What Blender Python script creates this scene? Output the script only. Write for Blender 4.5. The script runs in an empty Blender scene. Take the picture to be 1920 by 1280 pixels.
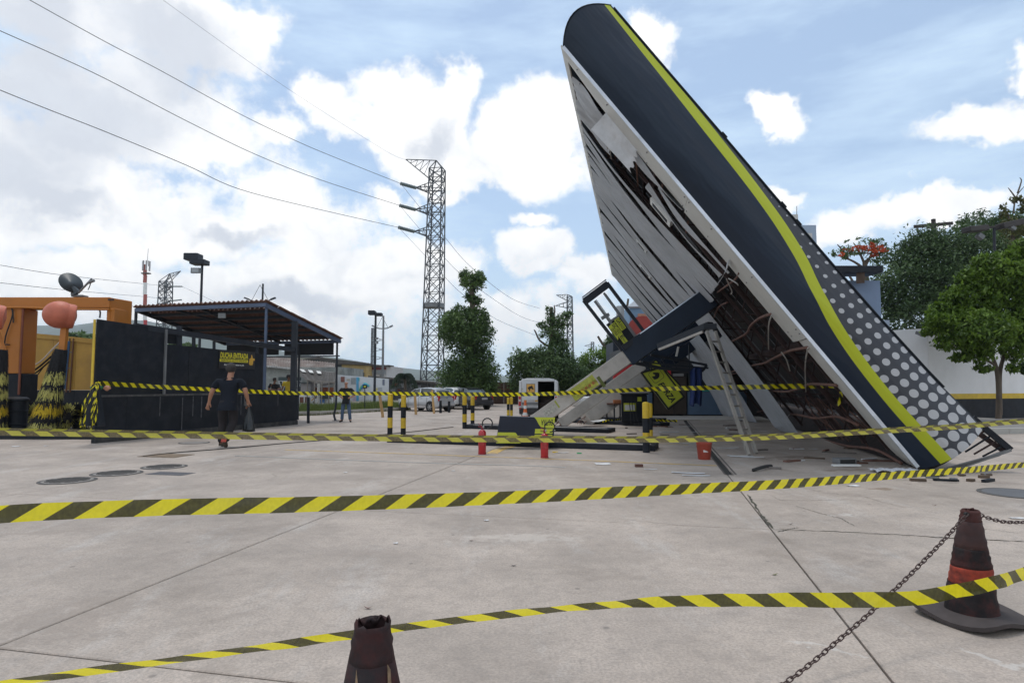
import bpy, math, random
import numpy as np
from mathutils import Vector, Matrix, Euler
random.seed(7)
rng = np.random.default_rng(7)
V = Vector
SC = bpy.context.scene
COL = SC.collection

# ---------------------------------------------------------------- camera, sky, sun, exposure
F_PX, HORIZON, CAM_H = 1190.0, 721.0, 1.5          # focal length and horizon row measured on the 1920 px wide photograph
PITCH = math.atan((HORIZON - 640.0) / F_PX)
cam_d = bpy.data.cameras.new('camera')
cam = bpy.data.objects.new('camera', cam_d)
COL.objects.link(cam)
cam_d.sensor_width = 36.0
cam_d.lens = F_PX / 1920.0 * 36.0
cam_d.clip_start, cam_d.clip_end = 0.05, 9000.0
cam.location = (0, 0, CAM_H)
cam.rotation_euler = (math.pi / 2 + PITCH, 0, 0)
SC.camera = cam

SUN_EL, SUN_AZ = math.radians(73), math.radians(-28)    # azimuth measured from +Y towards +X
SUN_DIR = V((math.cos(SUN_EL) * math.sin(SUN_AZ), math.cos(SUN_EL) * math.cos(SUN_AZ), math.sin(SUN_EL)))
sl = bpy.data.lights.new('sun', 'SUN')
sl.energy, sl.angle, sl.color = 1.5, math.radians(12), (1.0, 0.96, 0.9)
so = bpy.data.objects.new('sun', sl)
COL.objects.link(so)
so.rotation_euler = SUN_DIR.to_track_quat('Z', 'Y').to_euler()
SC.view_settings.view_transform = 'Standard'
SC.view_settings.look = 'None'
SC.view_settings.gamma = 1.0
SC.view_settings.use_curve_mapping = False
SC.view_settings.exposure = 0.0
SC.cycles.max_bounces = 6
SC.cycles.transparent_max_bounces = 12
SC.cycles.volume_bounces = 0
SC.cycles.sample_clamp_indirect = 6.0

# projection helpers: a pixel of the photograph -> a real place
def ray(u, v):
    cx, cz = (u - 960.0) / F_PX, (640.0 - v) / F_PX
    s, c = math.sin(PITCH), math.cos(PITCH)
    return V((cx, c - cz * s, s + cz * c))
CAM = V((0, 0, CAM_H))
def g(u, v, z=0.0):
    r = ray(u, v)
    return CAM + r * ((z - CAM_H) / r.z)
def at(u, v, Y):
    r = ray(u, v)
    return CAM + r * (Y / r.y)
def onplane(u, v, p, n):
    r = ray(u, v)
    return CAM + r * ((p - CAM).dot(n) / r.dot(n))

world = bpy.data.worlds.new('World')
SC.world = world
world.use_nodes = True
def build_world():
    nt = world.node_tree
    N, Lk = nt.nodes, nt.links
    N.clear()
    def nd(t, **k):
        n = N.new(t)
        for a, b in k.items():
            setattr(n, a, b)
        return n
    def val(sock, x):
        if hasattr(x, 'is_output') or isinstance(x, bpy.types.NodeSocket):
            Lk.new(x, sock)
        else:
            sock.default_value = x
    def math_(op, a, b=0.0, c=0.0, clamp=False):
        n = nd('ShaderNodeMath', operation=op, use_clamp=clamp)
        val(n.inputs[0], a); val(n.inputs[1], b); val(n.inputs[2], c)
        return n.outputs[0]
    def vm(op, a, b=(0, 0, 0)):
        n = nd('ShaderNodeVectorMath', operation=op)
        val(n.inputs[0], a); val(n.inputs[1], b)
        return n
    def noise(vec, scale, detail, rough=.55):
        n = nd('ShaderNodeTexNoise')
        Lk.new(vec, n.inputs['Vector'])
        n.inputs['Scale'].default_value = scale
        n.inputs['Detail'].default_value = detail
        n.inputs['Roughness'].default_value = rough
        return n
    def mixc(f, a, b):
        n = nd('ShaderNodeMix', data_type='RGBA')
        val(n.inputs[0], f); val(n.inputs[6], a); val(n.inputs[7], b)
        return n.outputs[2]
    tc = nd('ShaderNodeTexCoord')
    d = tc.outputs['Generated']
    sep = nd('ShaderNodeSeparateXYZ'); Lk.new(d, sep.inputs[0])
    z = math_('MAXIMUM', sep.outputs[2], 0.0)
    sky = nd('ShaderNodeTexSky', sky_type='NISHITA')
    sky.sun_disc = False
    sky.sun_elevation = SUN_EL
    sky.sun_rotation = SUN_AZ
    sky.altitude, sky.air_density, sky.dust_density, sky.ozone_density = 20, 1.0, 0.7, 2.0
    bg = nd('ShaderNodeBackground'); Lk.new(sky.outputs[0], bg.inputs[0]); bg.inputs[1].default_value = 0.15
    # lumpy distortion of the view direction
    n1 = noise(d, 7.0, 5.0, .6)
    off = vm('SUBTRACT', n1.outputs['Color'], (.5, .5, .5))
    sc = vm('SCALE', off.outputs[0]); sc.inputs['Scale'].default_value = .17
    dw = vm('ADD', d, sc.outputs[0]).outputs[0]
    # cumulus masses of this sky: direction (photo pixel), half width, half height in pixels, weight
    blobs = [(150, -40, 330, 150, 1), (430, 60, 110, 90, 1), (250, 190, 260, 130, 1), (60, 330, 220, 150, 1),
             (420, 265, 110, 60, .8), (520, 245, 80, 45, .6), (230, 400, 330, 110, 1), (520, 370, 110, 90, .8), (560, 430, 170, 60, .7),
             (590, 160, 60, 40, .6), (650, 215, 70, 50, .7), (770, 220, 150, 110, 1), (860, 170, 70, 70, .9), (800, 310, 130, 60, .9), (1010, 270, 130, 110, 1), (920, 320, 130, 50, .9),
             (640, 530, 260, 90, 1), (800, 500, 130, 80, .9), (985, 410, 60, 22, .7), (1005, 480, 80, 58, 1), (1110, 520, 60, 45, .7), (735, 400, 70, 25, .5),
             (250, 520, 350, 70, .8), (450, 600, 500, 60, .7), (1000, 600, 200, 60, .6),
             (1215, 70, 45, 50, .6), (1433, 208, 75, 42, .9), (1478, 360, 34, 24, .7), (1640, 405, 130, 45, .85), (1780, 400, 110, 40, .85),
             (1840, 240, 120, 50, .85), (1905, 210, 70, 60, .8), (1885, 130, 26, 34, .6), (1560, 430, 60, 40, .6), (1310, 430, 80, 60, .5)]
    greys = [(160, 190, 230, 110), (330, 90, 150, 90), (40, 330, 130, 90), (150, 250, 160, 80), (440, 435, 90, 26), (60, 60, 130, 120), (790, 250, 60, 50), (110, 380, 120, 50), (560, 560, 200, 30)]
    def ell(u, v, a, b, src):
        c = ray(u, v).normalized()
        m = nd('ShaderNodeMapping', vector_type='TEXTURE')
        Lk.new(src, m.inputs['Vector'])
        m.inputs['Location'].default_value = c
        m.inputs['Rotation'].default_value = (math.asin(c.z), 0, math.atan2(-c.x, c.y))
        k = F_PX / ray(u, v).length
        f = ray(u, v).length
        m.inputs['Scale'].default_value = (a / F_PX / f, .22, b / F_PX / f)
        return math_('SUBTRACT', 1.0, vm('LENGTH', m.outputs[0]).outputs['Value'])
    acc = None
    for (u, v, a, b, w) in blobs:
        e = math_('MULTIPLY', ell(u, v, a * 1.02, b * 1.02, dw), w)
        acc = e if acc is None else math_('SMOOTH_MAX', acc, e, .12)
    n2 = noise(d, 10.0, 11.0, .64)
    # the rest of the dome: the same kind of broken cumulus
    n3 = noise(dw, 2.6, 3.0, .5)
    front = nd('ShaderNodeMapRange'); val(front.inputs[0], vm('DOT_PRODUCT', d, (0, .96, .28)).outputs['Value'])
    front.inputs[1].default_value, front.inputs[2].default_value = .55, .80
    gen = math_('MULTIPLY', math_('SUBTRACT', n3.outputs[0], .47), 3.2)
    gen = math_('SUBTRACT', gen, math_('MULTIPLY', front.outputs[0], 1.5))
    dens = math_('MAXIMUM', acc, gen)
    dens = math_('ADD', dens, math_('MULTIPLY', math_('SUBTRACT', n2.outputs[0], .5), 1.25))
    mk = nd('ShaderNodeMapRange', interpolation_type='SMOOTHSTEP'); val(mk.inputs[0], dens)
    mk.inputs[1].default_value, mk.inputs[2].default_value = -.03, .38
    mask = mk.outputs[0]
    # thin veil and milky horizon
    n4 = noise(vm('MULTIPLY', d, (1.2, 1.2, 5.0)).outputs[0], 2.4, 6.0, .6)
    veil = math_('MULTIPLY', math_('SUBTRACT', n4.outputs[0], .42, clamp=True), 2.2, clamp=True)
    hz = math_('POWER', math_('SUBTRACT', 1.0, math_('MULTIPLY', z, 1.9, clamp=True)), 5.0)
    thin = math_('MAXIMUM', veil, math_('MULTIPLY', hz, .85))
    # cloud brightness
    ga = None
    for (u, v, a, b) in greys:
        e = ell(u, v, a * 1.3, b * 1.3, dw)
        ga = e if ga is None else math_('SMOOTH_MAX', ga, e, .2)
    n5 = noise(dw, 5.0, 6.0, .6)
    ge = math_('MULTIPLY', math_('SUBTRACT', n5.outputs[0], .52), 2.6, clamp=True)
    grey = math_('MAXIMUM', math_('MULTIPLY', math_('MAXIMUM', ga, 0.0), 1.25), math_('MULTIPLY', ge, math_('SUBTRACT', 1.15, front.outputs[0])))
    grey = math_('ADD', grey, math_('MULTIPLY', math_('SUBTRACT', n5.outputs[0], .5), .9), clamp=True)
    gk = nd('ShaderNodeMapRange', interpolation_type='SMOOTHSTEP'); val(gk.inputs[0], grey)
    gk.inputs[1].default_value, gk.inputs[2].default_value = .05, .95
    ccol = mixc(gk.outputs[0], (1.0, .995, .985, 1), (.60, .635, .70, 1))
    n6 = noise(dw, 13.0, 8.0, .66)
    ccol = mixc(math_('MULTIPLY', math_('SUBTRACT', n6.outputs[0], .45), 2.6, clamp=True), ccol, (.66, .70, .76, 1))
    bc = nd('ShaderNodeBackground'); val(bc.inputs[0], ccol); bc.inputs[1].default_value = 1.26
    bv = nd('ShaderNodeBackground'); bv.inputs[0].default_value = (.66, .83, 1.0, 1); bv.inputs[1].default_value = 1.16
    m1 = nd('ShaderNodeMixShader'); val(m1.inputs[0], math_('ADD', math_('MULTIPLY', thin, .85), .34, clamp=True)); Lk.new(bg.outputs[0], m1.inputs[1]); Lk.new(bv.outputs[0], m1.inputs[2])
    m2 = nd('ShaderNodeMixShader'); val(m2.inputs[0], mask); Lk.new(m1.outputs[0], m2.inputs[1]); Lk.new(bc.outputs[0], m2.inputs[2])
    out = nd('ShaderNodeOutputWorld'); Lk.new(m2.outputs[0], out.inputs[0])
build_world()
world.cycles.sampling_method = 'MANUAL'
world.cycles.sample_map_resolution = 512

# ---------------------------------------------------------------- materials
MATS = {}
def M(name, col, rough=.6, metal=0.0, var=.18, scale=2.0, bump=0.0, bscale=60.0, dirt=None, dirt_amt=.5, dscale=1.3, coord='Object', spec=.5, alpha=None, trans=0.0, coat=0.0, stretch=(1, 1, 1), rand=0.0):
    if name in MATS:
        return MATS[name]
    m = bpy.data.materials.new(name)
    m.use_nodes = True
    nt = m.node_tree
    N, Lk = nt.nodes, nt.links
    b = N['Principled BSDF']
    b.inputs['Roughness'].default_value = rough
    b.inputs['Metallic'].default_value = metal
    b.inputs['Specular IOR Level'].default_value = spec
    b.inputs['Coat Weight'].default_value = coat
    b.inputs['Transmission Weight'].default_value = trans
    if alpha is not None:
        b.inputs['Alpha'].default_value = alpha
    if coord == 'World':
        src = N.new('ShaderNodeNewGeometry').outputs['Position']
    else:
        src = N.new('ShaderNodeTexCoord').outputs['Object']
    mp = N.new('ShaderNodeMapping'); mp.inputs['Scale'].default_value = stretch
    Lk.new(src, mp.inputs[0]); src = mp.outputs[0]
    def noise(s, det=5, r=.6):
        n = N.new('ShaderNodeTexNoise'); Lk.new(src, n.inputs['Vector'])
        n.inputs['Scale'].default_value, n.inputs['Detail'].default_value, n.inputs['Roughness'].default_value = s, det, r
        return n.outputs[0]
    c4 = (*col, 1)
    lo = tuple(x * (1 - var) for x in col) + (1,)
    hi = tuple(min(1, x * (1 + var)) for x in col) + (1,)
    r1 = N.new('ShaderNodeValToRGB'); Lk.new(noise(scale), r1.inputs[0])
    r1.color_ramp.elements[0].position, r1.color_ramp.elements[1].position = .3, .7
    r1.color_ramp.elements[0].color, r1.color_ramp.elements[1].color = lo, hi
    cur = r1.outputs[0]
    if dirt is not None:
        r2 = N.new('ShaderNodeValToRGB'); Lk.new(noise(dscale, 8, .68), r2.inputs[0])
        r2.color_ramp.elements[0].position, r2.color_ramp.elements[1].position = .45, .70
        r2.color_ramp.elements[0].color = (0, 0, 0, 1); r2.color_ramp.elements[1].color = (dirt_amt, dirt_amt, dirt_amt, 1)
        mx = N.new('ShaderNodeMix'); mx.data_type = 'RGBA'
        Lk.new(r2.outputs[0], mx.inputs[0]); Lk.new(cur, mx.inputs[6]); mx.inputs[7].default_value = (*dirt, 1)
        cur = mx.outputs[2]
    if rand:
        oi = N.new('ShaderNodeObjectInfo')
        hs = N.new('ShaderNodeHueSaturation')
        mr = N.new('ShaderNodeMapRange'); Lk.new(oi.outputs['Random'], mr.inputs[0])
        mr.inputs[3].default_value, mr.inputs[4].default_value = 1 - rand, 1 + rand
        Lk.new(mr.outputs[0], hs.inputs['Value']); Lk.new(cur, hs.inputs['Color']); cur = hs.outputs[0]
    Lk.new(cur, b.inputs['Base Color'])
    if bump:
        bp = N.new('ShaderNodeBump'); bp.inputs['Strength'].default_value = bump; bp.inputs['Distance'].default_value = .02
        Lk.new(noise(bscale, 4), bp.inputs['Height']); Lk.new(bp.outputs[0], b.inputs['Normal'])
    MATS[name] = m
    return m

# ---------------------------------------------------------------- mesh builder and scene tree
XF = {}
def T(name, label, cat, loc=(0, 0, 0), group=None, rotz=0.0, kind=None):
    o = bpy.data.objects.new(name, None)
    COL.objects.link(o)
    o.empty_display_size = .2
    o.location = loc
    o.rotation_euler = (0, 0, rotz)
    o['label'] = label
    o['category'] = cat
    if group: o['group'] = group
    if kind: o['kind'] = kind
    XF[o] = Matrix.Translation(V(loc)) @ Matrix.Rotation(rotz, 4, 'Z')
    return o
def tag(o, label=None, cat=None, group=None, kind=None):
    if label: o['label'] = label
    if cat: o['category'] = cat
    if group: o['group'] = group
    if kind: o['kind'] = kind
    return o
def link(name, me, parent):
    o = bpy.data.objects.new(name, me)
    COL.objects.link(o)
    if parent is not None:
        o.parent = parent
        XF[o] = XF[parent]
    else:
        XF[o] = Matrix.Identity(4)
    return o
def copy_tree(o, parent=None, mat=None):
    c = o.copy()
    COL.objects.link(c)
    if parent is not None: c.parent = parent
    if mat is not None:
        c.matrix_world = mat
    XF[c] = mat if mat is not None else XF.get(parent, Matrix.Identity(4))
    for ch in o.children:
        copy_tree(ch, c)
    return c

class MB:
    def __init__(s):
        s.v, s.f, s.m, s.uv, s.mi = [], [], [], {}, 0
    def add(s, vs, fs, uvs=None):
        b = len(s.v)
        s.v += [V(x) for x in vs]
        for i, f in enumerate(fs):
            if uvs is not None: s.uv[len(s.f)] = uvs[i]
            s.f.append([b + k for k in f]); s.m.append(s.mi)
        return s
    def obox(s, o, a, b, c):
        o, a, b, c = V(o), V(a), V(b), V(c)
        vs = [o, o + a, o + a + b, o + b, o + c, o + a + c, o + a + b + c, o + b + c]
        if a.cross(b).dot(c) < 0:
            fs = [(0, 1, 2, 3), (7, 6, 5, 4), (4, 5, 1, 0), (5, 6, 2, 1), (6, 7, 3, 2), (7, 4, 0, 3)]
        else:
            fs = [(3, 2, 1, 0), (4, 5, 6, 7), (0, 1, 5, 4), (1, 2, 6, 5), (2, 3, 7, 6), (3, 0, 4, 7)]
        return s.add(vs, fs)
    def box(s, c, sz, rz=0.0):
        c = V(c); R = Matrix.Rotation(rz, 3, 'Z')
        ex, ey, ez = R @ V((sz[0], 0, 0)), R @ V((0, sz[1], 0)), V((0, 0, sz[2]))
        return s.obox(c - (ex + ey + ez) / 2, ex, ey, ez)
    def bar(s, p, q, w, h=None, up=(0, 0, 1)):
        p, q = V(p), V(q); d = q - p; h = h or w
        u = V(up)
        if abs(d.normalized().dot(u)) > .98: u = V((0, 1, 0))
        x = d.cross(u).normalized() * w; y = x.cross(d).normalized() * h
        return s.obox(p - (x + y) / 2, x, y, d)
    def tube(s, pts, r, n=6, cap=True, rs=None):
        pts = [V(p) for p in pts]
        b = len(s.v); L = len(pts)
        prev = None
        for i, p in enumerate(pts):
            d = (pts[min(i + 1, L - 1)] - pts[max(i - 1, 0)]).normalized()
            if prev is None:
                a = d.cross(V((0, 0, 1)) if abs(d.z) < .95 else V((1, 0, 0))).normalized()
            else:
                a = (prev - d * prev.dot(d)).normalized()
            prev = a; c = d.cross(a)
            rr = rs[i] if rs else r
            for k in range(n):
                t = 2 * math.pi * k / n
                s.v.append(p + (a * math.cos(t) + c * math.sin(t)) * rr)
        for i in range(L - 1):
            for k in range(n):
                k2 = (k + 1) % n
                s.f.append([b + i * n + k, b + i * n + k2, b + (i + 1) * n + k2, b + (i + 1) * n + k]); s.m.append(s.mi)
        if cap:
            s.f.append([b + k for k in reversed(range(n))]); s.m.append(s.mi)
            s.f.append([b + (L - 1) * n + k for k in range(n)]); s.m.append(s.mi)
        return s
    def cyl(s, p, q, r, r2=None, n=14):
        return s.tube([p, q], r, n, True, [r, r if r2 is None else r2])
    def lathe(s, prof, o=(0, 0, 0), n=20, ax=None):
        o = V(o); b = len(s.v)
        ez = V(ax).normalized() if ax is not None else V((0, 0, 1))
        ex = (ez.cross(V((0, 1, 0))) if abs(ez.y) < .9 else ez.cross(V((1, 0, 0)))).normalized(); ey = ez.cross(ex)
        for (r, z) in prof:
            for k in range(n):
                t = 2 * math.pi * k / n
                s.v.append(o + ex * (r * math.cos(t)) + ey * (r * math.sin(t)) + ez * z)
        for i in range(len(prof) - 1):
            for k in range(n):
                k2 = (k + 1) % n
                s.f.append([b + i * n + k, b + i * n + k2, b + (i + 1) * n + k2, b + (i + 1) * n + k]); s.m.append(s.mi)
        if prof[0][0] > 1e-5: s.f.append([b + k for k in reversed(range(n))]); s.m.append(s.mi)
        if prof[-1][0] > 1e-5: s.f.append([b + (len(prof) - 1) * n + k for k in range(n)]); s.m.append(s.mi)
        return s
    def prism(s, poly, o, ex, ey, ez):
        o, ex, ey, ez = V(o), V(ex), V(ey), V(ez); n = len(poly)
        a = [o + ex * x + ey * y for x, y in poly]
        fs = [list(range(n))[::-1], list(range(n, 2 * n))] + [[i, (i + 1) % n, n + (i + 1) % n, n + i] for i in range(n)]
        return s.add(a + [p + ez for p in a], fs)
    def grid(s, fn, nu, nv, uvfn=None):
        b = len(s.v)
        for j in range(nv + 1):
            for i in range(nu + 1):
                s.v.append(V(fn(i / nu, j / nv)))
        for j in range(nv):
            for i in range(nu):
                q = [(i, j), (i + 1, j), (i + 1, j + 1), (i, j + 1)]
                if uvfn: s.uv[len(s.f)] = [uvfn(x / nu, y / nv) for x, y in q]
                s.f.append([b + y * (nu + 1) + x for x, y in q]); s.m.append(s.mi)
        return s
    def ball(s, c, r, nu=14, nv=9):
        c = V(c); rx, ry, rz = (r, r, r) if isinstance(r, (int, float)) else r
        prof = []
        b = len(s.v)
        for j in range(nv + 1):
            t = math.pi * j / nv
            for k in range(nu):
                p = 2 * math.pi * k / nu
                s.v.append(c + V((rx * math.sin(t) * math.cos(p), ry * math.sin(t) * math.sin(p), -rz * math.cos(t))))
        for j in range(nv):
            for k in range(nu):
                k2 = (k + 1) % nu
                s.f.append([b + j * nu + k, b + j * nu + k2, b + (j + 1) * nu + k2, b + (j + 1) * nu + k]); s.m.append(s.mi)
        return s
    def to(s, name, mats, parent=None, smooth=False, local=False, bevel=0.0, solid=0.0):
        me = bpy.data.meshes.new(name)
        vs = s.v
        if parent is not None and not local:
            inv = XF[parent].inverted()
            vs = [inv @ p for p in vs]
        me.from_pydata([tuple(p) for p in vs], [], s.f)
        if not isinstance(mats, (list, tuple)): mats = [mats]
        for m in mats: me.materials.append(m)
        if len(mats) > 1: me.polygons.foreach_set('material_index', s.m)
        if s.uv:
            uvl = me.uv_layers.new(name='UVMap')
            for pi, uvs in s.uv.items():
                p = me.polygons[pi]
                for k, li in enumerate(p.loop_indices):
                    uvl.data[li].uv = uvs[k]
        if smooth: me.polygons.foreach_set('use_smooth', [True] * len(me.polygons))
        me.update()
        o = link(name, me, parent)
        if smooth == 'angle':
            try: me.set_sharp_from_angle(angle=math.radians(40))
            except Exception: pass
        if bevel:
            md = o.modifiers.new('bevel', 'BEVEL'); md.width = bevel; md.segments = 2; md.limit_method = 'ANGLE'
        if solid:
            md = o.modifiers.new('solid', 'SOLIDIFY'); md.thickness = solid; md.offset = 0
        return o

def text(s, mat, parent, o, ex, ey, w=None, h=None, shear=0.0, bold=0.0, name='lettering', squash=True):
    """flat letters: o = lower left corner, ex = reading direction, ey = up; fitted to width w and height h"""
    cu = bpy.data.curves.new('t', 'FONT'); cu.body = s; cu.shear = shear; cu.offset = bold; cu.size = 1.0; cu.resolution_u = 3
    to = bpy.data.objects.new('t', cu); COL.objects.link(to)
    dg = bpy.context.evaluated_depsgraph_get()
    me = bpy.data.meshes.new_from_object(to.evaluated_get(dg))
    bpy.data.objects.remove(to); bpy.data.curves.remove(cu)
    co = np.empty(len(me.vertices) * 3); me.vertices.foreach_get('co', co); co = co.reshape(-1, 3)
    mn, mx = co.min(0), co.max(0)
    sx = w / (mx[0] - mn[0]) if w else None; sy = h / (mx[1] - mn[1]) if h else None
    sx = sx or sy; sy = sy or sx
    ex, ey, o = V(ex).normalized(), V(ey).normalized(), V(o)
    inv = XF[parent].inverted()
    for i, vtx in enumerate(me.vertices):
        vtx.co = inv @ (o + ex * ((co[i, 0] - mn[0]) * sx) + ey * ((co[i, 1] - mn[1]) * sy))
    me.materials.clear(); me.materials.append(mat)
    me.name = name
    return link(name, me, parent)

def dir2(ang):
    return V((math.sin(ang), math.cos(ang), 0))
GRID = math.radians(12.74)                     # the forecourt's slab direction, right of straight ahead
W = dir2(GRID); LH = V((W.y, -W.x, 0)); UP = V((0, 0, 1))
def wl(w, l, z=0.0):
    return W * w + LH * l + UP * z
# ---------------------------------------------------------------- common materials
def ground_mat():
    m = M('forecourt_concrete', (.462, .388, .330), .82, var=.20, scale=.8, bump=.35, bscale=38, dirt=(.24, .205, .175), dirt_amt=.7, dscale=.5, coord='World', spec=.3, rand=.035)
    nt = m.node_tree; N, Lk = nt.nodes, nt.links
    b = N['Principled BSDF']
    cur = b.inputs['Base Color'].links[0].from_socket
    pos = N.new('ShaderNodeNewGeometry').outputs['Position']
    def noise(s, det, r, vec=None):
        n = N.new('ShaderNodeTexNoise'); Lk.new(vec or pos, n.inputs['Vector'])
        n.inputs['Scale'].default_value, n.inputs['Detail'].default_value, n.inputs['Roughness'].default_value = s, det, r
        return n
    def ramp(src, p0, p1, a, bb):
        r = N.new('ShaderNodeValToRGB'); Lk.new(src, r.inputs[0])
        r.color_ramp.elements[0].position, r.color_ramp.elements[1].position = p0, p1
        r.color_ramp.elements[0].color, r.color_ramp.elements[1].color = (a, a, a, 1), (bb, bb, bb, 1)
        return r.outputs[0]
    def mix(f, a, c, mode='MIX'):
        n = N.new('ShaderNodeMix'); n.data_type = 'RGBA'; n.blend_type = mode
        Lk.new(f, n.inputs[0]); Lk.new(a, n.inputs[6])
        if isinstance(c, tuple): n.inputs[7].default_value = (*c, 1)
        else: Lk.new(c, n.inputs[7])
        return n.outputs[2]
    # pale scuffs dragged along the driving direction
    mp = N.new('ShaderNodeMapping'); Lk.new(pos, mp.inputs[0]); mp.inputs['Rotation'].default_value = (0, 0, GRID); mp.inputs['Scale'].default_value = (1.0, .28, 1)
    cur = mix(ramp(noise(1.6, 8, .7, mp.outputs[0]).outputs[0], .54, .70, 0, .42), cur, (.62, .59, .56))
    # small dark spots (old gum, oil drips)
    vo = N.new('ShaderNodeTexVoronoi'); Lk.new(pos, vo.inputs['Vector']); vo.inputs['Scale'].default_value = 2.3
    cur = mix(ramp(vo.outputs['Distance'], .035, .06, .55, 0), cur, (.09, .08, .075))
    # fine grain
    cur = mix(ramp(noise(55, 4, .75).outputs[0], .36, .60, .55, 0), cur, (.20, .18, .16))
    cur = mix(ramp(noise(9, 6, .75).outputs[0], .36, .52, .38, 0), cur, (.24, .21, .185))
    # hairline cracks
    nd = noise(1.1, 5, .6)
    ad = N.new('ShaderNodeVectorMath'); ad.operation = 'MULTIPLY_ADD'; Lk.new(nd.outputs['Color'], ad.inputs[0]); ad.inputs[1].default_value = (1.1, 1.1, 0); Lk.new(pos, ad.inputs[2])
    vc = N.new('ShaderNodeTexVoronoi'); vc.feature = 'DISTANCE_TO_EDGE'; Lk.new(ad.outputs[0], vc.inputs['Vector']); vc.inputs['Scale'].default_value = .17
    ck = ramp(vc.outputs['Distance'], .0012, .0035, .75, 0)
    br = ramp(noise(.35, 2, .5).outputs[0], .60, .64, 0, .6)
    mm = N.new('ShaderNodeMath'); mm.operation = 'MULTIPLY'; Lk.new(ck, mm.inputs[0]); Lk.new(br, mm.inputs[1])
    cur = mix(mm.outputs[0], cur, (.10, .09, .08))
    # spilled oil and rust stains around the pumps
    cur = mix(ramp(noise(.55, 9, .72).outputs[0], .54, .72, 0, .65), cur, (.20, .165, .135))
    # single stains and toned patches; the broadest paints the canopy's shade into the concrete
    for (u_, v_, rx, ry, rot, col_, amt) in ((120, 1160, 1.7, 1.3, .3, (.27, .225, .19), .5), (60, 1000, 2.0, .8, .2, (.28, .235, .20), .45), (430, 1240, .9, .4, .2, (.30, .25, .21), .4), (700, 1040, 1.6, .5, -.3, (.31, .26, .22), .4), (1000, 1010, 2.4, .8, .1, (.56, .50, .44), .5), (1640, 915, 1.0, .45, .2, (.20, .145, .10), .75), (1600, 880, 2.2, .7, .1, (.22, .17, .135), .7), (1480, 858, 2.6, 1.2, .2, (.17, .135, .11), .75), (1560, 960, .9, .5, .1, (.58, .55, .51), .5), (1840, 1225, 1.1, .10, -.55, (.62, .60, .57), .4), (1560, 1210, .55, .08, -.35, (.62, .60, .57), .4), (1420, 818, 8, 6, .1, (.21, .18, .155), .85), (300, 812, 5, 1.2, .2, (.16, .15, .145), .6), (1000, 838, 3.4, .7, -.2, (.20, .175, .155), .6), (1745, 905, 1.7, .3, .0, (.10, .085, .075), .7)):  # first two mix grime with the lens's corner darkening painted in
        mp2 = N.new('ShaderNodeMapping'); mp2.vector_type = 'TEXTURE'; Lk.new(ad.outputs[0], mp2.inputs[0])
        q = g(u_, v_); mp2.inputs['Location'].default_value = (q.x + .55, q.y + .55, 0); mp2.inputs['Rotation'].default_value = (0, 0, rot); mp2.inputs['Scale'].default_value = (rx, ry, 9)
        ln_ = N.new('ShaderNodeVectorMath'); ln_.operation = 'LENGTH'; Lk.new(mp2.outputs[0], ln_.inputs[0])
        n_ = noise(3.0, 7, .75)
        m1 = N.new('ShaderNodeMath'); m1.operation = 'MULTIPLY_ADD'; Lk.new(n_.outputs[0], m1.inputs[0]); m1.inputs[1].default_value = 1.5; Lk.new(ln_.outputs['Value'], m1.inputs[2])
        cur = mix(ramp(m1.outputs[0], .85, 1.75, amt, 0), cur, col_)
    Lk.new(cur, b.inputs['Base Color'])
    return m
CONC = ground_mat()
JOINT = M('joint_filler', (.045, .042, .038), .9)
NAVY = M('navy_paint', (.015, .024, .042), .5, var=.15, bump=.05, spec=.25)
DARKSTEEL = M('dark_steel', (.022, .026, .034), .5, var=.2, spec=.3)
BLACKP = M('black_paint', (.010, .013, .019), .6, var=.3, dirt=(.05, .05, .055), dirt_amt=.3, dscale=3, spec=.25)
LIME = M('lime_paint', (.50, .54, .035), .45, var=.06)
WHITEP = M('white_paint', (.72, .72, .70), .5, var=.06)
TRIM = M('cream_trim', (.56, .555, .52), .45, var=.07, dirt=(.36, .34, .3), dirt_amt=.4, dscale=2)
LINING = M('lining_metal', (.41, .425, .45), .45, var=.08, dirt=(.24, .245, .25), dirt_amt=.5, dscale=1.1, stretch=(1, .3, .3))
REDSTEEL = M('red_oxide_steel', (.042, .020, .018), .75, var=.3, dirt=(.05, .03, .025), dirt_amt=.6, dscale=4)
RUST = M('rusty_rod', (.15, .075, .055), .8, var=.35, scale=6)
CONCOL = M('column_concrete', (.47, .44, .40), .85, var=.12, bump=.3, dirt=(.27, .24, .21), dirt_amt=.6, dscale=2.2)
YEL = M('yellow_paint', (.62, .42, .02), .5, var=.12, dirt=(.25, .17, .04), dirt_amt=.4, dscale=6)
ROADYEL = M('road_yellow', (.56, .36, .09), .8, var=.2, scale=6, dirt=(.36, .31, .27), dirt_amt=.9, dscale=3.5, coord='World')
STEEL = M('galvanised_steel', (.42, .42, .42), .45, metal=.5, var=.15)
GREY = M('grey_metal', (.16, .165, .17), .5, var=.2)
RUBBER = M('rubber', (.02, .02, .021), .8, var=.2)
GLASS = M('car_glass', (.03, .045, .05), .08, var=.05, spec=.8)
PAPER = M('paper', (.62, .62, .62), .8, var=.12)
BLACKTX = M('black_print', (.012, .012, .012), .6, var=.02)

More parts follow.
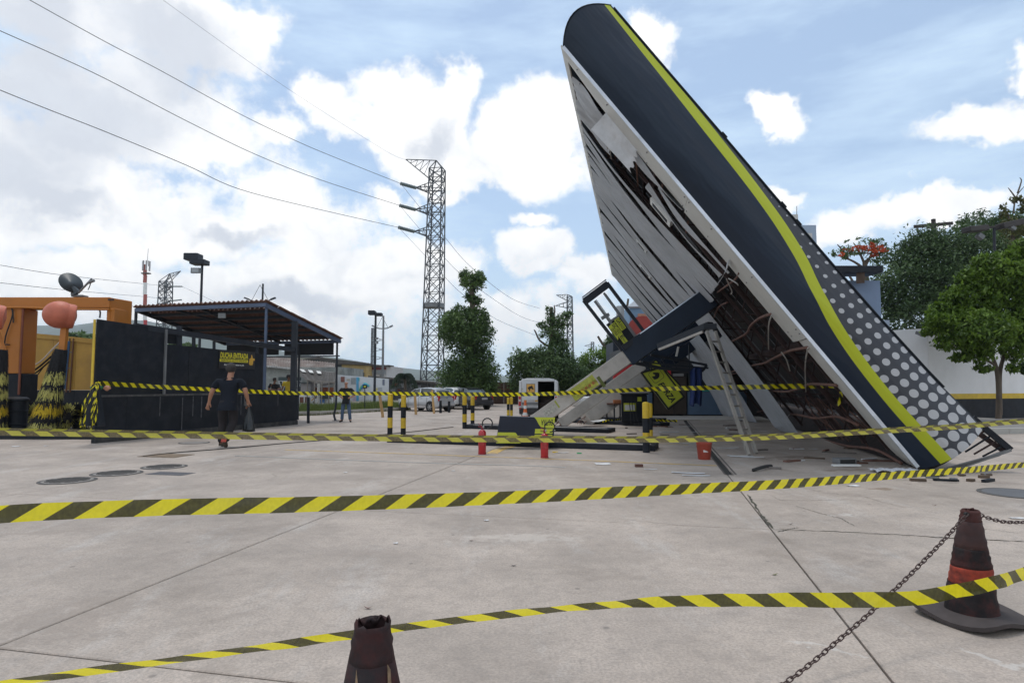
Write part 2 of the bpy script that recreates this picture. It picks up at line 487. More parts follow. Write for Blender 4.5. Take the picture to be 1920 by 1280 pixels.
# ---------------------------------------------------------------- ground
land = MB().obox((-3400, -60, -.30), (6800, 0, 0), (0, 3560, 0), (0, 0, .22)).to('ground', M('dry_ground', (.24, .21, .17), .95, var=.25, scale=.3, coord='World', dirt=(.10, .12, .05), dirt_amt=.8, dscale=.08))
tag(land, kind='structure')
fc = MB()
fc.add([wl(-12, -42, -.045), wl(-12, 48, -.045), wl(60, 48, -.045), wl(60, -42, -.045)], [(3, 2, 1, 0)])
fore = fc.to('forecourt', JOINT); tag(fore, kind='structure')
L0, DL, W0, DW = 1.15, 4.87, 3.0, 4.13
def slab_mesh(wa, la):
    me_b = MB()
    c = .008
    vs = []
    for (z, i) in ((-.04, 0), (-.006, 0), (0, c)):
        vs += [wl(i, i, z), wl(i, la - i, z), wl(wa - i, la - i, z), wl(wa - i, i, z)]
    fs = [(8, 11, 10, 9)]
    for k in range(2):
        for q in range(4):
            a, b = k * 4 + q, k * 4 + (q + 1) % 4
            fs.append((a, a + 4, b + 4, b))
    me_b.add(vs, fs)
    return me_b
proto_slab = {}
GAP = .016
for iw in range(-3, 13):
    for il in range(-8, 9):
        w0, w1 = W0 + iw * DW + GAP / 2, W0 + (iw + 1) * DW - GAP / 2
        l0, l1 = L0 + il * DL + GAP / 2, L0 + (il + 1) * DL - GAP / 2
        if il == 0 and iw >= 2: l0 += .10            # the open drain channel runs along this joint
        if il == -1 and iw >= 2: l1 -= .03
        p = wl((w0 + w1) / 2, (l0 + l1) / 2)
        if abs(p.x) > 9 + .95 * max(p.y, 0) or p.y < -6: continue
        key = (il == 0 and iw >= 2, il == -1 and iw >= 2)
        if key not in proto_slab:
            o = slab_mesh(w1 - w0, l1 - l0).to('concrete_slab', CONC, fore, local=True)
            proto_slab[key] = o
        else:
            o = proto_slab[key].copy(); COL.objects.link(o); o.parent = fore
        o.location = wl(w0, l0, 0)
# ---------------------------------------------------------------- the toppled canopy
P0 = g(1727, 883); P0.z = .03
_r = ray(1055, 85)
_T = CAM + _r * ((P0 - CAM).dot(W) / _r.dot(W))
CL = (_T - P0).length
Lv = (_T - P0).normalized()
Nv = W.cross(Lv).normalized()
CW = 30.0
def tw(w, l):                                   # slight twist: the far end has dropped towards the left
    k = max(0, w) / CW
    return Lv * (k * .9 * max(0, l) / CL) - UP * (k * k * .35 * max(0, l) / CL) - V((.45 * k * max(0, l) / CL, 0, 0))
def cp(w, l, n=0.0):
    return P0 + W * w + Lv * l + Nv * n + tw(w, l)
canopy = T('fuel_canopy', 'toppled fuel station canopy with navy fascia, lime stripe and grey polka dots', 'canopy', tuple(P0))
FH, BUL = 1.22, .26
def fh(l): return float(np.interp(l, [-.5, .3, 1.1, 2.5, 3.8, 5, 7, 9, 10.4], [1.22, 1.22, 1.16, 1.13, 1.13, 1.15, 1.18, 1.20, 1.22]))
def bulge(t): return BUL * 4 * t * (1 - t) * (1.15 - .3 * t)
# fascia print: navy, lime swoosh, charcoal with grey dots, driven by u = metres along, v = height share
def fascia_mat():
    m = M('fascia_print', (.015, .024, .041), .36, var=.12, scale=.6, spec=.3)
    nt = m.node_tree; N, Lk = nt.nodes, nt.links; b = N['Principled BSDF']
    cur = b.inputs['Base Color'].links[0].from_socket
    uv = N.new('ShaderNodeUVMap'); uv.uv_map = 'UVMap'
    sp = N.new('ShaderNodeSeparateXYZ'); Lk.new(uv.outputs[0], sp.inputs[0])
    u, v = sp.outputs[0], sp.outputs[1]
    def mt(op, a, c=0.0, d=0.0, clamp=False):
        n = N.new('ShaderNodeMath'); n.operation = op; n.use_clamp = clamp
        for k, x in enumerate((a, c, d)):
            if isinstance(x, (int, float)): n.inputs[k].default_value = x
            else: Lk.new(x, n.inputs[k])
        return n.outputs[0]
    def curve(pts):
        n = N.new('ShaderNodeFloatCurve'); Lk.new(mt('DIVIDE', u, 11.0), n.inputs[1])
        c = n.mapping.curves[0]
        while len(c.points) < len(pts): c.points.new(.5, .5)
        for p, (x, y) in zip(c.points, pts): p.location = (max(0, min(1, x / 11.0)), y); p.handle_type = 'AUTO'
        n.mapping.update()
        return n.outputs[0]
    lo = curve([(0, .215), (.7, .20), (1.5, .205), (2.5, .26), (3.45, .42), (4.3, .60), (5.4, .715), (7.4, .80), (9.0, .86), (11, .92)])
    hi = curve([(0, .36), (.7, .345), (1.5, .35), (2.4, .405), (3.35, .56), (4.3, .77), (5.4, .88), (7.4, .965), (9.0, .985), (11, .995)])
    def mixc(f, a, c):
        n = N.new('ShaderNodeMix'); n.data_type = 'RGBA'; Lk.new(f, n.inputs[0])
        for k, x in ((6, a), (7, c)):
            if isinstance(x, tuple): n.inputs[k].default_value = (*x, 1)
            else: Lk.new(x, n.inputs[k])
        return n.outputs[2]
    above_hi = mt('GREATER_THAN', v, hi)
    above_lo = mt('GREATER_THAN', v, lo)
    # dots on a square lattice, growing towards the low end
    S = .222
    du = mt('SUBTRACT', mt('FRACT', mt('DIVIDE', mt('ADD', u, mt('MULTIPLY', v, .10)), S)), .5)
    dv = mt('SUBTRACT', mt('FRACT', mt('DIVIDE', mt('ADD', mt('MULTIPLY', v, FH), .07), S)), .5)
    r = mt('SQRT', mt('ADD', mt('MULTIPLY', du, du), mt('MULTIPLY', dv, dv)))
    rad = mt('MULTIPLY', mt('SUBTRACT', 1.0, mt('DIVIDE', u, 6.0), clamp=True), .43)
    dot = mt('LESS_THAN', r, rad)
    dotted = mixc(dot, (.045, .048, .058), (.42, .42, .43))
    c1 = mixc(above_lo, cur, (.43, .47, .026))
    c2 = mixc(mt('MULTIPLY', above_hi, mt('LESS_THAN', u, 9.0)), c1, dotted)
    c3 = mixc(mt('GREATER_THAN', v, .975), c2, (.02, .024, .032))
    Lk.new(c3, b.inputs['Base Color'])
    # soft creases in the stretched vinyl
    mp = N.new('ShaderNodeMapping'); Lk.new(uv.outputs[0], mp.inputs[0]); mp.inputs['Scale'].default_value = (.5, 3.2, 1); mp.inputs['Rotation'].default_value = (0, 0, .12)
    no = N.new('ShaderNodeTexNoise'); Lk.new(mp.outputs[0], no.inputs['Vector']); no.inputs['Scale'].default_value = 1.6; no.inputs['Detail'].default_value = 2
    bp = N.new('ShaderNodeBump'); bp.inputs['Strength'].default_value = .8; bp.inputs['Distance'].default_value = .05; Lk.new(no.outputs[0], bp.inputs['Height']); Lk.new(bp.outputs[0], b.inputs['Normal'])
    return m
FASC = fascia_mat()
SEAM = .02
def near_face(s, t):
    b = bulge(t)
    l = -b * .2 + s * (CL + b + b * .2) - (SEAM if s > .999 else 0)
    w = -b - .012 * math.sin(l * 2.1 + t * 4) * math.sin(t * math.pi)
    # the lowest corner is crushed on the concrete
    p = cp(w, l, t * fh(l))
    if p.z < .03: p.z = .03 + .02 * t
    return p
mb = MB(); mb.grid(near_face, 60, 12, lambda s, t: (s * CL, t)); mb.to('fascia_panel', FASC, canopy, smooth=True)
def top_face(s, t):
    b = bulge(t); w = -b + s * (CW + 2 * b) + (SEAM * .5 if s < .001 else 0)
    return cp(w, CL + b, t * FH)
mb = MB(); mb.grid(top_face, 14, 10); mb.to('fascia_panel', NAVY, canopy, smooth=True)
mb = MB(); mb.grid(lambda s, t: cp(CW + bulge(t), -bulge(t) * 0 + s * (CL + bulge(t)), t * FH), 10, 8); mb.to('fascia_panel', NAVY, canopy, smooth=True)
def low_face(s, t):
    p = cp(s * CW, -.06 - .3 * bulge(t), t * FH * .9)
    p.z = max(p.z, .02 + .05 * t); return p
mb = MB(); mb.grid(low_face, 14, 6); mb.to('crushed_end', M('crushed_end', (.030, .020, .017), .9, var=.6, scale=6, bump=.8, bscale=9), canopy, smooth=True)
# top rim angle of the fascia (thin dark edge seen against the sky)
mb = MB()
for k in range(24):
    la, lb = .9 + (CL - 1.0) * k / 24, .9 + (CL - 1.0) * (k + 1) / 24
    mb.bar(cp(.01, la, fh(la) + .012), cp(.01, lb, fh(lb) + .012), .06, .022, up=Nv)
mb.to('fascia_rim', BLACKP, canopy)
MB().tube([cp(-bulge(t) - .004, CL + bulge(t) - .30 * 0 - .02, t * FH) for t in [i / 12 for i in range(13)]], .012, 5).to('corner_seam', BLACKP, canopy)
for l in (4.62, 5.05, 6.8): MB().obox(cp(-.03, l, fh(l) + .026), Lv * .14, W * .04, Nv * .02).to('rim_clip', BLACKP, canopy)
# light metal bead and cream trim under the near edge
MB().obox(cp(-.02, .06, -.045), Lv * (CL - .1), W * .05, Nv * .06).to('edge_bead', M('bead_aluminium', (.62, .65, .70), .35, metal=.3), canopy)
def trim(l0, l1, w0, w1, nn=-.03):
    def tp(s): return float(np.interp(l0 + (l1 - l0) * s, [8.2, 9.4, CL], [1, .78, .34]))
    b = MB(); b.grid(lambda s, t: cp(w0 + (w1 - w0) * t * tp(s), l0 + (l1 - l0) * s, nn - .02 * math.sin(t * math.pi)), 8, 2)
    o = b.to('edge_trim', TRIM, canopy, solid=.03); return o
trim(6.35, CL - .12, .035, .92); trim(2.92, 6.34, .035, 1.12, -.035)
b = MB()
def lowtrim(s, t):
    l = 2.90 - 2.86 * s
    p = cp(.04 + .70 * t, l, -.02 - .02 * math.sin(t * math.pi))
    k = max(0, s - .86) / .14
    p += V((.10 * k * k, 0, 0)); p.z = max(p.z, .025); return p
b.grid(lowtrim, 16, 2); b.to('edge_trim', TRIM, canopy, solid=.02)
for l in (3.05, 3.15, 4.4, 5.6, 6.28, 6.42, 7.6, 8.9, 9.9):
    for w in (.14, .80): MB().cyl(cp(w, l, -.05), cp(w, l, -.075), .014, n=6).to('rivet', GREY, canopy)
# cream trim of the short top edge, in four lengths
for k in range(6):
    b = MB(); w0, w1 = .05 + k * 5, 4.98 + k * 5
    b.obox(cp(w0, CL - .14, -.03), cp(w1, CL - .14, -.03) - cp(w0, CL - .14, -.03), Lv * .18, Nv * .03); b.to('edge_trim', TRIM, canopy)
# roof sheets seen from below (corrugated, greyish)
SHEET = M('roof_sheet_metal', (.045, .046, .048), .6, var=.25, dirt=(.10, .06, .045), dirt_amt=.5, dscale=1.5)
def corr(w0, w1, l0, l1, nf, ribs, amp, name, mat, segs=1, solid=0.0):
    b = MB(); nr = ribs * 4
    prof = (0, 1, 1, 0)
    def fn(s, t):
        k = round(t * nr); a = amp * prof[k % 4]
        return nf(w0 + (w1 - w0) * t, l0 + (l1 - l0) * s, a)
    b.grid(fn, segs, nr)
    return b.to(name, mat, canopy, solid=solid)
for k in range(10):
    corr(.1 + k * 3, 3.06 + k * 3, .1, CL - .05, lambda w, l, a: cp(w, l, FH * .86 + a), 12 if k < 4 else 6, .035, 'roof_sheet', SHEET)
# purlins (along the width) and lattice trusses (along the length)
for l in (.5, 1.9, 3.3, 4.7, 6.1, 7.5, 8.9, 10.1):
    MB().bar(cp(.15, l, FH * .80), cp(CW - .2, l, FH * .80), .06, .10, up=Nv).to('purlin', REDSTEEL, canopy)
for w in (1.55, 3.0, 4.6, 6.6, 9.2, 12.5, 16.5, 21, 26):
    tr = MB().bar(cp(w, .15, .12), cp(w, CL - .2, .12), .07, .07, up=Nv).to('roof_truss', REDSTEEL, canopy)
    MB().bar(cp(w, .15, .86), cp(w, CL - .2, .86), .07, .07, up=Nv).to('chord', REDSTEEL, tr)
    nb = 16 if w < 10 else 10
    for k in range(nb):
        la, lb = .2 + (CL - .5) * k / nb, .2 + (CL - .5) * (k + 1) / nb
        e0, e1 = (.12, .86) if k % 2 == 0 else (.86, .12)
        MB().bar(cp(w, la, e0), cp(w, lb, e1), .035, .035, up=W).to('web_member', REDSTEEL, tr)
# main cross girders
for l in (2.6, 5.2, 7.9):
    MB().bar(cp(.2, l, .5), cp(CW - .3, l, .5), .14, .2, up=Nv).to('cross_girder', REDSTEEL, canopy)
# lining: ribbed metal strips under the trusses, sagging and partly torn off
def panel(w0, w1, l0, l1, sag=0.0, droop=0.0, lift=0.0, ribs=7, skew=0.0, seg=14, ease=1.0):
    def nf(w, l, a):
        s = (l - l0) / (l1 - l0)                 # 0 at the low end
        t = (w - w0) / (w1 - w0)
        n = -.03 - a - sag * math.sin(math.pi * s) - droop * (1 - s) ** 2.2 - lift * t
        n -= .05 * math.sin(5 * s + w) * math.sin(3 * t + w * 2)
        p = cp(w + skew * (1 - s) + .05 * math.sin(w * 3 + s * 4), l, n)
        p.z = max(p.z, .02 + .01 * t)
        return p
    return corr(w0, w1, l0, l1, nf, ribs, .030, 'lining_panel', LINING, seg)
# upper half, left of the columns
panel(1.05, 3.6, 9.05, CL - .18, ribs=6)
def split(w0, w1, l0, l1, pitch, gap=.12, **k):
    n = max(1, round((w1 - w0) / pitch)); R_ = random.Random(int(w0 * 100))
    for i in range(n):
        a, c = w0 + (w1 - w0) * i / n, w0 + (w1 - w0) * (i + 1) / n - gap
        kk = dict(k); kk['sag'] = k.get('sag', 0) + R_.uniform(.0, .09); kk['lift'] = k.get('lift', 0) + R_.uniform(-.02, .05)
        panel(a, c, l0 - R_.uniform(0, .15), l1, ribs=max(4, int((c - a) * 4.5)), **kk)
split(3.75, 5.3, 4.9, CL - .2, .75, sag=.09)
split(5.36, 7.0, 4.75, CL - .18, .8, sag=.04)
split(7.5, 12.7, 4.7, CL - .18, 1.25, .16)
split(13.3, 16.6, 4.8, CL - .18, 1.6, .22)
split(17.4, 20.9, 4.8, CL - .18, 1.7, .25)
split(21.7, 25.0, 4.4, CL - .18, 1.6, .25)
split(25.6, 29.7, 4.2, CL - .18, 2.0, .3)
# lower half, right of the columns: loose panels hanging off their near edge
panel(8.0, 9.5, -.15, 4.95, droop=.35, lift=.30, ribs=7, skew=-.3)
panel(14.4, 15.7, .0, 4.6, droop=.6, lift=.55, ribs=6, skew=-.3)
panel(17.6, 19.0, .0, 4.5, droop=.8, lift=.60, ribs=6)
panel(21.4, 23.0, .0, 4.3, droop=.8, lift=.75, ribs=6)
panel(25.2, 27.4, -.1, 4.0, droop=.9, lift=1.0, ribs=7)
# narrow strips left along the near edge
panel(1.02, 1.30, 6.4, 8.4, sag=.07, ribs=1)
panel(1.5, 1.72, 4.8, 7.2, sag=.05, droop=.03, ribs=1)
panel(2.4, 2.62, 4.9, 7.6, sag=.04, droop=.03, ribs=1)
# a torn sheet hanging from the near edge
def torn(s, t):
    l = 9.0 - 1.10 * s
    jag = .10 * math.sin(t * 23) * (1 if s > .99 else 0) - .35 * t * (1 if s > .99 else 0)
    return cp(.74 + .22 * t, l + jag * .5, -.04 - .40 * t * (1 - .15 * s) - .02 * math.sin(8 * t))
b = MB(); b.grid(torn, 8, 14); b.to('torn_panel', M('torn_sheet', (.62, .63, .65), .4, var=.08, dirt=(.4, .39, .38), dirt_amt=.5, dscale=5), canopy, solid=.012)
# light fittings in the lining
for (w, l, ln) in ((2.6, 6.6, .75), (13.6, 7.1, .7), (9.4, 7.4, .55)):
    f = MB(); f.obox(cp(w, l, -.14), Lv * ln, W * .5, Nv * .10); fr = f.to('light_frame', WHITEP, canopy)
    MB().obox(cp(w + .12, l + .10, -.145), Lv * (ln - .2), W * .26, Nv * .02).to('light_opening', BLACKP, fr)
# bent rods and hanging conduits in the torn opening
def cplane(u, v, n=0.0):
    return onplane(u, v, P0 + Nv * n, Nv)
def smooth_pts(pts, k=5):
    out = []
    P = [pts[0]] + list(pts) + [pts[-1]]
    for i in range(1, len(P) - 2):
        for j in range(k):
            t = j / k
            a, b_, c, d = P[i - 1], P[i], P[i + 1], P[i + 2]
            out.append(.5 * ((2 * b_) + (c - a) * t + (2 * a - 5 * b_ + 4 * c - d) * t * t + (3 * b_ - a - 3 * c + d) * t ** 3))
    out.append(P[-2]); return out
rods = [[(1447, 588), (1425, 596), (1408, 610), (1398, 626), (1370, 641)],
        [(1515, 651), (1480, 658), (1450, 672), (1432, 681), (1407, 686), (1368, 698)],
        [(1569, 722), (1520, 720), (1500, 727), (1475, 734), (1440, 732)],
        [(1610, 797), (1570, 781), (1530, 784), (1500, 778), (1482, 776)],
        [(1690, 868), (1640, 842), (1590, 836), (1550, 826), (1530, 822)],
        [(1386, 511), (1380, 522), (1366, 533), (1345, 548)],
        [(1364, 567), (1352, 572), (1345, 580), (1338, 598)],
        [(1399, 690), (1385, 698), (1370, 702)],
        [(1450, 770), (1440, 768), (1420, 772)]]
for i, r_ in enumerate(rods):
    pts = smooth_pts([cplane(u, v, -.06 + .05 * (k % 2)) for k, (u, v) in enumerate(r_)])
    MB().tube(pts, .030 if i < 5 else .022, 7).to('bent_rod', RUST, canopy, smooth=True)
wires = [[(1447, 590), (1441, 612), (1441, 655)], [(1515, 652), (1510, 680), (1510, 720), (1511, 734)], [(1465, 660), (1475, 675), (1481, 695)],
         [(1362, 523), (1372, 545), (1371, 551)], [(1366, 522), (1380, 530), (1384, 535)], [(1480, 777), (1472, 790), (1469, 812)], [(1454, 790), (1455, 812)],
         [(1460, 786), (1478, 800), (1492, 818)], [(1128, 250), (1136, 262), (1139, 280)], [(1139, 262), (1143, 275), (1146, 298)]]
for r_ in wires:
    pts = smooth_pts([cplane(u, v, -.12) for u, v in r_], 4)
    MB().tube(pts, .014, 5).to('hanging_wire', M('pale_conduit', (.42, .40, .37), .6), canopy)
# thin hangers in the upper opening
for (u, v, u2, v2) in ((1105, 225, 1111, 243), (1148, 262, 1154, 298), (1192, 290, 1196, 350), (1242, 345, 1240, 385), (1290, 415, 1284, 445)):
    MB().bar(cplane(u, v, .02), cplane(u2, v2, .05), .035, .035).to('hanger', RUST, canopy)
# curled end of a lining strip over the column head
b = MB(); cu = [(1366, 489), (1362, 505), (1354, 520), (1342, 537)]
pts = smooth_pts([cplane(u, v, -.10 - .1 * math.sin(i)) for i, (u, v) in enumerate(cu)], 4)
b.grid(lambda s, t: pts[min(len(pts) - 1, int(round(s * (len(pts) - 1))))] + W * (.28 * t - .1), len(pts) - 1, 1)
b.to('curled_strip', LINING, canopy, smooth=True, solid=.015)
# crushed steel corner at the low end (dark angle frame past the fascia)
ca = onplane(1895, 843, P0 + W * .25, W); cb = onplane(1823, 783, P0 + W * .25, W); cc = onplane(1790, 884, P0 + W * .2, W)
MB().bar(cb, ca, .05, .10).to('corner_frame', BLACKP, canopy)
MB().bar(cb + V((-.05, .1, -.12)), ca + V((-.03, .1, -.04)), .05, .08).to('corner_frame', REDSTEEL, canopy)
b = MB(); b.add([ca, ca + V((-.1, .15, -.12)), V((cc.x, cc.y, .03)), V((cc.x - .25, cc.y - .1, .05))], [(0, 1, 2, 3)]); b.to('crumpled_flashing', GREY, canopy, solid=.02)
for k in range(5):
    q = ca.lerp(cb, .15 + .16 * k)
    MB().bar(q, q + V((-.25 - .05 * k, .2, -.22 - .05 * k)), .03, .03).to('corner_brace', REDSTEEL if k % 2 else BLACKP, canopy)
MB().bar(V((ca.x, ca.y, ca.z)), V((cc.x + .1, cc.y, .06)), .05, .05).to('corner_frame', GREY, canopy)
# bent steel mesh on the ground below
for k in range(44):
    w = .5 + .16 * k; dw_ = random.uniform(.15, .5)
    MB().bar(cp(w, random.uniform(-.02, .1), random.uniform(.10, .5)), cp(w + dw_, random.uniform(.5, 1.1), random.uniform(.15, .6)), .022, .022).to('batten', RUST if k % 3 else REDSTEEL, canopy)

# columns: concrete shafts leaning with the canopy, dark cladding round their heads
def column(bu, bv, By, tu, tv, cl0, cs=.42, ks=.54):
    base = at(bu, bv, By)
    top = cplane(tu, tv, .0)
    d = (top - base); Ln = d.length; d.normalize()
    x = d.cross(W).normalized(); y = x.cross(d).normalized()
    col = MB().obox(base - x * cs / 2 - y * cs / 2, x * cs, y * cs, d * (Ln * cl0)).to('column', CONCOL, canopy, bevel=.015)
    MB().obox(base + d * (Ln * cl0) - x * ks / 2 - y * ks / 2, x * ks, y * ks, d * (Ln * (1 - cl0) + .05)).to('cladding', NAVY, col, bevel=.01)
    return base, d, x, y, Ln, col
c1 = column(986, 803, 19.5, 1330, 560, .565, .43, .60)
c2 = column(1051, 795, 22.0, 1318, 602, .56, .37, .58)
c3 = column(1100, 788, 24.3, 1312, 632, .55, .5, .62)
c4 = column(1142, 783, 27.0, 1300, 660, .55, .45, .6)
# bright aluminium corner strip on the upper edge of the front cladding
base, d, x, y, Ln, colo = c1
sgn = 1 if x.z > 0 else -1
MB().obox(base + d * (Ln * .67) + x * sgn * .30 - y * .30, x * sgn * .03, y * .60, d * (Ln * .325)).to('corner_strip', M('polished_strip', (.55, .57, .62), .25, metal=.6), colo)
# stuck-on notices of the front shaft
def sticker(k, a, ww, hh, mat, side=-1):
    o = base + d * (Ln * k) - x * sgn * (a) * 1.0
    fy = y if (CAM - base).dot(y) > 0 else -y
    oo = o + fy * .2165
    return MB().obox(oo, d * ww, x * sgn * hh, fy * .006).to('notice', mat, colo), oo, fy
NOT = M('notice_yellow', (.40, .42, .06), .55, var=.25, scale=14)
sticker(.265, .20, .86, .36, NOT); s_, oo, fy = sticker(.29, .13, .70, .13, M('notice_print', (.40, .36, .05), .6, var=.9, scale=9))
for k in range(5):
    q = oo + d * (.06 + .13 * k) + x * sgn * .065 + fy * .008
    MB().cyl(q, q + fy * .003, .045, n=12).to('notice_symbol', M('notice_red', (.34, .13, .03), .6), colo)
MB().obox(oo + d * .74 - x * sgn * .22, d * .10, x * sgn * .36, fy * .004).to('notice_border', M('notice_green', (.10, .12, .02), .6), colo)
sticker(.115, .10, .40, .20, M('notice_grey', (.40, .39, .34), .7, var=.4, scale=20)); sticker(.185, .08, .05, .24, M('notice_green2', (.30, .33, .05), .6), colo)
# broken concrete and bent bars at the feet of the shafts
for q in (c1, c2, c3):
    bs, dd, xx, yy, ln, co_ = q
    for k in range(5):
        p = bs + xx * random.uniform(-.2, .2) + yy * random.uniform(-.2, .2)
        MB().tube(smooth_pts([p, p - dd * .2 + V((random.uniform(-.1, .1), 0, -.05)), p - dd * .3 + V((random.uniform(-.2, .2), random.uniform(-.2, .2), -.2))], 3), .012, 5).to('reinforcing_bar', RUST, co_)
# ---------------------------------------------------------------- pump islands, bollards
def island(pl, pr, depth, h, label):
    a, b_ = g(*pl), g(*pr)
    d = (b_ - a); d.z = 0; n = V((-d.y, d.x, 0)).normalized()
    t = T('pump_island', label, 'kerb island', tuple(a), 'black kerbed pump islands')
    e = d.normalized()
    MB().obox(a, d, n * .14, UP * h).to('kerb', BLACKP, t, bevel=.012)
    MB().obox(a + n * (depth - .14), d, n * .14, UP * h).to('kerb', BLACKP, t, bevel=.012)
    MB().obox(a + n * .142, e * .14, n * (depth - .284), UP * h).to('kerb', BLACKP, t, bevel=.012)
    MB().obox(a + n * .142 + e * (d.length - .14), e * .14, n * (depth - .284), UP * h).to('kerb', BLACKP, t, bevel=.012)
    MB().obox(a + n * .142 + e * .142, e * (d.length - .284), n * (depth - .284), UP * (h - .02)).to('island_fill', M('island_concrete', (.30, .28, .26), .9, var=.25, scale=5), t)
    return a, d, n
I1 = island((725, 829), (1228, 846), .80, .13, 'long black pump island nearest the camera, behind the two red extinguishers')
I2 = island((868, 803), (1141, 812), .80, .13, 'black pump island carrying the feet of the leaning concrete columns')
I3 = island((1066, 792), (1237, 800), .80, .13, 'black pump island under the dark pump cabinet')
I4 = island((1080, 786), (1238, 791), .80, .13, 'farthest black pump island, behind the dark pump cabinet')
def bollard(u, vb, vt, Y=None, label='', group='yellow and black bollards at the island ends', r=.072, first='yellow', z0=None):
    p = g(u, vb) if Y is None else at(u, vb, Y)
    top = at(u, vt, p.y).z
    t = T('bollard', label, 'bollard', tuple(p), group)
    h = (top - p.z)
    cols = [(BLACKP, 0, .2), (YEL, .2, .44), (BLACKP, .44, .72), (YEL, .72, 1)]
    if first == 'alt': cols = [(BLACKP, 0, .16), (YEL, .16, .42), (BLACKP, .42, .70), (YEL, .70, 1)]
    if first == 'right': cols = [(BLACKP, 0, .22), (YEL, .22, .40), (BLACKP, .40, .69), (YEL, .69, 1)]
    for i, (m, a, b_) in enumerate(cols):
        MB().cyl(p + UP * (h * a), p + UP * (h * b_ + (0 if i < 3 else -.01)), r, n=14).to('band', m, t, smooth='angle')
    MB().lathe([(r * .98, 0), (r * .9, .02), (r * .5, .032), (0, .036)], p + UP * (h - .012), 14).to('cap', YEL, t, smooth=True)
    return t
bollard(731, 817, 739, None, 'left one of two striped bollards in front of the silver hatchback', r=.075)
bollard(756, 814, 741, None, 'right one of two striped bollards in front of the silver hatchback', r=.078, first='alt')
bollard(871, 803, 742, None, 'striped bollard before the dark car boot, left of its pair', r=.078)
bollard(886, 796, 744, None, 'striped bollard before the dark car boot, right of its pair', r=.075, first='alt')
bollard(953, 786, 746, None, 'left striped bollard of the far pair beside the white van', r=.062)
bollard(959, 786, 745, None, 'right striped bollard of the far pair beside the white van', r=.062, first='alt')
bollard(1212, 848, 755, None, 'striped bollard at the right end of the near island, in front of its pair', r=.078, first='right')
bollard(1219, 838, 757, None, 'striped bollard at the right end of the near island, behind its pair', r=.07, first='right')
def post(u, vb, vt, r, mat, label, name='post', cat='post', lean=0, group=None, sq=False):
    p = g(u, vb); top = at(u + lean, vt, p.y)
    b = MB()
    if sq: b.bar(p, top, r * 2, r * 1.2)
    else: b.cyl(p, top, r, n=10)
    o = b.to(name, mat, None); tag(o, label, cat, group); return o
post(578, 793, 744, .055, BLACKP, 'short black post left of the standing man')
post(826, 774, 751, .07, BLACKP, 'short black post behind the silver hatchback, left one', group='short black posts by the parked cars')
post(842, 773, 752, .07, BLACKP, 'short black post behind the silver hatchback, right one', group='short black posts by the parked cars')
WOOD = M('raw_timber', (.48, .30, .13), .8, var=.25, scale=4, stretch=(1, 1, .2))
post(718, 782, 734, .06, WOOD, 'leaning timber stake holding tape, nearest the standing man', 'timber_stake', 'stake', -7, 'timber stakes holding the tape', True)
post(780, 777, 740, .06, WOOD, 'timber stake holding tape in front of the silver car door', 'timber_stake', 'stake', -2, 'timber stakes holding the tape', True)
post(814, 775, 731, .055, WOOD, 'timber stake holding tape by the silver car rear wheel', 'timber_stake', 'stake', -4, 'timber stakes holding the tape', True)

# ---------------------------------------------------------------- fallen pump panel
def panel_sign():
    Y = 15.0
    a, b_ = at(930, 828, Y), at(1038, 829, Y)
    tl, tr = at(937, 780, Y), at(1040, 783, Y)
    a.z = b_.z = .135
    t = T('fallen_pump_sign', 'navy pump panel lying upside down with yellow corners, behind the extinguishers', 'pump panel', tuple(a))
    ex, ey = (b_ - a), ((tl - a) + (tr - b_)) / 2
    sk = (tl - a) - ey
    w = ex.length; h = ey.length
    exn, eyn = ex.normalized(), ey.normalized()
    back = V((0, .30, 0))
    MB().add([a, b_, tr, tl, a + back, b_ + back, tr + back, tl + back], [(0, 1, 2, 3), (7, 6, 5, 4), (4, 5, 1, 0), (5, 6, 2, 1), (6, 7, 3, 2), (7, 4, 0, 3)]).to('cabinet', M('panel_navy', (.016, .021, .036), .45, var=.15, spec=.3), t)
    def P(x, y): return a + ex * x + ey * y + sk * 1.0 * (1 - x) * y
    def face(pts, n, name, mat, lift=.004):
        o = MB(); f = V((0, -lift, 0))
        o.add([P(x, y) + f for x, y in pts], [list(range(len(pts)))]); return o.to(name, mat, t)
    top = [(.985, .985), (.60, .985)] + [(.60 + .17 * k / 8 + .0, .985 - .38 * (.5 - .5 * math.cos(math.pi * k / 8))) for k in range(1, 9)] + [(.86, .575), (.985, .575)]
    face(top[::-1], 0, 'yellow_field', LIME)
    bot = [(.005, 0.0), (.005, .40)] + [(.30 + .12 * k / 6, .40 - .42 * (.5 - .5 * math.cos(math.pi * k / 8))) for k in range(7)] + [(.43, 0)]
    face(bot[::-1], 0, 'yellow_field', LIME)
    face([(.655, .36), (.965, .36), (.965, .54), (.655, .54)], 0, 'yellow_label', LIME)
    face([(.655, .12), (.965, .12), (.965, .32), (.655, .32)], 0, 'yellow_label', LIME)
    grad = [(.05, .40), (.30, .96), (.02 + .02, .96), (.01, .40)]
    f = V((0, -.008, 0))
    text('DUTRA', BLACKTX, t, P(.95, .90) + f, -exn, -eyn, w * .20, h * .22, bold=.012)
    text('GASOLINA', BLACKTX, t, P(.86, .47) + f, -exn, -eyn, w * .11, h * .05, bold=.01)
    text('GC COMUM', BLACKTX, t, P(.86, .25) + f, -exn, -eyn, w * .12, h * .06, bold=.01)
    text('ETANOL COMUM', BLACKTX, t, P(.30, .27) + f, -exn, -eyn, w * .25, h * .07, bold=.01)
panel_sign()

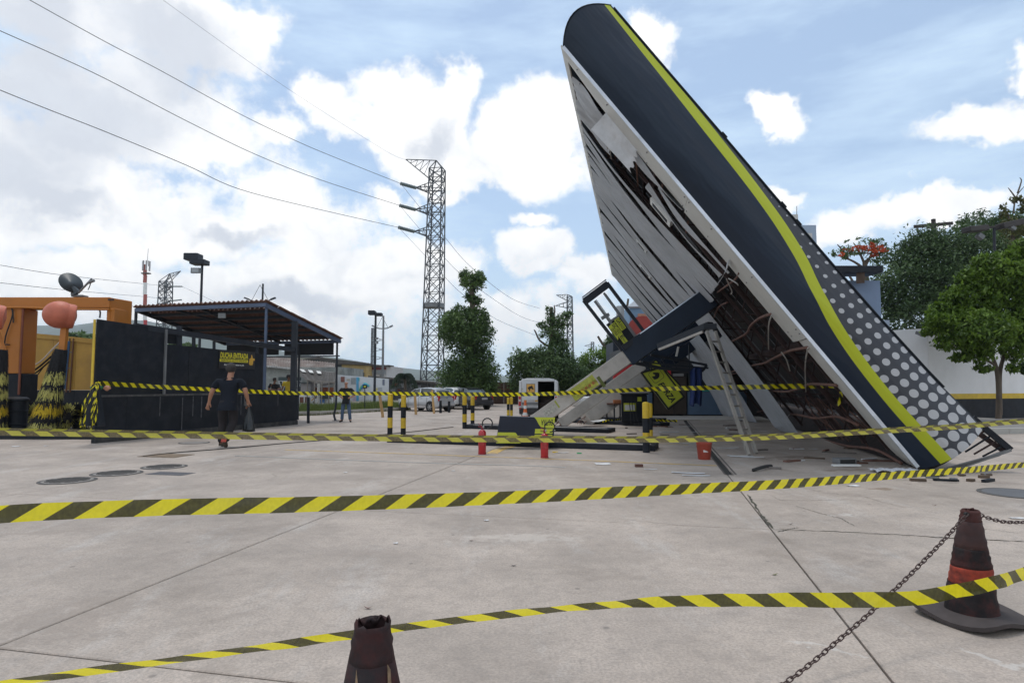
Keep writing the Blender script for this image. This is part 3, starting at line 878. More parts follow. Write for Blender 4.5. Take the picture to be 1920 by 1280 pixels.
# ---------------------------------------------------------------- tilted pump totem on the column: frame with price plates
def fr(u, v, Y=18.6): return at(u, v, Y)
def totem():
    t = T('pump_totem', 'tilted grey pump totem frame with small yellow fuel plates on the leaning column', 'pump totem', tuple(fr(1170, 656)))
    A, B, C, D = fr(1094, 563), fr(1138, 530), fr(1209, 624), fr(1167, 657)
    dep = V((.06, .26, .05))
    MB().bar(A + V((.03, 0, -.04)), B + V((.03, 0, -.04)), .21, .16, up=(0, 1, 0)).to('head_rail', DARKSTEEL, t)
    MB().bar(A + V((-.03, .02, .09)), B + V((-.03, .02, .09)), .03, .14, up=(0, 1, 0)).to('rail_cover', GREY, t)
    for p, q, m, w in ((A, D, DARKSTEEL, .09), (B, C, DARKSTEEL, .09), (fr(1115, 564), fr(1174, 645), GREY, .065), (fr(1132, 549), fr(1192, 633), GREY, .06), (fr(1118, 562), fr(1177, 644), GREY, .02), (fr(1136, 551), fr(1195, 631), GREY, .02)):
        MB().bar(p, q, w, w, up=(0, 1, 0)).to('upright', m, t)
    def plate(pts, name, mat, lift, par=t):
        b = MB(); vs = [fr(u, v) + V((0, -lift, 0)) for u, v in pts]
        n = len(vs); bk = V((0, .05 if lift < .03 else .012, 0))
        b.add(vs + [q + bk for q in vs], [list(range(n))[::-1], list(range(n, 2 * n))] + [[i, (i + 1) % n, n + (i + 1) % n, n + i] for i in range(n)])
        return b.to(name, mat, par)
    plate([(1137, 608), (1161, 591), (1191, 632), (1167, 651)], 'price_board', BLACKP, .01)
    def q(s, tt):     # s along the board's reading direction (down right), tt across
        o, e1, e2 = V((1138.5, 607, 0)), V((29.5, 41.5, 0)), V((22.5, -16, 0))
        p = o + e1 * s + e2 * tt; return (p.x, p.y)
    for s0, s1, t0, t1 in ((.04, .52, .50, .88), (.10, .60, .10, .46), (.60, 1.0, .12, .44)):
        plate([q(s0, t0), q(s1, t0), q(s1, t1), q(s0, t1)], 'fuel_plate', LIME, .05)
    ex = (fr(*q(1, 0)) - fr(*q(0, 0))).normalized(); ey = (fr(*q(0, 1)) - fr(*q(0, 0))).normalized()
    f = V((0, -.065, 0))
    for s_, s0, t0, w, h in (('GA', .07, .57, .15, .13), ('GC', .13, .17, .16, .13), ('E', .65, .17, .09, .11)):
        text(s_, BLACKTX, t, fr(*q(s0, t0)) + f, ex, ey, w, h, bold=.015)
    for s_, s0, t0, w in (('GASOLINA', .27, .70, .18), ('ADITIVADA', .27, .58, .18), ('GASOLINA', .36, .31, .16), ('COMUM', .36, .18, .14), ('Etanol', .78, .22, .13)):
        text(s_, BLACKTX, t, fr(*q(s0, t0)) + f, ex, ey, w, .05, bold=.005)
    plate([(1140, 613), (1145, 609), (1159, 625), (1158, 638)], 'name_plate', LIME, .08)
    ex2 = (fr(1158, 632) - fr(1142, 613)).normalized(); ey2 = (fr(1145, 608) - fr(1140, 612)).normalized()
    text('DUTRA', BLACKTX, t, fr(1144.5, 618.5) + V((0, -.10, 0)), ex2, ey2, .24, .085, bold=.012)
    MB().bar(fr(1128, 597), fr(1142, 589), .10, .08, up=(0, 1, 0)).to('board_edge', GREY, t)
    MB().bar(fr(1144, 602), fr(1163, 590), .06, .08, up=(0, 1, 0)).to('board_edge', GREY, t)
    MB().bar(fr(1166, 653), fr(1212, 622), .16, .3, up=(0, 1, 0)).to('foot_rail', DARKSTEEL, t)
totem()

# ---------------------------------------------------------------- hanging yellow fascia signs
def horse(t, o, ex, ey, s, mat, lift):
    pts = [(.30, .02), (.74, .02), (.86, .22), (.90, .46), (.84, .68), (.70, .84), (.56, .90), (.52, 1.0), (.44, .91), (.32, .84), (.20, .66), (.04, .44), (.06, .34), (.16, .30), (.26, .38), (.40, .44), (.46, .36), (.38, .18)]
    MB().prism([(x * s, y * s) for x, y in pts], o, ex, ey, lift).to('horse_emblem', mat, t)
def logo_frame(t, o, ex, ey, s, mat, lift, w=.06):
    pts = [(.12, 0), (.88, 0), (1, .12), (1, .88), (.88, 1), (.12, 1), (0, .88), (0, .12)]
    for i in range(8):
        a, b_ = pts[i], pts[(i + 1) % 8]
        MB().bar(o + ex * a[0] * s + ey * a[1] * s, o + ex * b_[0] * s + ey * b_[1] * s, w * s, .006, up=lift).to('emblem_border', mat, t)
def yellow_sign(corners, Y, label, print_=True):
    c = [at(u, v, Y) for u, v in corners]           # start-bottom, start-top, end-top, end-bottom in reading direction
    t = T('yellow_sign', label, 'sign', tuple(c[0]), 'yellow canopy signs hanging by the columns')
    n = (c[1] - c[0]).cross(c[2] - c[0]).normalized()
    if n.y < 0: n = -n
    bk = n * .22
    MB().add(c + [p + bk for p in c], [(0, 3, 2, 1), (4, 5, 6, 7), (0, 1, 5, 4), (1, 2, 6, 5), (2, 3, 7, 6), (3, 0, 4, 7)]).to('sign_box', M('sign_side', (.10, .105, .03), .5), t)
    def P(x, y): return c[0].lerp(c[3], x).lerp(c[1].lerp(c[2], x), y)
    b = MB(); b.add([P(.035, .06) - n * .006, P(.965, .06) - n * .006, P(.965, .94) - n * .006, P(.035, .94) - n * .006], [(0, 1, 2, 3)]); b.to('face', LIME, t)
    for a0, a1 in (((0, 0), (1, 0)), ((1, 0), (1, 1)), ((1, 1), (0, 1)), ((0, 1), (0, 0))):
        MB().bar(P(*a0), P(*a1), .035, .05, up=n).to('rim', BLACKP, t)
    if print_:
        ex = (P(1, 0) - P(0, 0)); ey = (P(0, 1) - P(0, 0)); L_, H_ = ex.length, ey.length
        ex.normalize(); ey = (ey - ex * ey.dot(ex)).normalized()
        f = -n * .012
        logo_frame(t, P(.08, .22) + f, ex, ey, H_ * .56, BLACKTX, n, .03)
        horse(t, P(.105, .30) + f, ex, ey, H_ * .40, BLACKTX, -n * .003)
        text('FORZA', BLACKTX, t, P(.40, .30) + f, ex, ey, L_ * .50, H_ * .29, shear=.25, bold=.03)
yellow_sign([(1202, 698), (1241, 688), (1283, 744), (1253, 767)], 20.2, 'yellow sign with black horse emblem and lettering, hanging tilted in front')
yellow_sign([(1217, 684), (1229, 674), (1277, 724), (1262, 752)], 21.8, 'second yellow sign mostly hidden behind the lettered one', False)

# ---------------------------------------------------------------- steel brackets, ladder, cloth
def strut(t, pts, Y, w, mat, name='strut'):
    ps = [at(u, v, Y) for u, v in pts]
    for a, b_ in zip(ps, ps[1:]): MB().bar(a, b_, w, w).to(name, mat, t)
st = T('sign_bracket', 'bent dark steel bracket sticking out below the leaning columns', 'bracket', tuple(at(1190, 682, 19.2)))
for pts, w in (([(1184, 679), (1240, 690), (1300, 695), (1318, 694)], .10), ([(1220, 665), (1270, 674), (1325, 684)], .07), ([(1205, 678), (1262, 685), (1328, 690)], .05), ([(1325, 684), (1318, 694)], .07),
               ([(1262, 672), (1268, 690)], .03), ([(1238, 668), (1250, 688)], .03), ([(1292, 647), (1292, 690), (1294, 730)], .035), ([(1268, 668), (1272, 650)], .05)):
    strut(st, pts, 19.2, w, DARKSTEEL)
st2 = T('light_arm', 'fallen dark steel arm with corroded lower edge below the leaning column head', 'steel arm', tuple(at(1236, 654, 17.6)))
MB().bar(at(1237, 650, 17.7), at(1333, 609, 16.2), .22, .16).to('arm', DARKSTEEL, st2)
MB().bar(at(1236, 655, 17.55), at(1318, 622, 16.3), .06, .06).to('corroded_edge', CONCOL, st2)
MB().bar(at(1320, 612, 16.2), at(1344, 612, 16.1), .20, .14).to('arm_head', DARKSTEEL, st2)
MB().bar(at(1338, 612, 16.1), at(1350, 632, 16.2), .09, .09).to('arm_bracket', DARKSTEEL, st2)
MB().bar(at(1268, 668, 18), at(1272, 650, 18), .05, .05).to('loose_tube', M('tube_white', (.5, .5, .48), .5), st2)
lad = T('ladder', 'old aluminium ladder leaning against the torn canopy lining', 'ladder', tuple(g(1412, 852)))
LADM = M('ladder_metal', (.34, .32, .29), .5, metal=.2, var=.2, dirt=(.15, .13, .11), dirt_amt=.5, dscale=8)
ra, rb = g(1404, 853), g(1418, 850)
ta, tb = at(1325, 621, 15.4), at(1341, 622, 15.6)
for p, q in ((ra, ta), (rb, tb)): MB().bar(p, q, .06, .10, up=(0, 1, 0)).to('rail', LADM, lad)
for k in range(1, 11):
    s = k / 11
    MB().bar(ra.lerp(ta, s), rb.lerp(tb, s), .035, .035).to('rung', LADM, lad)
CLOTH = M('blue_cloth', (.010, .026, .105), .85, var=.3, bump=.3, bscale=8)
clo = T('blue_overalls', 'dark blue cloth hung from the steel bracket beside the ladder', 'cloth', tuple(at(1305, 690, 19.0)))
def cl(s, t_):
    u = 1297 + (1317 - 1297) * s if t_ < .02 else 1293.5 + 22.5 * s + 2 * math.sin(t_ * 3)
    v = 692 + (759 - 692) * t_ + (3 * math.sin(s * 9) if t_ > .9 else 0) - 4 * math.sin(s * math.pi) * (1 - t_)
    p = at(u, v, 19.05); p.y += .07 * math.sin(s * 13 + t_ * 2) * (.3 + t_); return p
b = MB(); b.grid(cl, 22, 14); b.to('cloth', CLOTH, clo, smooth=True, solid=.01)

# ---------------------------------------------------------------- pump cabinet
def cabinet():
    a, b_ = at(1166, 796, 23.4), at(1214, 796, 23.4); a.z = b_.z = .135
    t = T('pump_cabinet', 'black pump cabinet with a yellow notice under the columns', 'cabinet', tuple(a))
    h = at(1166, 740, 23.4).z - .135
    MB().obox(a, b_ - a, V((.1, .7, 0)), UP * h).to('body', BLACKP, t, bevel=.03)
    MB().obox(a + UP * h + V((-.04, -.04, .003)), (b_ - a) + V((.08, 0, 0)), V((.1, .78, 0)), UP * .06).to('top', DARKSTEEL, t)
    f = V((0, -.006, 0)); dx = (b_ - a)
    MB().obox(a + dx * .08 + UP * h * .40 + f, dx * .48, V((0, .004, 0)), UP * h * .30).to('yellow_notice', LIME, t)
    MB().obox(a + dx * .12 + UP * h * .44 + f * 1.8, dx * .40, V((0, .004, 0)), UP * h * .19).to('notice_paper', PAPER, t)
    MB().obox(a + dx * .62 + UP * h * .76 + f, dx * .16, V((0, .004, 0)), UP * h * .16).to('yellow_badge', LIME, t)
    for k in range(3):
        MB().tube(smooth_pts([a + dx * (.28 + .12 * k) + UP * h * .8 + f * 3, a + dx * (.30 + .10 * k) + UP * h * .4 + V((0, -.2, 0)), a + dx * (.27 + .1 * k) + V((.05 * k, -.45, -.1))], 4), .012, 5).to('loose_cable', RUBBER, t)
cabinet()
tb_ = T('work_bench', 'small dark steel bench beside the pump cabinet', 'bench', tuple(at(1140, 792, 24.6)))
for u in (1138, 1152, 1163):
    p = at(u, 792, 24.6); p.z = 0
    MB().bar(p, V((p.x, p.y, .75)), .05).to('leg', DARKSTEEL, tb_)
MB().obox(V((at(1137, 790, 24.6).x, 24.4, .75)), V((.56, 0, 0)), V((0, .5, 0)), UP * .05).to('top', RUST, tb_)
MB().obox(V((at(1150, 790, 24.6).x, 24.35, .80)), V((.32, 0, 0)), V((0, .3, 0)), UP * .12).to('crate', M('orange_box', (.35, .12, .04), .7), tb_)

# ---------------------------------------------------------------- fire extinguishers, far cone, bucket
RED = M('extinguisher_red', (.42, .012, .018), .32, var=.12, dirt=(.2, .01, .015), dirt_amt=.3, dscale=9, coat=.3)
def extinguisher(u, v, label):
    p = g(u, v); s = 0.108 * p.y / 13.6
    t = T('fire_extinguisher', label, 'fire extinguisher', tuple(p), 'red fire extinguishers')
    r = 7.2 / F_PX * p.y; h = r * 6.3
    MB().lathe([(r * .92, 0), (r, .02), (r, h * .86), (r * .92, h * .92), (r * .55, h * .985), (r * .3, h), (0, h)], p, 20).to('cylinder', RED, t, smooth='angle')
    MB().lathe([(r * 1.03, 0), (r * 1.03, .035)], p, 20).to('foot_ring', M('foot_ring', (.3, .01, .015), .5), t)
    MB().cyl(p + UP * h, p + UP * (h + r * .75), r * .28, n=10).to('valve', M('valve', (.24, .02, .04), .5), t)
    q = p + UP * (h + r * .7)
    MB().bar(q, q + V((-r * 1.0, 0, r * .9)), r * .2, r * .12).to('handle', RED, t)
    MB().bar(q + V((0, 0, -r * .2)), q + V((-r * 1.1, 0, r * .1)), r * .2, r * .12).to('handle', RED, t)
    MB().cyl(q + V((r * .3, -r * .2, -.02)), q + V((r * .3, -r * .2, r * .3)), r * .22, n=8).to('gauge', STEEL, t)
    pts = [q + V((r * .1, 0, 0))]
    for k in range(13):
        a = math.radians(200 - 290 * k / 12)
        pts.append(q + V((r * 1.35 + r * 1.3 * math.cos(a), -.02, r * .9 + r * 1.3 * math.sin(a))))
    MB().tube(pts, r * .17, 7).to('hose', RUBBER, t, smooth=True)
    MB().obox(p + V((-r * .6, -r * 1.012, h * .38)), V((r * 1.2, 0, 0)), V((0, r * .3, 0)), UP * h * .26).to('label_plate', M('ext_label', (.34, .03, .03), .6, var=.5, scale=30), t)
extinguisher(904, 851, 'red fire extinguisher to the left, nearer the pair of far bollards')
extinguisher(1021, 858, 'red fire extinguisher standing in front of the fallen pump panel')
ORANGE = M('cone_orange', (.75, .16, .04), .5, var=.1)
def far_cone():
    p = g(985, 791); s = p.y / F_PX
    t = T('traffic_cone', 'clean orange traffic cone with white bands beside the white van', 'traffic cone', tuple(p))
    MB().box(p + UP * .02, (22 * s, 22 * s, .04)).to('base', ORANGE, t)
    H = 40 * s
    def r(k): return (7.5 * (1 - k) + 1.6 * k) * s
    for a, b_, m in ((.04, .30, ORANGE), (.30, .45, WHITEP), (.45, .62, ORANGE), (.62, .77, WHITEP), (.77, 1, ORANGE)):
        MB().lathe([(r(a), a * H), (r(b_), b_ * H)], p, 14).to('band', m, t, smooth='angle')
far_cone()
bk = T('paint_bucket', 'dented dirty red bucket standing by the open drain channel', 'bucket', tuple(g(1324, 862)))
BKM = M('bucket_red', (.36, .055, .03), .6, var=.25, scale=9, dirt=(.16, .05, .04), dirt_amt=.6, dscale=9)
p = g(1324, 862); p.y += .12
MB().lathe([(.115, 0), (.122, .01), (.150, .30), (.158, .31), (.158, .335), (.145, .335), (.135, .30), (.11, .02), (0, .02)], p, 22).to('shell', BKM, bk, smooth='angle')
MB().tube([p + V((.158 * math.cos(a), .158 * math.sin(a), .30 - .05 * math.sin(a * .5))) for a in [math.pi * k / 12 for k in range(13)]], .005, 5).to('handle', DARKSTEEL, bk)
for k in range(5):
    a = -1.95 + .14 * k
    MB().add([p + V(((.139) * math.cos(a + d_), .139 * math.sin(a + d_), z_)) for d_, z_ in ((0, .155), (.1, .15), (.1, .205 - .01 * k), (0, .21 - .01 * k))], [(0, 1, 2, 3)]).to('worn_print', WHITEP, bk)

# ---------------------------------------------------------------- old cones, chain
OLDC = M('old_cone_plastic', (.022, .018, .019), .85, var=.4, scale=7, bump=.25, bscale=25, dirt=(.12, .028, .022), dirt_amt=.6, dscale=6, spec=.25)
OLDR = M('old_cone_red', (.30, .045, .024), .8, var=.45, scale=6, dirt=(.03, .022, .022), dirt_amt=.85, dscale=7, spec=.25)
OLDB = M('old_cone_base', (.055, .044, .042), .9, var=.25, scale=9, dirt=(.05, .04, .04), dirt_amt=.6, dscale=6)
def old_cone(p, s, label, tilt=(0, 0), torn=False, rz=.3, H=.62):
    t = T('old_traffic_cone', label, 'traffic cone', tuple(p), 'grimy old traffic cones')
    R = Matrix.Rotation(rz, 3, 'Z')
    def Q(x, y, z): return p + (R @ V((x, y, 0)) + V((tilt[0] * z, tilt[1] * z, z))) * s
    # warped square base with rounded corners
    ring = []
    for k in range(32):
        a = 2 * math.pi * k / 32
        c, sn = math.cos(a), math.sin(a)
        m_ = (abs(c) ** 5 + abs(sn) ** 5) ** (-1 / 5)
        ring.append((.235 * m_ * c, .235 * m_ * sn))
    b = MB(); n = 32; vs = []
    for (k, z) in ((1, .004), (1, .026), (.62, .045)):
        vs += [Q(x * k, y * k, z + (.018 * math.sin(3 * math.atan2(y, x) + 1) + .018 if k == 1 else .01)) for x, y in ring]
    fs = [[j * n + i, j * n + (i + 1) % n, (j + 1) * n + (i + 1) % n, (j + 1) * n + i] for j in range(2) for i in range(n)] + [list(range(2 * n, 3 * n))]
    b.add(vs, fs); b.to('base', OLDB, t, smooth='angle')
    def cone(z0, z1, mat, name, open_=False):
        b = MB(); nn = 28; nz = 7; vs = []
        for j in range(nz + 1):
            z = z0 + (z1 - z0) * j / nz; k = (z - .03) / (H - .03)
            r = .138 * (1 - k) + .042 * k + (.0025 * math.sin(j * 2.2 + z0 * 40) if 0 < j < nz else 0)
            for i in range(nn):
                a = 2 * math.pi * i / nn
                zz = z + (.022 * math.sin(a * 3 + .6) * math.sin(a * 5) - .02 if open_ and j == nz else 0)
                rr = r * (1 + .035 * math.sin(2 * a + z * 9) + .02 * math.sin(5 * a + z * 21))
                vs.append(Q(rr * math.cos(a), rr * math.sin(a), zz))
        b.add(vs, [[j * nn + i, j * nn + (i + 1) % nn, (j + 1) * nn + (i + 1) % nn, (j + 1) * nn + i] for j in range(nz) for i in range(nn)])
        return b.to(name, mat, t, smooth=True, solid=.006)
    return t, Q, cone
pc = V((g(1822, 1160).x, g(1822, 1160).y, 0))
t, Q, cone = old_cone(pc, 1.13, 'grimy red and black traffic cone standing at the right, chain through its top', (.035, 0), False, .35)
cone(.03, .20, OLDC, 'lower_body'); cone(.20, .205, OLDC, 'ridge'); cone(.205, .295, OLDR, 'red_band'); cone(.295, .40, OLDC, 'dark_band'); cone(.40, .55, M('old_cone_mid', (.050, .022, .020), .85, var=.5, scale=8, dirt=(.04, .025, .025), dirt_amt=.8, dscale=9), 'upper_body'); cone(.55, .62, M('old_cone_neck', (.075, .028, .025), .85, var=.5, scale=9, dirt=(.03, .022, .022), dirt_amt=.8, dscale=9, spec=.25), 'neck', True)
pk = Q(0, 0, .585)
MB().cyl(Q(-.052, -.02, .592), Q(-.04, 0, .592), .013, n=10).to('chain_hole', BLACKTX, t)
pc2 = V((g(692, 1613).x, g(692, 1613).y, 0))
t2, Q2, cone2 = old_cone(pc2, 1.24, 'blackened broken-topped traffic cone at the bottom edge of the photo', (0, 0), True, .1, .60)
OLDK = M('old_cone_black', (.022, .018, .019), .85, var=.4, scale=8, dirt=(.10, .022, .018), dirt_amt=.5, dscale=5, spec=.25, bump=.25, bscale=30)
cone2(.03, .50, OLDK, 'lower_body'); cone2(.50, .605, OLDK, 'upper_body', True)
for (a0, z0, w_, h_) in ((-2.1, .40, .35, .10), (-.9, .455, .5, .05)):
    MB().add([Q2(r_ * math.cos(a0 + d_), r_ * math.sin(a0 + d_), z0 + e_) for d_, e_, r_ in ((0, 0, .075), (w_ * .3, .0, .075), (w_ * .35, h_ * .7, .069), (w_ * .1, h_, .067))], [(0, 1, 2, 3)]).to('pale_scar', M('cone_scar', (.22, .15, .09), .9, var=.4, scale=30), t2)
# rusty chain: every link a piece
CHAIN = M('chain_rust', (.075, .045, .040), .55, metal=.4, var=.4, scale=30)
def link_mesh():
    b = MB(); pts = []
    L_, R_ = .013, .0105
    for k in range(16):
        a = 2 * math.pi * k / 16
        pts.append(V((math.cos(a) * R_ + (L_ if math.cos(a) > 0 else -L_) * (1 if abs(math.cos(a)) > .01 else 0), math.sin(a) * R_, 0)))
    pts.append(pts[0].copy())
    b.tube(pts, .0034, 6, cap=False); return b
link_proto = None
def chain(pts, label, seg=.037):
    global link_proto
    P = smooth_pts(pts, 24)
    t = T('chain', label, 'chain', tuple(P[0]), 'rusty chains on the cone')
    cum = [0.0]
    for p_, q_ in zip(P, P[1:]): cum.append(cum[-1] + (q_ - p_).length)
    nk = int(cum[-1] / seg)
    ks = np.array([(k + .5) * seg for k in range(nk)])
    xs = [np.interp(ks, cum, [p_[i] for p_ in P]) for i in range(3)]
    xe = [np.interp(ks + .01, cum, [p_[i] for p_ in P]) for i in range(3)]
    for k in range(nk):
        c = V((xs[0][k], xs[1][k], xs[2][k])); d = V((xe[0][k], xe[1][k], xe[2][k])) - c
        if d.length < 1e-6: continue
        q = d.to_track_quat('X', 'Z').to_matrix().to_4x4() @ Matrix.Rotation((k % 2) * math.pi / 2 + .35, 4, 'X')
        if link_proto is None:
            o = link_mesh().to('chain_link', CHAIN, t, smooth=True, local=True); link_proto = o
        else:
            o = link_proto.copy(); COL.objects.link(o); o.parent = t
        o.matrix_local = Matrix.Translation(c - P[0]) @ q
    return t
ca_, cb_ = Q(-.055, -.02, .592), g(1455, 1290, .03)
chain([ca_, ca_.lerp(cb_, .2) + UP * -.03, ca_.lerp(cb_, .45) + UP * -.05, ca_.lerp(cb_, .7) + UP * -.045, cb_, g(1330, 1330, .02)], 'rusty chain hanging from the grimy cone towards the bottom of the photo')
e_ = Q(.05, 0, .59)
chain([e_, e_ + V((.12, .05, -.045)), e_ + V((.30, .12, -.085)), e_ + V((.6, .25, -.10)), e_ + V((1.0, .4, -.05))], 'rusty chain running from the grimy cone out of the photo to the right')

# ---------------------------------------------------------------- barrier tape
def tape_mat(name, per, shear, c1=(.88, .76, .012), c2=(.050, .047, .008), rough=.22):
    m = bpy.data.materials.new(name); m.use_nodes = True
    nt = m.node_tree; N, Lk = nt.nodes, nt.links; b = N['Principled BSDF']
    uv = N.new('ShaderNodeUVMap'); uv.uv_map = 'UVMap'
    sp = N.new('ShaderNodeSeparateXYZ'); Lk.new(uv.outputs[0], sp.inputs[0])
    def mt(op, a, c=0.0, d=0.0):
        n = N.new('ShaderNodeMath'); n.operation = op
        for k, x in enumerate((a, c, d)):
            if isinstance(x, (int, float)): n.inputs[k].default_value = x
            else: Lk.new(x, n.inputs[k])
        return n.outputs[0]
    ph = mt('FRACT', mt('DIVIDE', mt('ADD', sp.outputs[0], mt('MULTIPLY', sp.outputs[1], shear)), per))
    st_ = mt('LESS_THAN', ph, .5)
    no = N.new('ShaderNodeTexNoise'); Lk.new(uv.outputs[0], no.inputs['Vector']); no.inputs['Scale'].default_value = 60; no.inputs['Detail'].default_value = 3
    mp = N.new('ShaderNodeMapping'); Lk.new(uv.outputs[0], mp.inputs[0]); mp.inputs['Scale'].default_value = (60, 3, 1)
    Lk.new(mp.outputs[0], no.inputs['Vector']); no.inputs['Scale'].default_value = 1.0
    def mix(f, a, c):
        n = N.new('ShaderNodeMix'); n.data_type = 'RGBA'; Lk.new(f, n.inputs[0])
        for k, x in ((6, a), (7, c)):
            if isinstance(x, tuple): n.inputs[k].default_value = (*x, 1)
            else: Lk.new(x, n.inputs[k])
        return n.outputs[2]
    r = N.new('ShaderNodeValToRGB'); Lk.new(no.outputs[0], r.inputs[0]); r.color_ramp.elements[0].position = .35; r.color_ramp.elements[1].position = .75
    dk = mix(r.outputs[0], c2, tuple(x * 1.9 for x in c2)); yl = mix(r.outputs[0], c1, tuple(x * .88 for x in c1))
    col = mix(st_, dk, yl)
    Lk.new(col, b.inputs['Base Color']); b.inputs['Roughness'].default_value = rough
    tr = N.new('ShaderNodeBsdfTranslucent'); Lk.new(col, tr.inputs[0])
    mx = N.new('ShaderNodeMixShader'); mx.inputs[0].default_value = .48
    Lk.new(b.outputs[0], mx.inputs[1]); Lk.new(tr.outputs[0], mx.inputs[2])
    # slightly see-through film
    tp = N.new('ShaderNodeBsdfTransparent'); mx2 = N.new('ShaderNodeMixShader'); mx2.inputs[0].default_value = .06
    Lk.new(mx.outputs[0], mx2.inputs[1]); Lk.new(tp.outputs[0], mx2.inputs[2])
    Lk.new(mx2.outputs[0], N['Material Output'].inputs[0])
    return m
TAPE = tape_mat('barrier_tape', .215, .105)
TAPEM = tape_mat('barrier_tape_back', .215, -.105)
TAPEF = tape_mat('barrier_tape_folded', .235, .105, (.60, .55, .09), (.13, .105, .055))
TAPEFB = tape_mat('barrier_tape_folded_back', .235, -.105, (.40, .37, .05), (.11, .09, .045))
def tape(pix, label, mat=TAPE, wid=.07, wob=.0, fold=None, n=90, group='yellow and black barrier tapes', pre=None, tilt=None):
    """pix: (u, v, Y) points of the centre line; fold: the tape is doubled along its length"""
    pts = smooth_pts([at(u, v, Y) for u, v, Y in pix], 24)
    L_ = [0.0]
    for a, b_ in zip(pts, pts[1:]): L_.append(L_[-1] + (b_ - a).length)
    t = T('barrier_tape', label, 'barrier tape', tuple(pts[0]), group)
    def strip(o0, o1, v0, v1, m, name):
        b = MB(); vs, fs, uv = [], [], []
        for i, p in enumerate(pts):
            d = (pts[min(i + 1, len(pts) - 1)] - pts[max(i - 1, 0)]).normalized()
            up = UP - d * d.dot(UP); up.normalize(); sd = d.cross(up)
            s = i / (len(pts) - 1)
            a = tilt(s) if tilt else 0.0
            a += wob * math.sin(L_[i] * 3.1) + wob * .6 * math.sin(L_[i] * 7.7 + 1) + wob * .5 * math.sin(L_[i] * 19 + 2)
            upx = up * math.cos(a) + sd * math.sin(a)
            for o, e in ((o0, .003 * math.sin(L_[i] * 23)), ((o0 + o1) / 2, .007 * math.sin(L_[i] * 11) + .003 * math.sin(L_[i] * 31)), (o1, .003 * math.sin(L_[i] * 17 + 2))):
                vs.append(p + upx * o + sd * e)
        for i in range(len(pts) - 1):
            for k in range(2):
                fs.append([3 * i + k, 3 * i + 3 + k, 3 * i + 4 + k, 3 * i + k + 1])
                va, vb = v0 + (v1 - v0) * k / 2, v0 + (v1 - v0) * (k + 1) / 2
                uv.append([(L_[i], va), (L_[i + 1], va), (L_[i + 1], vb), (L_[i], vb)])
        b.add(vs, fs, uv); return b.to(name, m, t, smooth=True)
    if not fold:
        strip(-wid / 2, wid / 2, 0, 1, mat, 'film')
    else:
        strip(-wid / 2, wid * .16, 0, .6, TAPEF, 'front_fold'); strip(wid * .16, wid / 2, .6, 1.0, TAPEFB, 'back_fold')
    return t
tape([(-260, 993, 2.35), (0, 964, 2.55), (300, 951, 2.75), (620, 944, 3.05), (960, 932, 3.55), (1250, 918, 4.3), (1500, 905, 5.2), (1700, 889, 6.4), (1810, 881, 7.2), (1920, 871, 8.3), (2150, 852, 10)],
     'wide barrier tape stretched across the middle of the photo, nearest of the long ones', wob=.06, mat=TAPEM)
tape([(-260, 805, 5.6), (0, 809, 5.8), (300, 814, 6.0), (640, 819.5, 6.2), (960, 822.5, 6.5), (1260, 823, 6.9), (1460, 818, 7.3), (1640, 808, 7.7), (1800, 799, 8.1), (1920, 789, 8.4), (2200, 770, 9)],
     'folded barrier tape passing in front of the red extinguishers', wid=.068, fold=True)
tape([(183, 718, 16.3), (300, 725, 17.5), (420, 731, 18.6), (560, 737, 20.2), (700, 737.5, 21.0), (850, 738.5, 20.5), (980, 739, 19.5), (1100, 735, 18.5), (1230, 729, 17.4), (1380, 726, 16.0), (1480, 724, 15), (1566, 723, 14.2)],
     'far barrier tape tied from the black wall to the canopy, behind the walking man', wid=.12, wob=.35)
tape([(-120, 1308, 2.25), (50, 1275, 2.35), (250, 1247, 2.48), (480, 1215, 2.62), (690, 1185, 2.75), (860, 1162, 2.86), (1060, 1140, 3.0), (1250, 1127, 3.1), (1450, 1124, 3.14), (1620, 1124, 3.16), (1720, 1120, 3.17), (1800, 1106, 3.2), (1870, 1091, 3.3), (1920, 1075, 3.5), (2100, 1020, 4.2)],
     'lowest barrier tape running from the bottom left corner in front of the right cone', mat=TAPE, wid=.072, wob=.07, tilt=lambda s: .80 * (1 - min(1, max(0, (s - .42) / .22))))
tape([(1130, 789, 24.0), (1180, 786, 25.5), (1205, 784, 26.5), (1240, 788, 25.5), (1270, 789, 24.9)], 'short barrier tape lying on the ground behind the dark cabinet', wid=.10, wob=.6)
for (u, v, u2, v2, Y) in ((1577, 734, 1570, 760, 12.6),):
    tape([(u, v, Y), ((u + u2) / 2 + 3, (v + v2) / 2, Y), (u2, v2, Y)], 'short loose end of barrier tape dangling under the canopy edge', wid=.06, wob=.7)
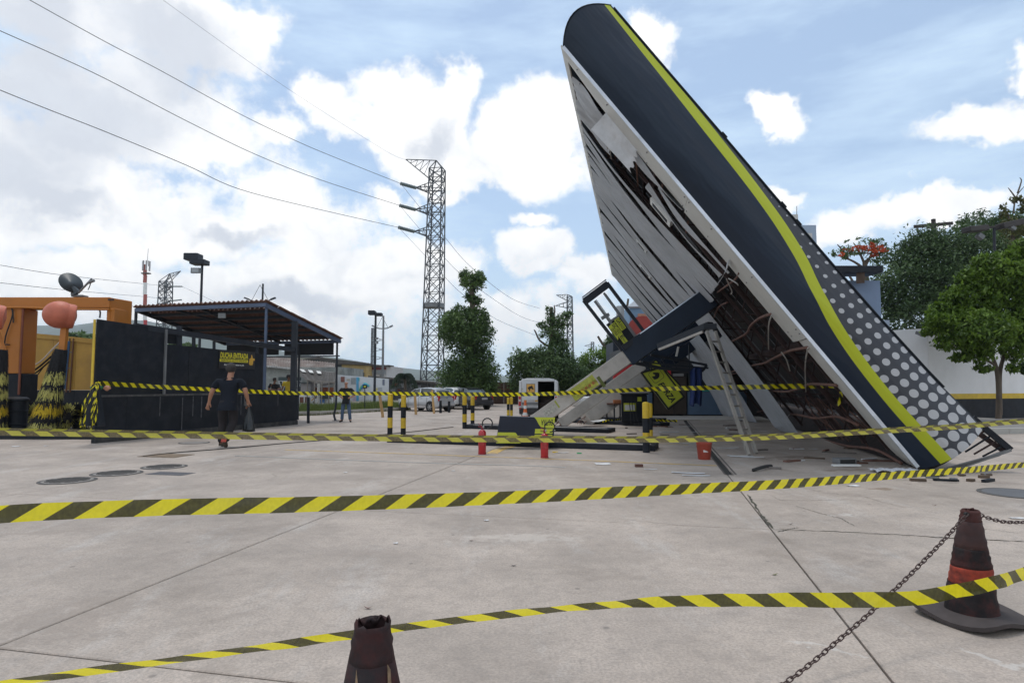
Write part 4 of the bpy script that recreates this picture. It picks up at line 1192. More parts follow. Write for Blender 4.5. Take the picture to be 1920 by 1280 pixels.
# bundle of tape and cloths on the end of the black wall
bt = T('tape_bundle', 'tangled bundle of barrier tape hanging on the black wall end by the brushes', 'tape bundle', tuple(at(180, 724, 15.6)))
for k in range(5):
    u0 = 183 + random.uniform(-3, 4); u1 = 153 + 7 * k + random.uniform(-3, 3)
    pts = smooth_pts([at(u0, 716, 15.55), at((u0 + u1) / 2 + 5 * math.sin(k), 738, 15.4), at(u1 + 4, 765, 15.3 + .05 * (k % 3)), at(u1 - 2 + random.uniform(-4, 4), 795 + random.uniform(-8, 10), 15.35)], 6)
    b = MB(); vs, fs, uv = [], [], []
    for i, p in enumerate(pts):
        a = i * .35 + k; o = V((math.cos(a), .4 * math.sin(a), 0)) * .026
        vs += [p - o, p + o]
    for i in range(len(pts) - 1):
        fs.append([2 * i, 2 * i + 1, 2 * i + 3, 2 * i + 2]); uv.append([(i * .07, 0), (i * .07, 1), (i * .07 + .07, 1), (i * .07 + .07, 0)])
    b.add(vs, fs, uv); b.to('tape_strand', TAPE, bt)
b = MB()
for k in range(7):
    p0 = at(180, 722, 15.62); p1 = at(160 + 5 * k, 798, 15.5)
    b.bar(p0, p1, .17, .05)
b.to('dark_bag', BLACKP, bt)
for (u, m_, nm) in ((181, M('green_cloth', (.03, .17, .06), .8, var=.5, scale=20), 'green cloth bundle on the black wall end'), (201, M('pink_cloth', (.45, .22, .14), .8, var=.4, scale=14), 'pinkish crumpled cloth on the black wall end')):
    p = at(u, 727, 15.75)
    o = MB().ball(p, (.17 if u < 190 else .085, .07, .065), 12, 8)
    for i, q in enumerate(o.v): o.v[i] = p + (q - p) * (1 + .22 * math.sin(q.x * 60) * math.sin(q.z * 70))
    tag(o.to('crumpled_cloth', m_, None, smooth=True), nm, 'cloth')
# ---------------------------------------------------------------- ground details
MAN = M('cast_iron', (.22, .20, .18), .8, var=.3, scale=9, bump=.4, bscale=60)
def manhole(u, v, au, label, ribs=True, mat=MAN):
    p = g(u, v); r = au / F_PX * p.y
    t = T('manhole_cover', label, 'manhole cover', tuple(p), 'manhole covers')
    MB().lathe([(r, .0), (r, .006), (r * .91, .007)], p + UP * .001, 30).to('ring', M('manhole_ring', (.075, .07, .065), .85, var=.4, scale=5), t)
    MB().lathe([(r * .875, .0), (r * .87, .008), (r * .80, .010)], p + UP * .001, 30).to('lid', mat, t)
    if ribs:
        for k in range(9):
            x = -r * .72 + r * 1.44 * k / 8; h = math.sqrt(max(0, (r * .74) ** 2 - x * x))
            if h > .03 and mat is MAN: MB().bar(p + V((-h, x, .0125)), p + V((h, x, .0125)), .018, .004).to('tread_rib', M('tread_dark', (.06, .055, .05), .7, var=.3), t)
            if h > .03: MB().obox(p + V((x - .012, -h, .0112)), V((.024, 0, 0)), V((0, 2 * h, 0)), UP * .007).to('tread_rib', M('tread_dark', (.06, .055, .05), .7, var=.3), t)
manhole(127, 901, 47, 'round iron manhole cover at the far left, nearest to the camera')
manhole(219, 887, 43, 'round iron manhole cover in the middle of the row of three')
manhole(308, 875, 39, 'round iron manhole cover, farthest of the row of three')
manhole(364, 830, 27, 'thin round manhole cover just left of the walking man', False)
manhole(1908, 925, 62, 'large smooth dark round cover near the right edge', False, M('rubber_cover', (.10, .10, .105), .7, var=.15))
t = T('drain_hatch', 'rectangular rusty drain hatch behind the row of manholes', 'hatch', tuple(g(312, 854)))
p = g(312, 854)
MB().obox(p + W * -.3 - LH * .45 + UP * .001, W * .6, LH * .9, UP * .008).to('plate', M('rusty_plate', (.17, .12, .075), .8, var=.3, scale=6), t)
t = T('drain_grate', 'small slatted drain grate beside the row of manholes', 'grate', tuple(g(320, 888)))
p = g(320, 888)
for k in range(13):
    MB().obox(p + LH * (-.36 + .056 * k) - W * .16 + UP * .001, LH * .028 + W * .02, W * .32, UP * .006).to('slat', M('grate_grey', (.14, .14, .15), .6), t)
# painted lines
def ground_strip(pts, w, z, name, mat, label, cat, kind=None):
    P = [g(u, v) + UP * z for u, v in pts]
    b = MB()
    for a, c in zip(P, P[1:]):
        d = (c - a).normalized(); s = V((-d.y, d.x, 0)) * w / 2
        b.add([a - s, c - s, c + s, a + s], [(0, 1, 2, 3)])
    o = b.to(name, mat); tag(o, label, cat, kind=kind); return o
ground_strip([(535, 843), (800, 852), (1100, 863), (1344, 873)], .085, .004, 'road_marking', ROADYEL, 'thin worn yellow line painted across the forecourt', None, 'structure')
ground_strip([(922, 850), (935, 843), (968, 834)], .26, .0045, 'road_marking', ROADYEL, 'short worn yellow diagonal mark before the near island', None, 'structure')
ground_strip([(1150, 826), (1290, 834)], .07, .004, 'road_marking', ROADYEL, 'faint yellow line by the bucket', None, 'structure')
P = smooth_pts([g(u, v, .012) for u, v in ((268, 855), (330, 848), (430, 840), (530, 831), (640, 822), (790, 807), (850, 800))], 6)
tag(MB().tube(P, .011, 6).to('ground_cable', RUBBER), 'long black cable lying across the concrete behind the walking man', 'cable')
P = smooth_pts([g(u, v, .007) for u, v in ((440, 854), (620, 861), (820, 868), (1000, 873), (1060, 876))], 6)
tag(MB().tube(P, .007, 6).to('ground_cable', M('pale_cable', (.45, .44, .42), .6)), 'thin pale cable lying on the concrete before the fire extinguishers', 'cable')
# lips of the open drain channel
for sgn, l in ((-1, 1.095), (1, 1.27)):
    b = MB().obox(wl(11.3, l, -.03), W * 15.8, LH * .03, UP * .034); o = b.to('drain_lip', M('drain_steel', (.10, .085, .075), .8), None); tag(o, kind='structure')
# open joints and cracks in the slabs (dark, ragged, a hair above the surface)
def crack(pix, w, label):
    R_ = random.Random(int(pix[0][0])); P = []
    for a, c in zip(pix, pix[1:]):
        for k in range(14): s_ = k / 14; P.append(g(a[0] + (c[0] - a[0]) * s_, a[1] + (c[1] - a[1]) * s_))
    P.append(g(*pix[-1])); b = MB(); L_, R2 = [], []
    for i, p in enumerate(P):
        d = (P[min(i + 1, len(P) - 1)] - P[max(i - 1, 0)]).normalized(); n = V((-d.y, d.x, 0)); j = n * R_.uniform(-.012, .012)
        h = w * R_.uniform(.25, 1.0) * min(1, .25 + i * .3, .25 + (len(P) - 1 - i) * .3); L_.append(p + j + n * h + UP * .003); R2.append(p + j - n * h + UP * .003)
    n_ = len(P); b.add(L_ + R2, [[i, n_ + i, n_ + i + 1, i + 1] for i in range(n_ - 1)])
    o = b.to('ground_crack', M('crack_dirt', (.05, .045, .035), .95, var=.5, scale=14, coord='World', dirt=(.10, .11, .04), dirt_amt=.5, dscale=5), None); tag(o, kind='structure')
crack([(1402, 926), (1425, 962), (1450, 992)], .022, ''); crack([(1452, 992), (1560, 996), (1680, 1002), (1800, 1009), (1925, 1015)], .011, ''); crack([(1458, 997), (1480, 992), (1496, 989)], .012, '')
crack([(1489, 947), (1537, 962), (1575, 971), (1605, 987)], .006, ''); crack([(1447, 929), (1462, 937), (1520, 938), (1600, 936)], .005, ''); crack([(1612, 928), (1650, 940), (1700, 952)], .004, '')
crack([(1800, 996), (1850, 992), (1915, 1000)], .005, ''); crack([(0, 918), (140, 903)], .006, ''); crack([(230, 885), (420, 893)], .005, ''); crack([(1160, 972), (1280, 985), (1450, 993)], .003, '')
# thin sheets of litter and broken lining on the ground
def scrap(u, v, w, d, h, rot, mat, name, label, cat, group=None, curl=.0):
    p = g(u, v); s = p.y / F_PX
    w_, d_ = w * s, d
    R = Matrix.Rotation(rot, 3, 'Z')
    b = MB()
    b.grid(lambda x, y: p + R @ V(((x - .5) * w_, (y - .5) * d_ + .06 * d_ * math.sin(x * 9), 0)) + UP * (.006 + h + curl * (x - .5) ** 2 * w_ + curl * .3 * math.sin(x * 7 + y * 3) * .1 + curl * .05), 8, 3)
    o = b.to(name, mat, None, solid=.003); tag(o, label, cat, group)
    return o
SHINY = M('white_scrap', (.62, .63, .64), .5, var=.1)
GRP = 'white scraps of lining scattered under the canopy'
LBL = 'white scrap of broken lining lying on the concrete'
for (u, v, w, d, r) in ((1365, 840, 40, .08, .1), (1400, 857, 60, .10, -.35), (1388, 855, 46, .12, -.2), (1310, 832, 60, .05, .0), (1340, 814, 90, .05, -.05), (1290, 810, 60, .05, .02), (1425, 808, 26, .06, 0),
                        (1525, 842, 18, .06, .2), (1290, 887, 60, .10, -.3), (1305, 892, 50, .07, -.15), (1220, 880, 24, .05, -.1), (1270, 800, 50, .05, .1), (1345, 796, 40, .06, 0), (1250, 800, 36, .05, .1)):
    scrap(u, v, w, d, .0, r, SHINY, 'lining_scrap', LBL, 'scrap', GRP, .04)
GRP2, LBL2 = 'pieces of paper litter on the forecourt', 'small piece of white paper litter on the concrete'
for (u, v, w, d, r) in ((1130, 870, 28, .22, .05), (1054, 849, 24, .08, .1), (860, 831, 16, .10, .2), (845, 829, 10, .1, .4), (1600, 911, 20, .10, .1), (1908, 972, 26, .06, -.1), (30, 837, 12, .15, .3), (86, 836, 6, .1, 0), (648, 886, 6, .05, 0), (742, 1019, 8, .03, .2), (912, 976, 8, .04, .1), (1066, 838, 10, .1, .2), (850, 883, 6, .05, 0)):
    scrap(u, v, w, d, .0, r, PAPER, 'paper_litter', LBL2, 'litter', GRP2, .05)
scrap(1030, 809, 20, .25, .02, .3, PAPER, 'paper_litter', 'white paper lying at the foot of the fallen pump panel', 'litter', None, .15)
scrap(1112, 798, 44, .5, .14, .2, M('crumpled_sheet', (.5, .5, .48), .6, var=.3, scale=5), 'crumpled_sheet', 'crumpled white sheet lying on the island of the columns', 'sheet', None, .3)
for k in range(34):
    u_, v_ = (random.uniform(1170, 1420), random.uniform(796, 822)) if k < 16 else (random.uniform(1420, 1700), random.uniform(838, 884))
    p = g(u_, v_)
    o = MB().box(p + UP * .015, (random.uniform(.08, .7), random.uniform(.03, .12), random.uniform(.015, .04)), random.uniform(-.5, .9)).to('rubble_piece', [RUST, M('dull_debris', (.16, .14, .125), .9, var=.3), M('brown_debris', (.10, .07, .05), .9), SHINY][k % 4], None)
    tag(o, 'small broken strip lying on the concrete below the canopy', 'debris', 'broken strips on the ground below the canopy')
tag(MB().box(g(1198, 875) + UP * .025, (.14, .09, .05)).to('wood_block', M('dark_brown', (.09, .04, .03), .8)), 'small dark brown block on the concrete by the yellow line', 'block')
tag(MB().box(g(1086, 850) + UP * .01, (.10, .08, .02)).to('green_scrap', M('green_plastic', (.02, .30, .10), .4)), 'small green plastic scrap in front of the near island', 'scrap')
tag(MB().box(g(1041, 848) + UP * .01, (.12, .06, .02)).to('yellow_scrap', YEL), 'small yellow scrap in front of the near island', 'scrap')
P = smooth_pts([g(1412, 881, .03), g(1425, 877, .05), g(1436, 874, .05), g(1446, 873, .03)], 5)
tag(MB().tube(P, .03, 7).to('rubber_strip', RUBBER, None, smooth=True), 'bent black rubber strip on the ground under the canopy', 'strip')
t = T('junction_box', 'open dark box on a white board under the canopy', 'box', tuple(g(1588, 876)))
p = g(1588, 873)
MB().obox(p + V((-.32, -.16, .01)), V((.50, 0, 0)), V((0, .1, 0)), UP * .03).to('board', WHITEP, t)
MB().obox(p + V((-.16, -.02, .03)), V((.36, .05, 0)), V((0, .25, 0)), UP * .10).to('body', GREY, t, bevel=.01)
MB().obox(p + V((-.13, -.024, .045)), V((.30, .042, 0)), V((0, .02, 0)), UP * .07).to('opening', BLACKTX, t)
b = MB(); p = g(1672, 885)
b.grid(lambda s, q: p + V((-.32 + .75 * s, -.12 + .28 * q, .015 + .04 * abs(math.sin(s * 9 + q * 5)) )), 14, 6); tag(b.to('crushed_sheet', M('crushed_lining', (.5, .51, .54), .5, var=.15, scale=8), None, solid=.006), 'crushed pale sheet under the low end of the canopy trim', 'sheet')
for k in range(16):
    p = g(random.uniform(1700, 1860), random.uniform(887, 905))
    o = MB().box(p + UP * .02, (random.uniform(.08, .35), random.uniform(.03, .08), random.uniform(.02, .05)), random.uniform(-.6, .6)).to('debris_piece', [BLACKP, GREY, M('brown_debris', (.10, .07, .05), .9)][k % 3], None)
    tag(o, 'small dark piece of debris under the low canopy corner', 'debris', 'debris under the low canopy corner')
for (u, v, c) in ((963, 1061, (.05, .04, .035)), (1452, 1078, (.09, .10, .02)), (1482, 983, (.05, .03, .02)), (1752, 948, (.10, .05, .03)), (884, 1014, (.12, .07, .05)), (690, 1141, (.12, .06, .05))):
    p = g(u, v)
    b = MB(); b.grid(lambda s, q: p + V(((s - .5) * .05, (q - .5) * .022 * math.sin(math.pi * min(.95, max(.08, s))), .006 + .012 * (s - .5) ** 2 * 4)), 6, 2)
    tag(b.to('dry_leaf', M('leaf_%d' % int(u), c, .8), None), 'single dry leaf lying on the pale concrete', 'leaf', 'dry leaves on the concrete')

# ---------------------------------------------------------------- black wall of the car wash, its panels and sign
A0, B0 = g(176, 831), g(557, 795.5)
wd = (B0 - A0).normalized(); wn = V((wd.y, -wd.x, 0))          # wn points towards the camera side
WLEN = (B0 - A0).length
def onwall(u, off=0.0):
    """distance along the wall where pixel column u meets it"""
    r = ray(u, 721); d2 = V((r.x, r.y, 0))
    o = A0 + wn * off
    # o + wd*s = d2*k
    det = wd.x * -d2.y + d2.x * wd.y
    s = (-o.x * -d2.y + d2.x * -o.y) / det
    return s
def wall_pt(u, v, off=0.0):
    s = onwall(u, off); p = A0 + wd * s + wn * off
    return at(u, v, p.y), s
bw = T('low_black_wall', 'long waist-high wall painted black in front of the car wash', 'wall', tuple(A0))
hz_ = wall_pt(557, 735)[0].z
nb = 9
for k in range(nb):
    a = A0 + wd * (WLEN * k / nb); 
    MB().obox(a - wn * .10, wd * (WLEN / nb - .006), wn * (.10 + .004 * (k % 2)), UP * (hz_ - .04)).to('wall_panel', BLACKP, bw)
MB().obox(A0 - wn * .12 - wd * .02 + UP * (hz_ - .04), wd * (WLEN + .04), wn * .14, UP * .05).to('coping', M('coping', (.05, .05, .052), .6, var=.4, dirt=(.2, .19, .18), dirt_amt=.5, dscale=5), bw)
MB().obox(A0 + wn * .012, wd * WLEN, wn * .02, UP * .16).to('plinth', M('black_plinth', (.03, .03, .032), .7, var=.4, dirt=(.12, .11, .10), dirt_amt=.5, dscale=4), bw)
for u, m_ in ((342, .9), (362, .55), (378, .6), (452, .6), (458, .35), (300, .5), (521, .4)):
    s = onwall(u); MB().obox(A0 + wd * s + wn * .008 + UP * (hz_ * (1 - m_)), wd * .035, wn * .002, UP * hz_ * m_ * .9).to('lime_streak', M('streak', (.07, .072, .08), .7, var=.6, scale=9), bw)
pw = T('tall_black_screen', 'tall black boarded screen standing on the low wall, with the yellow wash sign', 'screen', tuple(A0))
segs = [(178, 598, 306, 617), (307, 645, 352, 649), (353, 649, 428, 657), (429, 657, 490, 664)]
for (u0, v0, u1, v1) in segs:
    s0, s1 = onwall(u0), onwall(u1)
    p0, p1 = wall_pt(u0, v0)[0], wall_pt(u1, v1)[0]
    b = MB(); q0, q1 = A0 + wd * s0, A0 + wd * (s1 - .012)
    zb = hz_ + .012
    vs = []
    for o in (-.05, 0.0):
        vs += [V((q0.x, q0.y, zb)) + wn * o, V((q1.x, q1.y, zb)) + wn * o, V((q1.x, q1.y, p1.z)) + wn * o, V((q0.x, q0.y, p0.z)) + wn * o]
    b.add(vs, [(0, 1, 2, 3)[::-1], (4, 5, 6, 7), (0, 1, 5, 4), (1, 2, 6, 5), (2, 3, 7, 6), (3, 0, 4, 7)]); b.to('board', BLACKP, pw)
ye, s_ = wall_pt(177, 598)
MB().obox(A0 + wd * (s_ - .06) - wn * .06 + UP * (hz_ + .015), wd * .02, wn * .07, UP * (ye.z - hz_ - .03)).to('yellow_edge', YEL, pw)
for u, v in ((305, 617), (306, 620)):
    s = onwall(u); z_ = wall_pt(u, v)[0].z
    MB().obox(A0 + wd * s + wn * .003 + UP * (hz_ + .014), wd * .06, wn * .05, UP * (z_ - hz_ - .014)).to('stud', GREY, pw)
    break
sr, sr2 = wall_pt(252, 611, .01)[0], wall_pt(552, 656, .01)[0]
MB().bar(sr, sr2, .10, .16).to('top_rail', DARKSTEEL, pw)
for u, v0, v1, w in ((341, 611, 650, .12), (406, 640, 658, .07), (487, 645, 690, .08), (368, 625, 652, .08)):
    p0, _ = wall_pt(u, v0); p1, _ = wall_pt(u, v1)
    MB().bar(p1 - wn * .1, p0 - wn * .1, w, w).to('short_post', DARKSTEEL, pw)
q0, q1 = wall_pt(308, 617)[0], wall_pt(343, 645)[0]
MB().obox(V((q0.x, q0.y, q1.z)) - wn * .2, V((q1.x - q0.x, q1.y - q0.y, 0)), wn * .03, UP * (q0.z - q1.z)).to('back_panel', DARKSTEEL, pw)
# the sign
def sign_frame():
    off = .03
    a, s0 = wall_pt(409, 690, off); b_, s1 = wall_pt(477, 692, off); c, _ = wall_pt(409, 655, off)
    t = T('wash_sign', 'black sign with yellow wash lettering and a pointing hand on the tall screen', 'sign', tuple(a))
    L_ = s1 - s0; H_ = c.z - a.z
    o = A0 + wd * s0 + wn * off + UP * a.z
    MB().obox(o - wn * .02, wd * L_, wn * .02, UP * H_).to('board', M('sign_black', (.018, .018, .021), .5), t)
    f = wn * .006
    YL = M('sign_yellow', (.68, .60, .03), .5, var=.05)
    HAND = M('hand_ochre', (.62, .36, .05), .5)
    text('DUCHA ENTRADA', YL, t, o + f + wd * L_ * .03 + UP * H_ * .55, wd, UP, L_ * .76, H_ * .32, shear=.1, bold=.03)
    MB().obox(o + f * .5 + wd * L_ * .02 + UP * H_ * .36, wd * L_ * .77, wn * .003, UP * H_ * .15).to('yellow_bar', YL, t)
    text('SERVICO ALTO PENHA', BLACKTX, t, o + f * 1.4 + wd * L_ * .05 + UP * H_ * .39, wd, UP, L_ * .71, H_ * .09, bold=.02)
    text('Aceitamos cartoes e pix', WHITEP, t, o + f + wd * L_ * .13 + UP * H_ * .13, wd, UP, L_ * .55, H_ * .13, shear=.15, bold=.02)
    hx, hy = o + f * .6 + wd * L_ * .82 + UP * H_ * .22, None
    pts = [(0, .1), (.25, 0), (.60, .02), (.72, .20), (.72, .42), (1, .46), (1, .62), (.62, .66), (.58, .80), (.45, .98), (.36, .92), (.36, .70), (.06, .58)]
    MB().prism([(x * L_ * .165, y * H_ * .62) for x, y in pts], hx, wd, UP, wn * .004).to('pointing_hand', HAND, t)
sign_frame()

# ---------------------------------------------------------------- shelter with tiled lean-to roof
sh_nr = at(497, 571.5, 22.6); sh_fr = at(637, 640, 26.9)
ax = (sh_fr - sh_nr)
side = V((-math.cos(math.radians(16)), math.sin(math.radians(16)), 0))
# width so that the near left corner falls on column 253
def solve_w(p, u):
    r = ray(u, 640); k = r.x / r.y
    return (p.x - k * p.y) / (k * side.y - side.x)
sw = solve_w(sh_nr, 253)
sh = T('wash_shelter', 'dark steel shelter with an orange tiled lean-to roof beside the car wash', 'shelter', (sh_nr.x, sh_nr.y, 0))
BLUE = M('blue_grey_steel', (.075, .105, .17), .5, var=.15)
TILE = M('clay_sheet', (.15, .075, .052), .8, var=.25, scale=3, dirt=(.10, .05, .04), dirt_amt=.5, dscale=2)
axn = ax.normalized(); rn = side.cross(axn); rn = -rn if rn.z < 0 else rn
TN = 30
for row in range(7):
    a0, a1 = row / 7, (row + 1) / 7 + .012
    b = MB(); nr = TN * 4
    def fn(s, t_, a0=a0, a1=a1, row=row):
        k = round(t_ * nr)
        return sh_nr + side * (-.12 + (sw + .24) * t_) + ax * (a0 + (a1 - a0) * s - (.02 if row == 0 else 0)) + rn * (.13 + .045 * math.sin(k * math.pi / 2) + .012 * (1 - s))
    b.grid(fn, 1, nr); b.to('tile_row', TILE, sh, smooth=True, solid=.012)
MB().bar(sh_nr + side * -.05, sh_nr + side * (sw + .05), .07, .13).to('eave_beam', BLUE, sh)
MB().bar(sh_fr + side * -.05, sh_fr + side * (sw + .05), .07, .13).to('eave_beam', BLUE, sh)
MB().bar(sh_nr, sh_fr, .09, .15).to('side_beam', BLUE, sh); MB().bar(sh_nr + side * sw, sh_fr + side * sw, .09, .15).to('side_beam', DARKSTEEL, sh)
for k in range(1, 7):
    MB().bar(sh_nr + ax * (k / 7) + side * .05, sh_nr + ax * (k / 7) + side * (sw - .05), .06, .11).to('purlin', DARKSTEEL, sh)
MB().bar(sh_nr + side * (sw * .72), sh_fr + side * (sw * .32), .05, .08).to('diagonal_brace', DARKSTEEL, sh)
MB().bar(sh_nr + side * (sw * .5), sh_fr + side * (sw * .5), .05, .10).to('rafter', DARKSTEEL, sh)
lp = sh_nr + ax * .14 + side * (sw * .42)
MB().obox(lp + V((-.1, -.1, -.20)), V((.28, 0, 0)), V((0, .06, 0)), UP * .18).to('floodlight', M('lamp_glass', (.35, .37, .38), .3), sh)
def shpost(p, w, mat=DARKSTEEL, z0=0.0):
    MB().bar(V((p.x, p.y, z0)), V((p.x, p.y, p.z - .05)), w).to('post', mat, sh)
shpost(sh_nr + ax * .03 + side * .05, .08, BLUE)
pm = wall_pt(553, 602, -.02)[0]
MB().bar(V((pm.x, pm.y, hz_)), pm, .20, .16).to('post', DARKSTEEL, sh)
pp = sh_fr - ax * .02 + side * .06
MB().tube(smooth_pts([V((pp.x + .18 * .9 - .12, pp.y - .15, 0)), V((pp.x - .06, pp.y - .05, .25)), V((pp.x, pp.y, .7)), V((pp.x, pp.y, 2)), V((pp.x, pp.y, pp.z - .05))], 4), .045, 8).to('post', DARKSTEEL, sh)
MB().cyl(V((pp.x + .04, pp.y - .15, 0)), V((pp.x + .04, pp.y - .15, .02)), .14, n=10).to('foot_plate', DARKSTEEL, sh)
for f_ in (.34, .66, .98): shpost(sh_fr + side * (sw * f_), .07)
shpost(sh_nr + side * sw, .08)
p0 = sh_fr + side * .1
for a, c in ((.05, .47), (.52, .98)):
    q = sh_fr + side * (sw * a)
    b = MB().obox(V((q.x, q.y, at(600, 665, q.y).z)), side * (sw * (c - a)), V((0, .03, 0)), UP * .58); b.to('dark_screen', M('shade_cloth', (.016, .018, .022), .8), sh)
MB().bar(V((sh_fr.x, sh_fr.y, at(600, 667, sh_fr.y).z)), V((sh_fr.x, sh_fr.y, at(600, 667, sh_fr.y).z)) + side * sw, .05).to('screen_rail', DARKSTEEL, sh)

# ---------------------------------------------------------------- car wash machine
ORG = M('wash_orange', (.46, .155, .012), .5, var=.12, dirt=(.30, .12, .03), dirt_amt=.4, dscale=2)
wm = T('car_wash_gantry', 'orange car wash gantry behind the brushes at the left', 'car wash', tuple(g(20, 812)))
Yg = 20.0
def gp(u, v, Y=Yg): return at(u, v, Y)
def slab(u0, v0, u1, v1, Y, dep, mat, name, par, z0=None):
    a, c = gp(u0, v1, Y), gp(u1, v0, Y)
    if z0 is not None: a.z = z0
    return MB().obox(a, V((c.x - a.x, 0, 0)), V((0, dep, 0)), UP * (c.z - a.z)).to(name, mat, par, bevel=.02)
slab(-260, 557, 206, 577, Yg, .7, ORG, 'beam', wm)
slab(-90, 577.5, 41, 700, Yg + .02, .7, ORG, 'post', wm)
slab(-90, 700.5, 41, 812, Yg + .025, .7, BLACKP, 'post_base', wm, 0)
slab(36, 577.8, 40.5, 740, Yg - .05, .05, M('rust_edge', (.2, .06, .03), .7), 'rusty_edge', wm)
b = MB(); a0, a1 = gp(206, 577, Yg), gp(247, 605, Yg + .6)
slab(190, 577.6, 215, 812, Yg + .03, .7, ORG, 'post', wm, 0)
q = [gp(206.2, 577, Yg), gp(246, 612, Yg + .9)]
b.obox(V((q[0].x, Yg, gp(206, 630, Yg).z)), V((q[1].x - q[0].x, .9, 0)), V((-.3, .5, 0)), UP * (gp(206, 557.5, Yg).z - gp(206, 630, Yg).z)); b.to('end_cover', ORG, wm, bevel=.03)
for (u0, v0, u1, v1) in ((202, 559.5, 214, 563.5),): slab(u0, v0, u1, v1, Yg - .012, .012, M('dark_brown2', (.06, .03, .02), .7), 'slot', wm)
P = smooth_pts([gp(0, 577, Yg - .06), gp(40, 576, Yg - .06), gp(120, 579, Yg - .06), gp(205, 580, Yg - .06)], 4)
MB().tube(P, .035, 7).to('pipe', ORG, wm)
for pix in ([(22, 578), (23, 592), (12, 625), (9, 640), (4, 680)], [(18, 646), (5, 650), (3, 690)], [(24, 580), (25, 605)]):
    MB().tube(smooth_pts([gp(u, v, Yg - .05) for u, v in pix], 4), .02, 5).to('cable', RUBBER, wm)
MB().tube(smooth_pts([gp(186, 579, Yg), gp(188, 586, Yg), gp(187, 596, Yg)], 3), .025, 5).to('cable', RUBBER, wm)
# yellow wall behind
YW = M('wash_yellow_wall', (.40, .235, .045), .7, var=.12, dirt=(.22, .13, .05), dirt_amt=.5, dscale=.8)
yw = T('yellow_wash_wall', 'dull yellow panelled wall behind the car wash brushes', 'wall', tuple(g(100, 790)))
Yw = 25.0
edges = [(-150, 610), (-20, 618), (40, 623.5), (93, 628), (136, 632), (176, 636.5), (250, 645)]
for (u0, v0), (u1, v1) in zip(edges, edges[1:]):
    a, c = at(u0, 800, Yw), at(u1 - .4, 800, Yw); za, zc = at(u0, v0, Yw).z, at(u1, v1, Yw).z; zb = at(100, 731, Yw).z
    b = MB(); b.add([V((a.x, Yw, zb)), V((c.x, Yw, zb)), V((c.x, Yw, zc)), V((a.x, Yw, za)), V((a.x, Yw + .1, zb)), V((c.x, Yw + .1, zb)), V((c.x, Yw + .1, zc)), V((a.x, Yw + .1, za))], [(0, 1, 2, 3), (7, 6, 5, 4), (4, 5, 1, 0), (5, 6, 2, 1), (6, 7, 3, 2), (7, 4, 0, 3)])
    b.to('wall_panel', YW, yw)
    MB().bar(V((a.x, Yw - .03, za - .12)), V((c.x, Yw - .03, zc - .12)), .05, .12).to('top_rail', YW, yw)
    MB().obox(V((a.x, Yw + .02, 0)), V((c.x - a.x, 0, 0)), V((0, .1, 0)), UP * (zb - .01)).to('dark_base', BLACKP, yw)
for u in (131, 138):
    MB().tube([at(u, 634, Yw - .06), at(u - 7, 735, Yw - .06)], .03, 6).to('pipe', M('brown_pipe', (.12, .05, .02), .6), yw)
for v in (660, 690): MB().bar(at(124 + (735 - v) * .07, v, Yw - .06), at(132 + (735 - v) * .07, v, Yw - .06), .03).to('pipe_clip', GREY, yw)
for pix, m_, r in (([(112, 641), (98, 655), (75, 678), (50, 689), (34, 690)], WHITEP, .022), ([(96, 668), (70, 690), (50, 700), (34, 699)], RUBBER, .03), ([(93, 677), (68, 698), (48, 704), (32, 698)], RUBBER, .025), ([(80, 690), (60, 714), (44, 715), (30, 704)], RUBBER, .015)):
    tag(MB().tube(smooth_pts([at(u, v, 21.5) for u, v in pix], 5), r, 6).to('hanging_hose', m_, None), {WHITEP: 'pale hose slung behind the standing brush'}.get(m_, 'dark cable slung behind the standing brush'), 'hose', None if m_ is WHITEP else 'dark cables behind the brush')
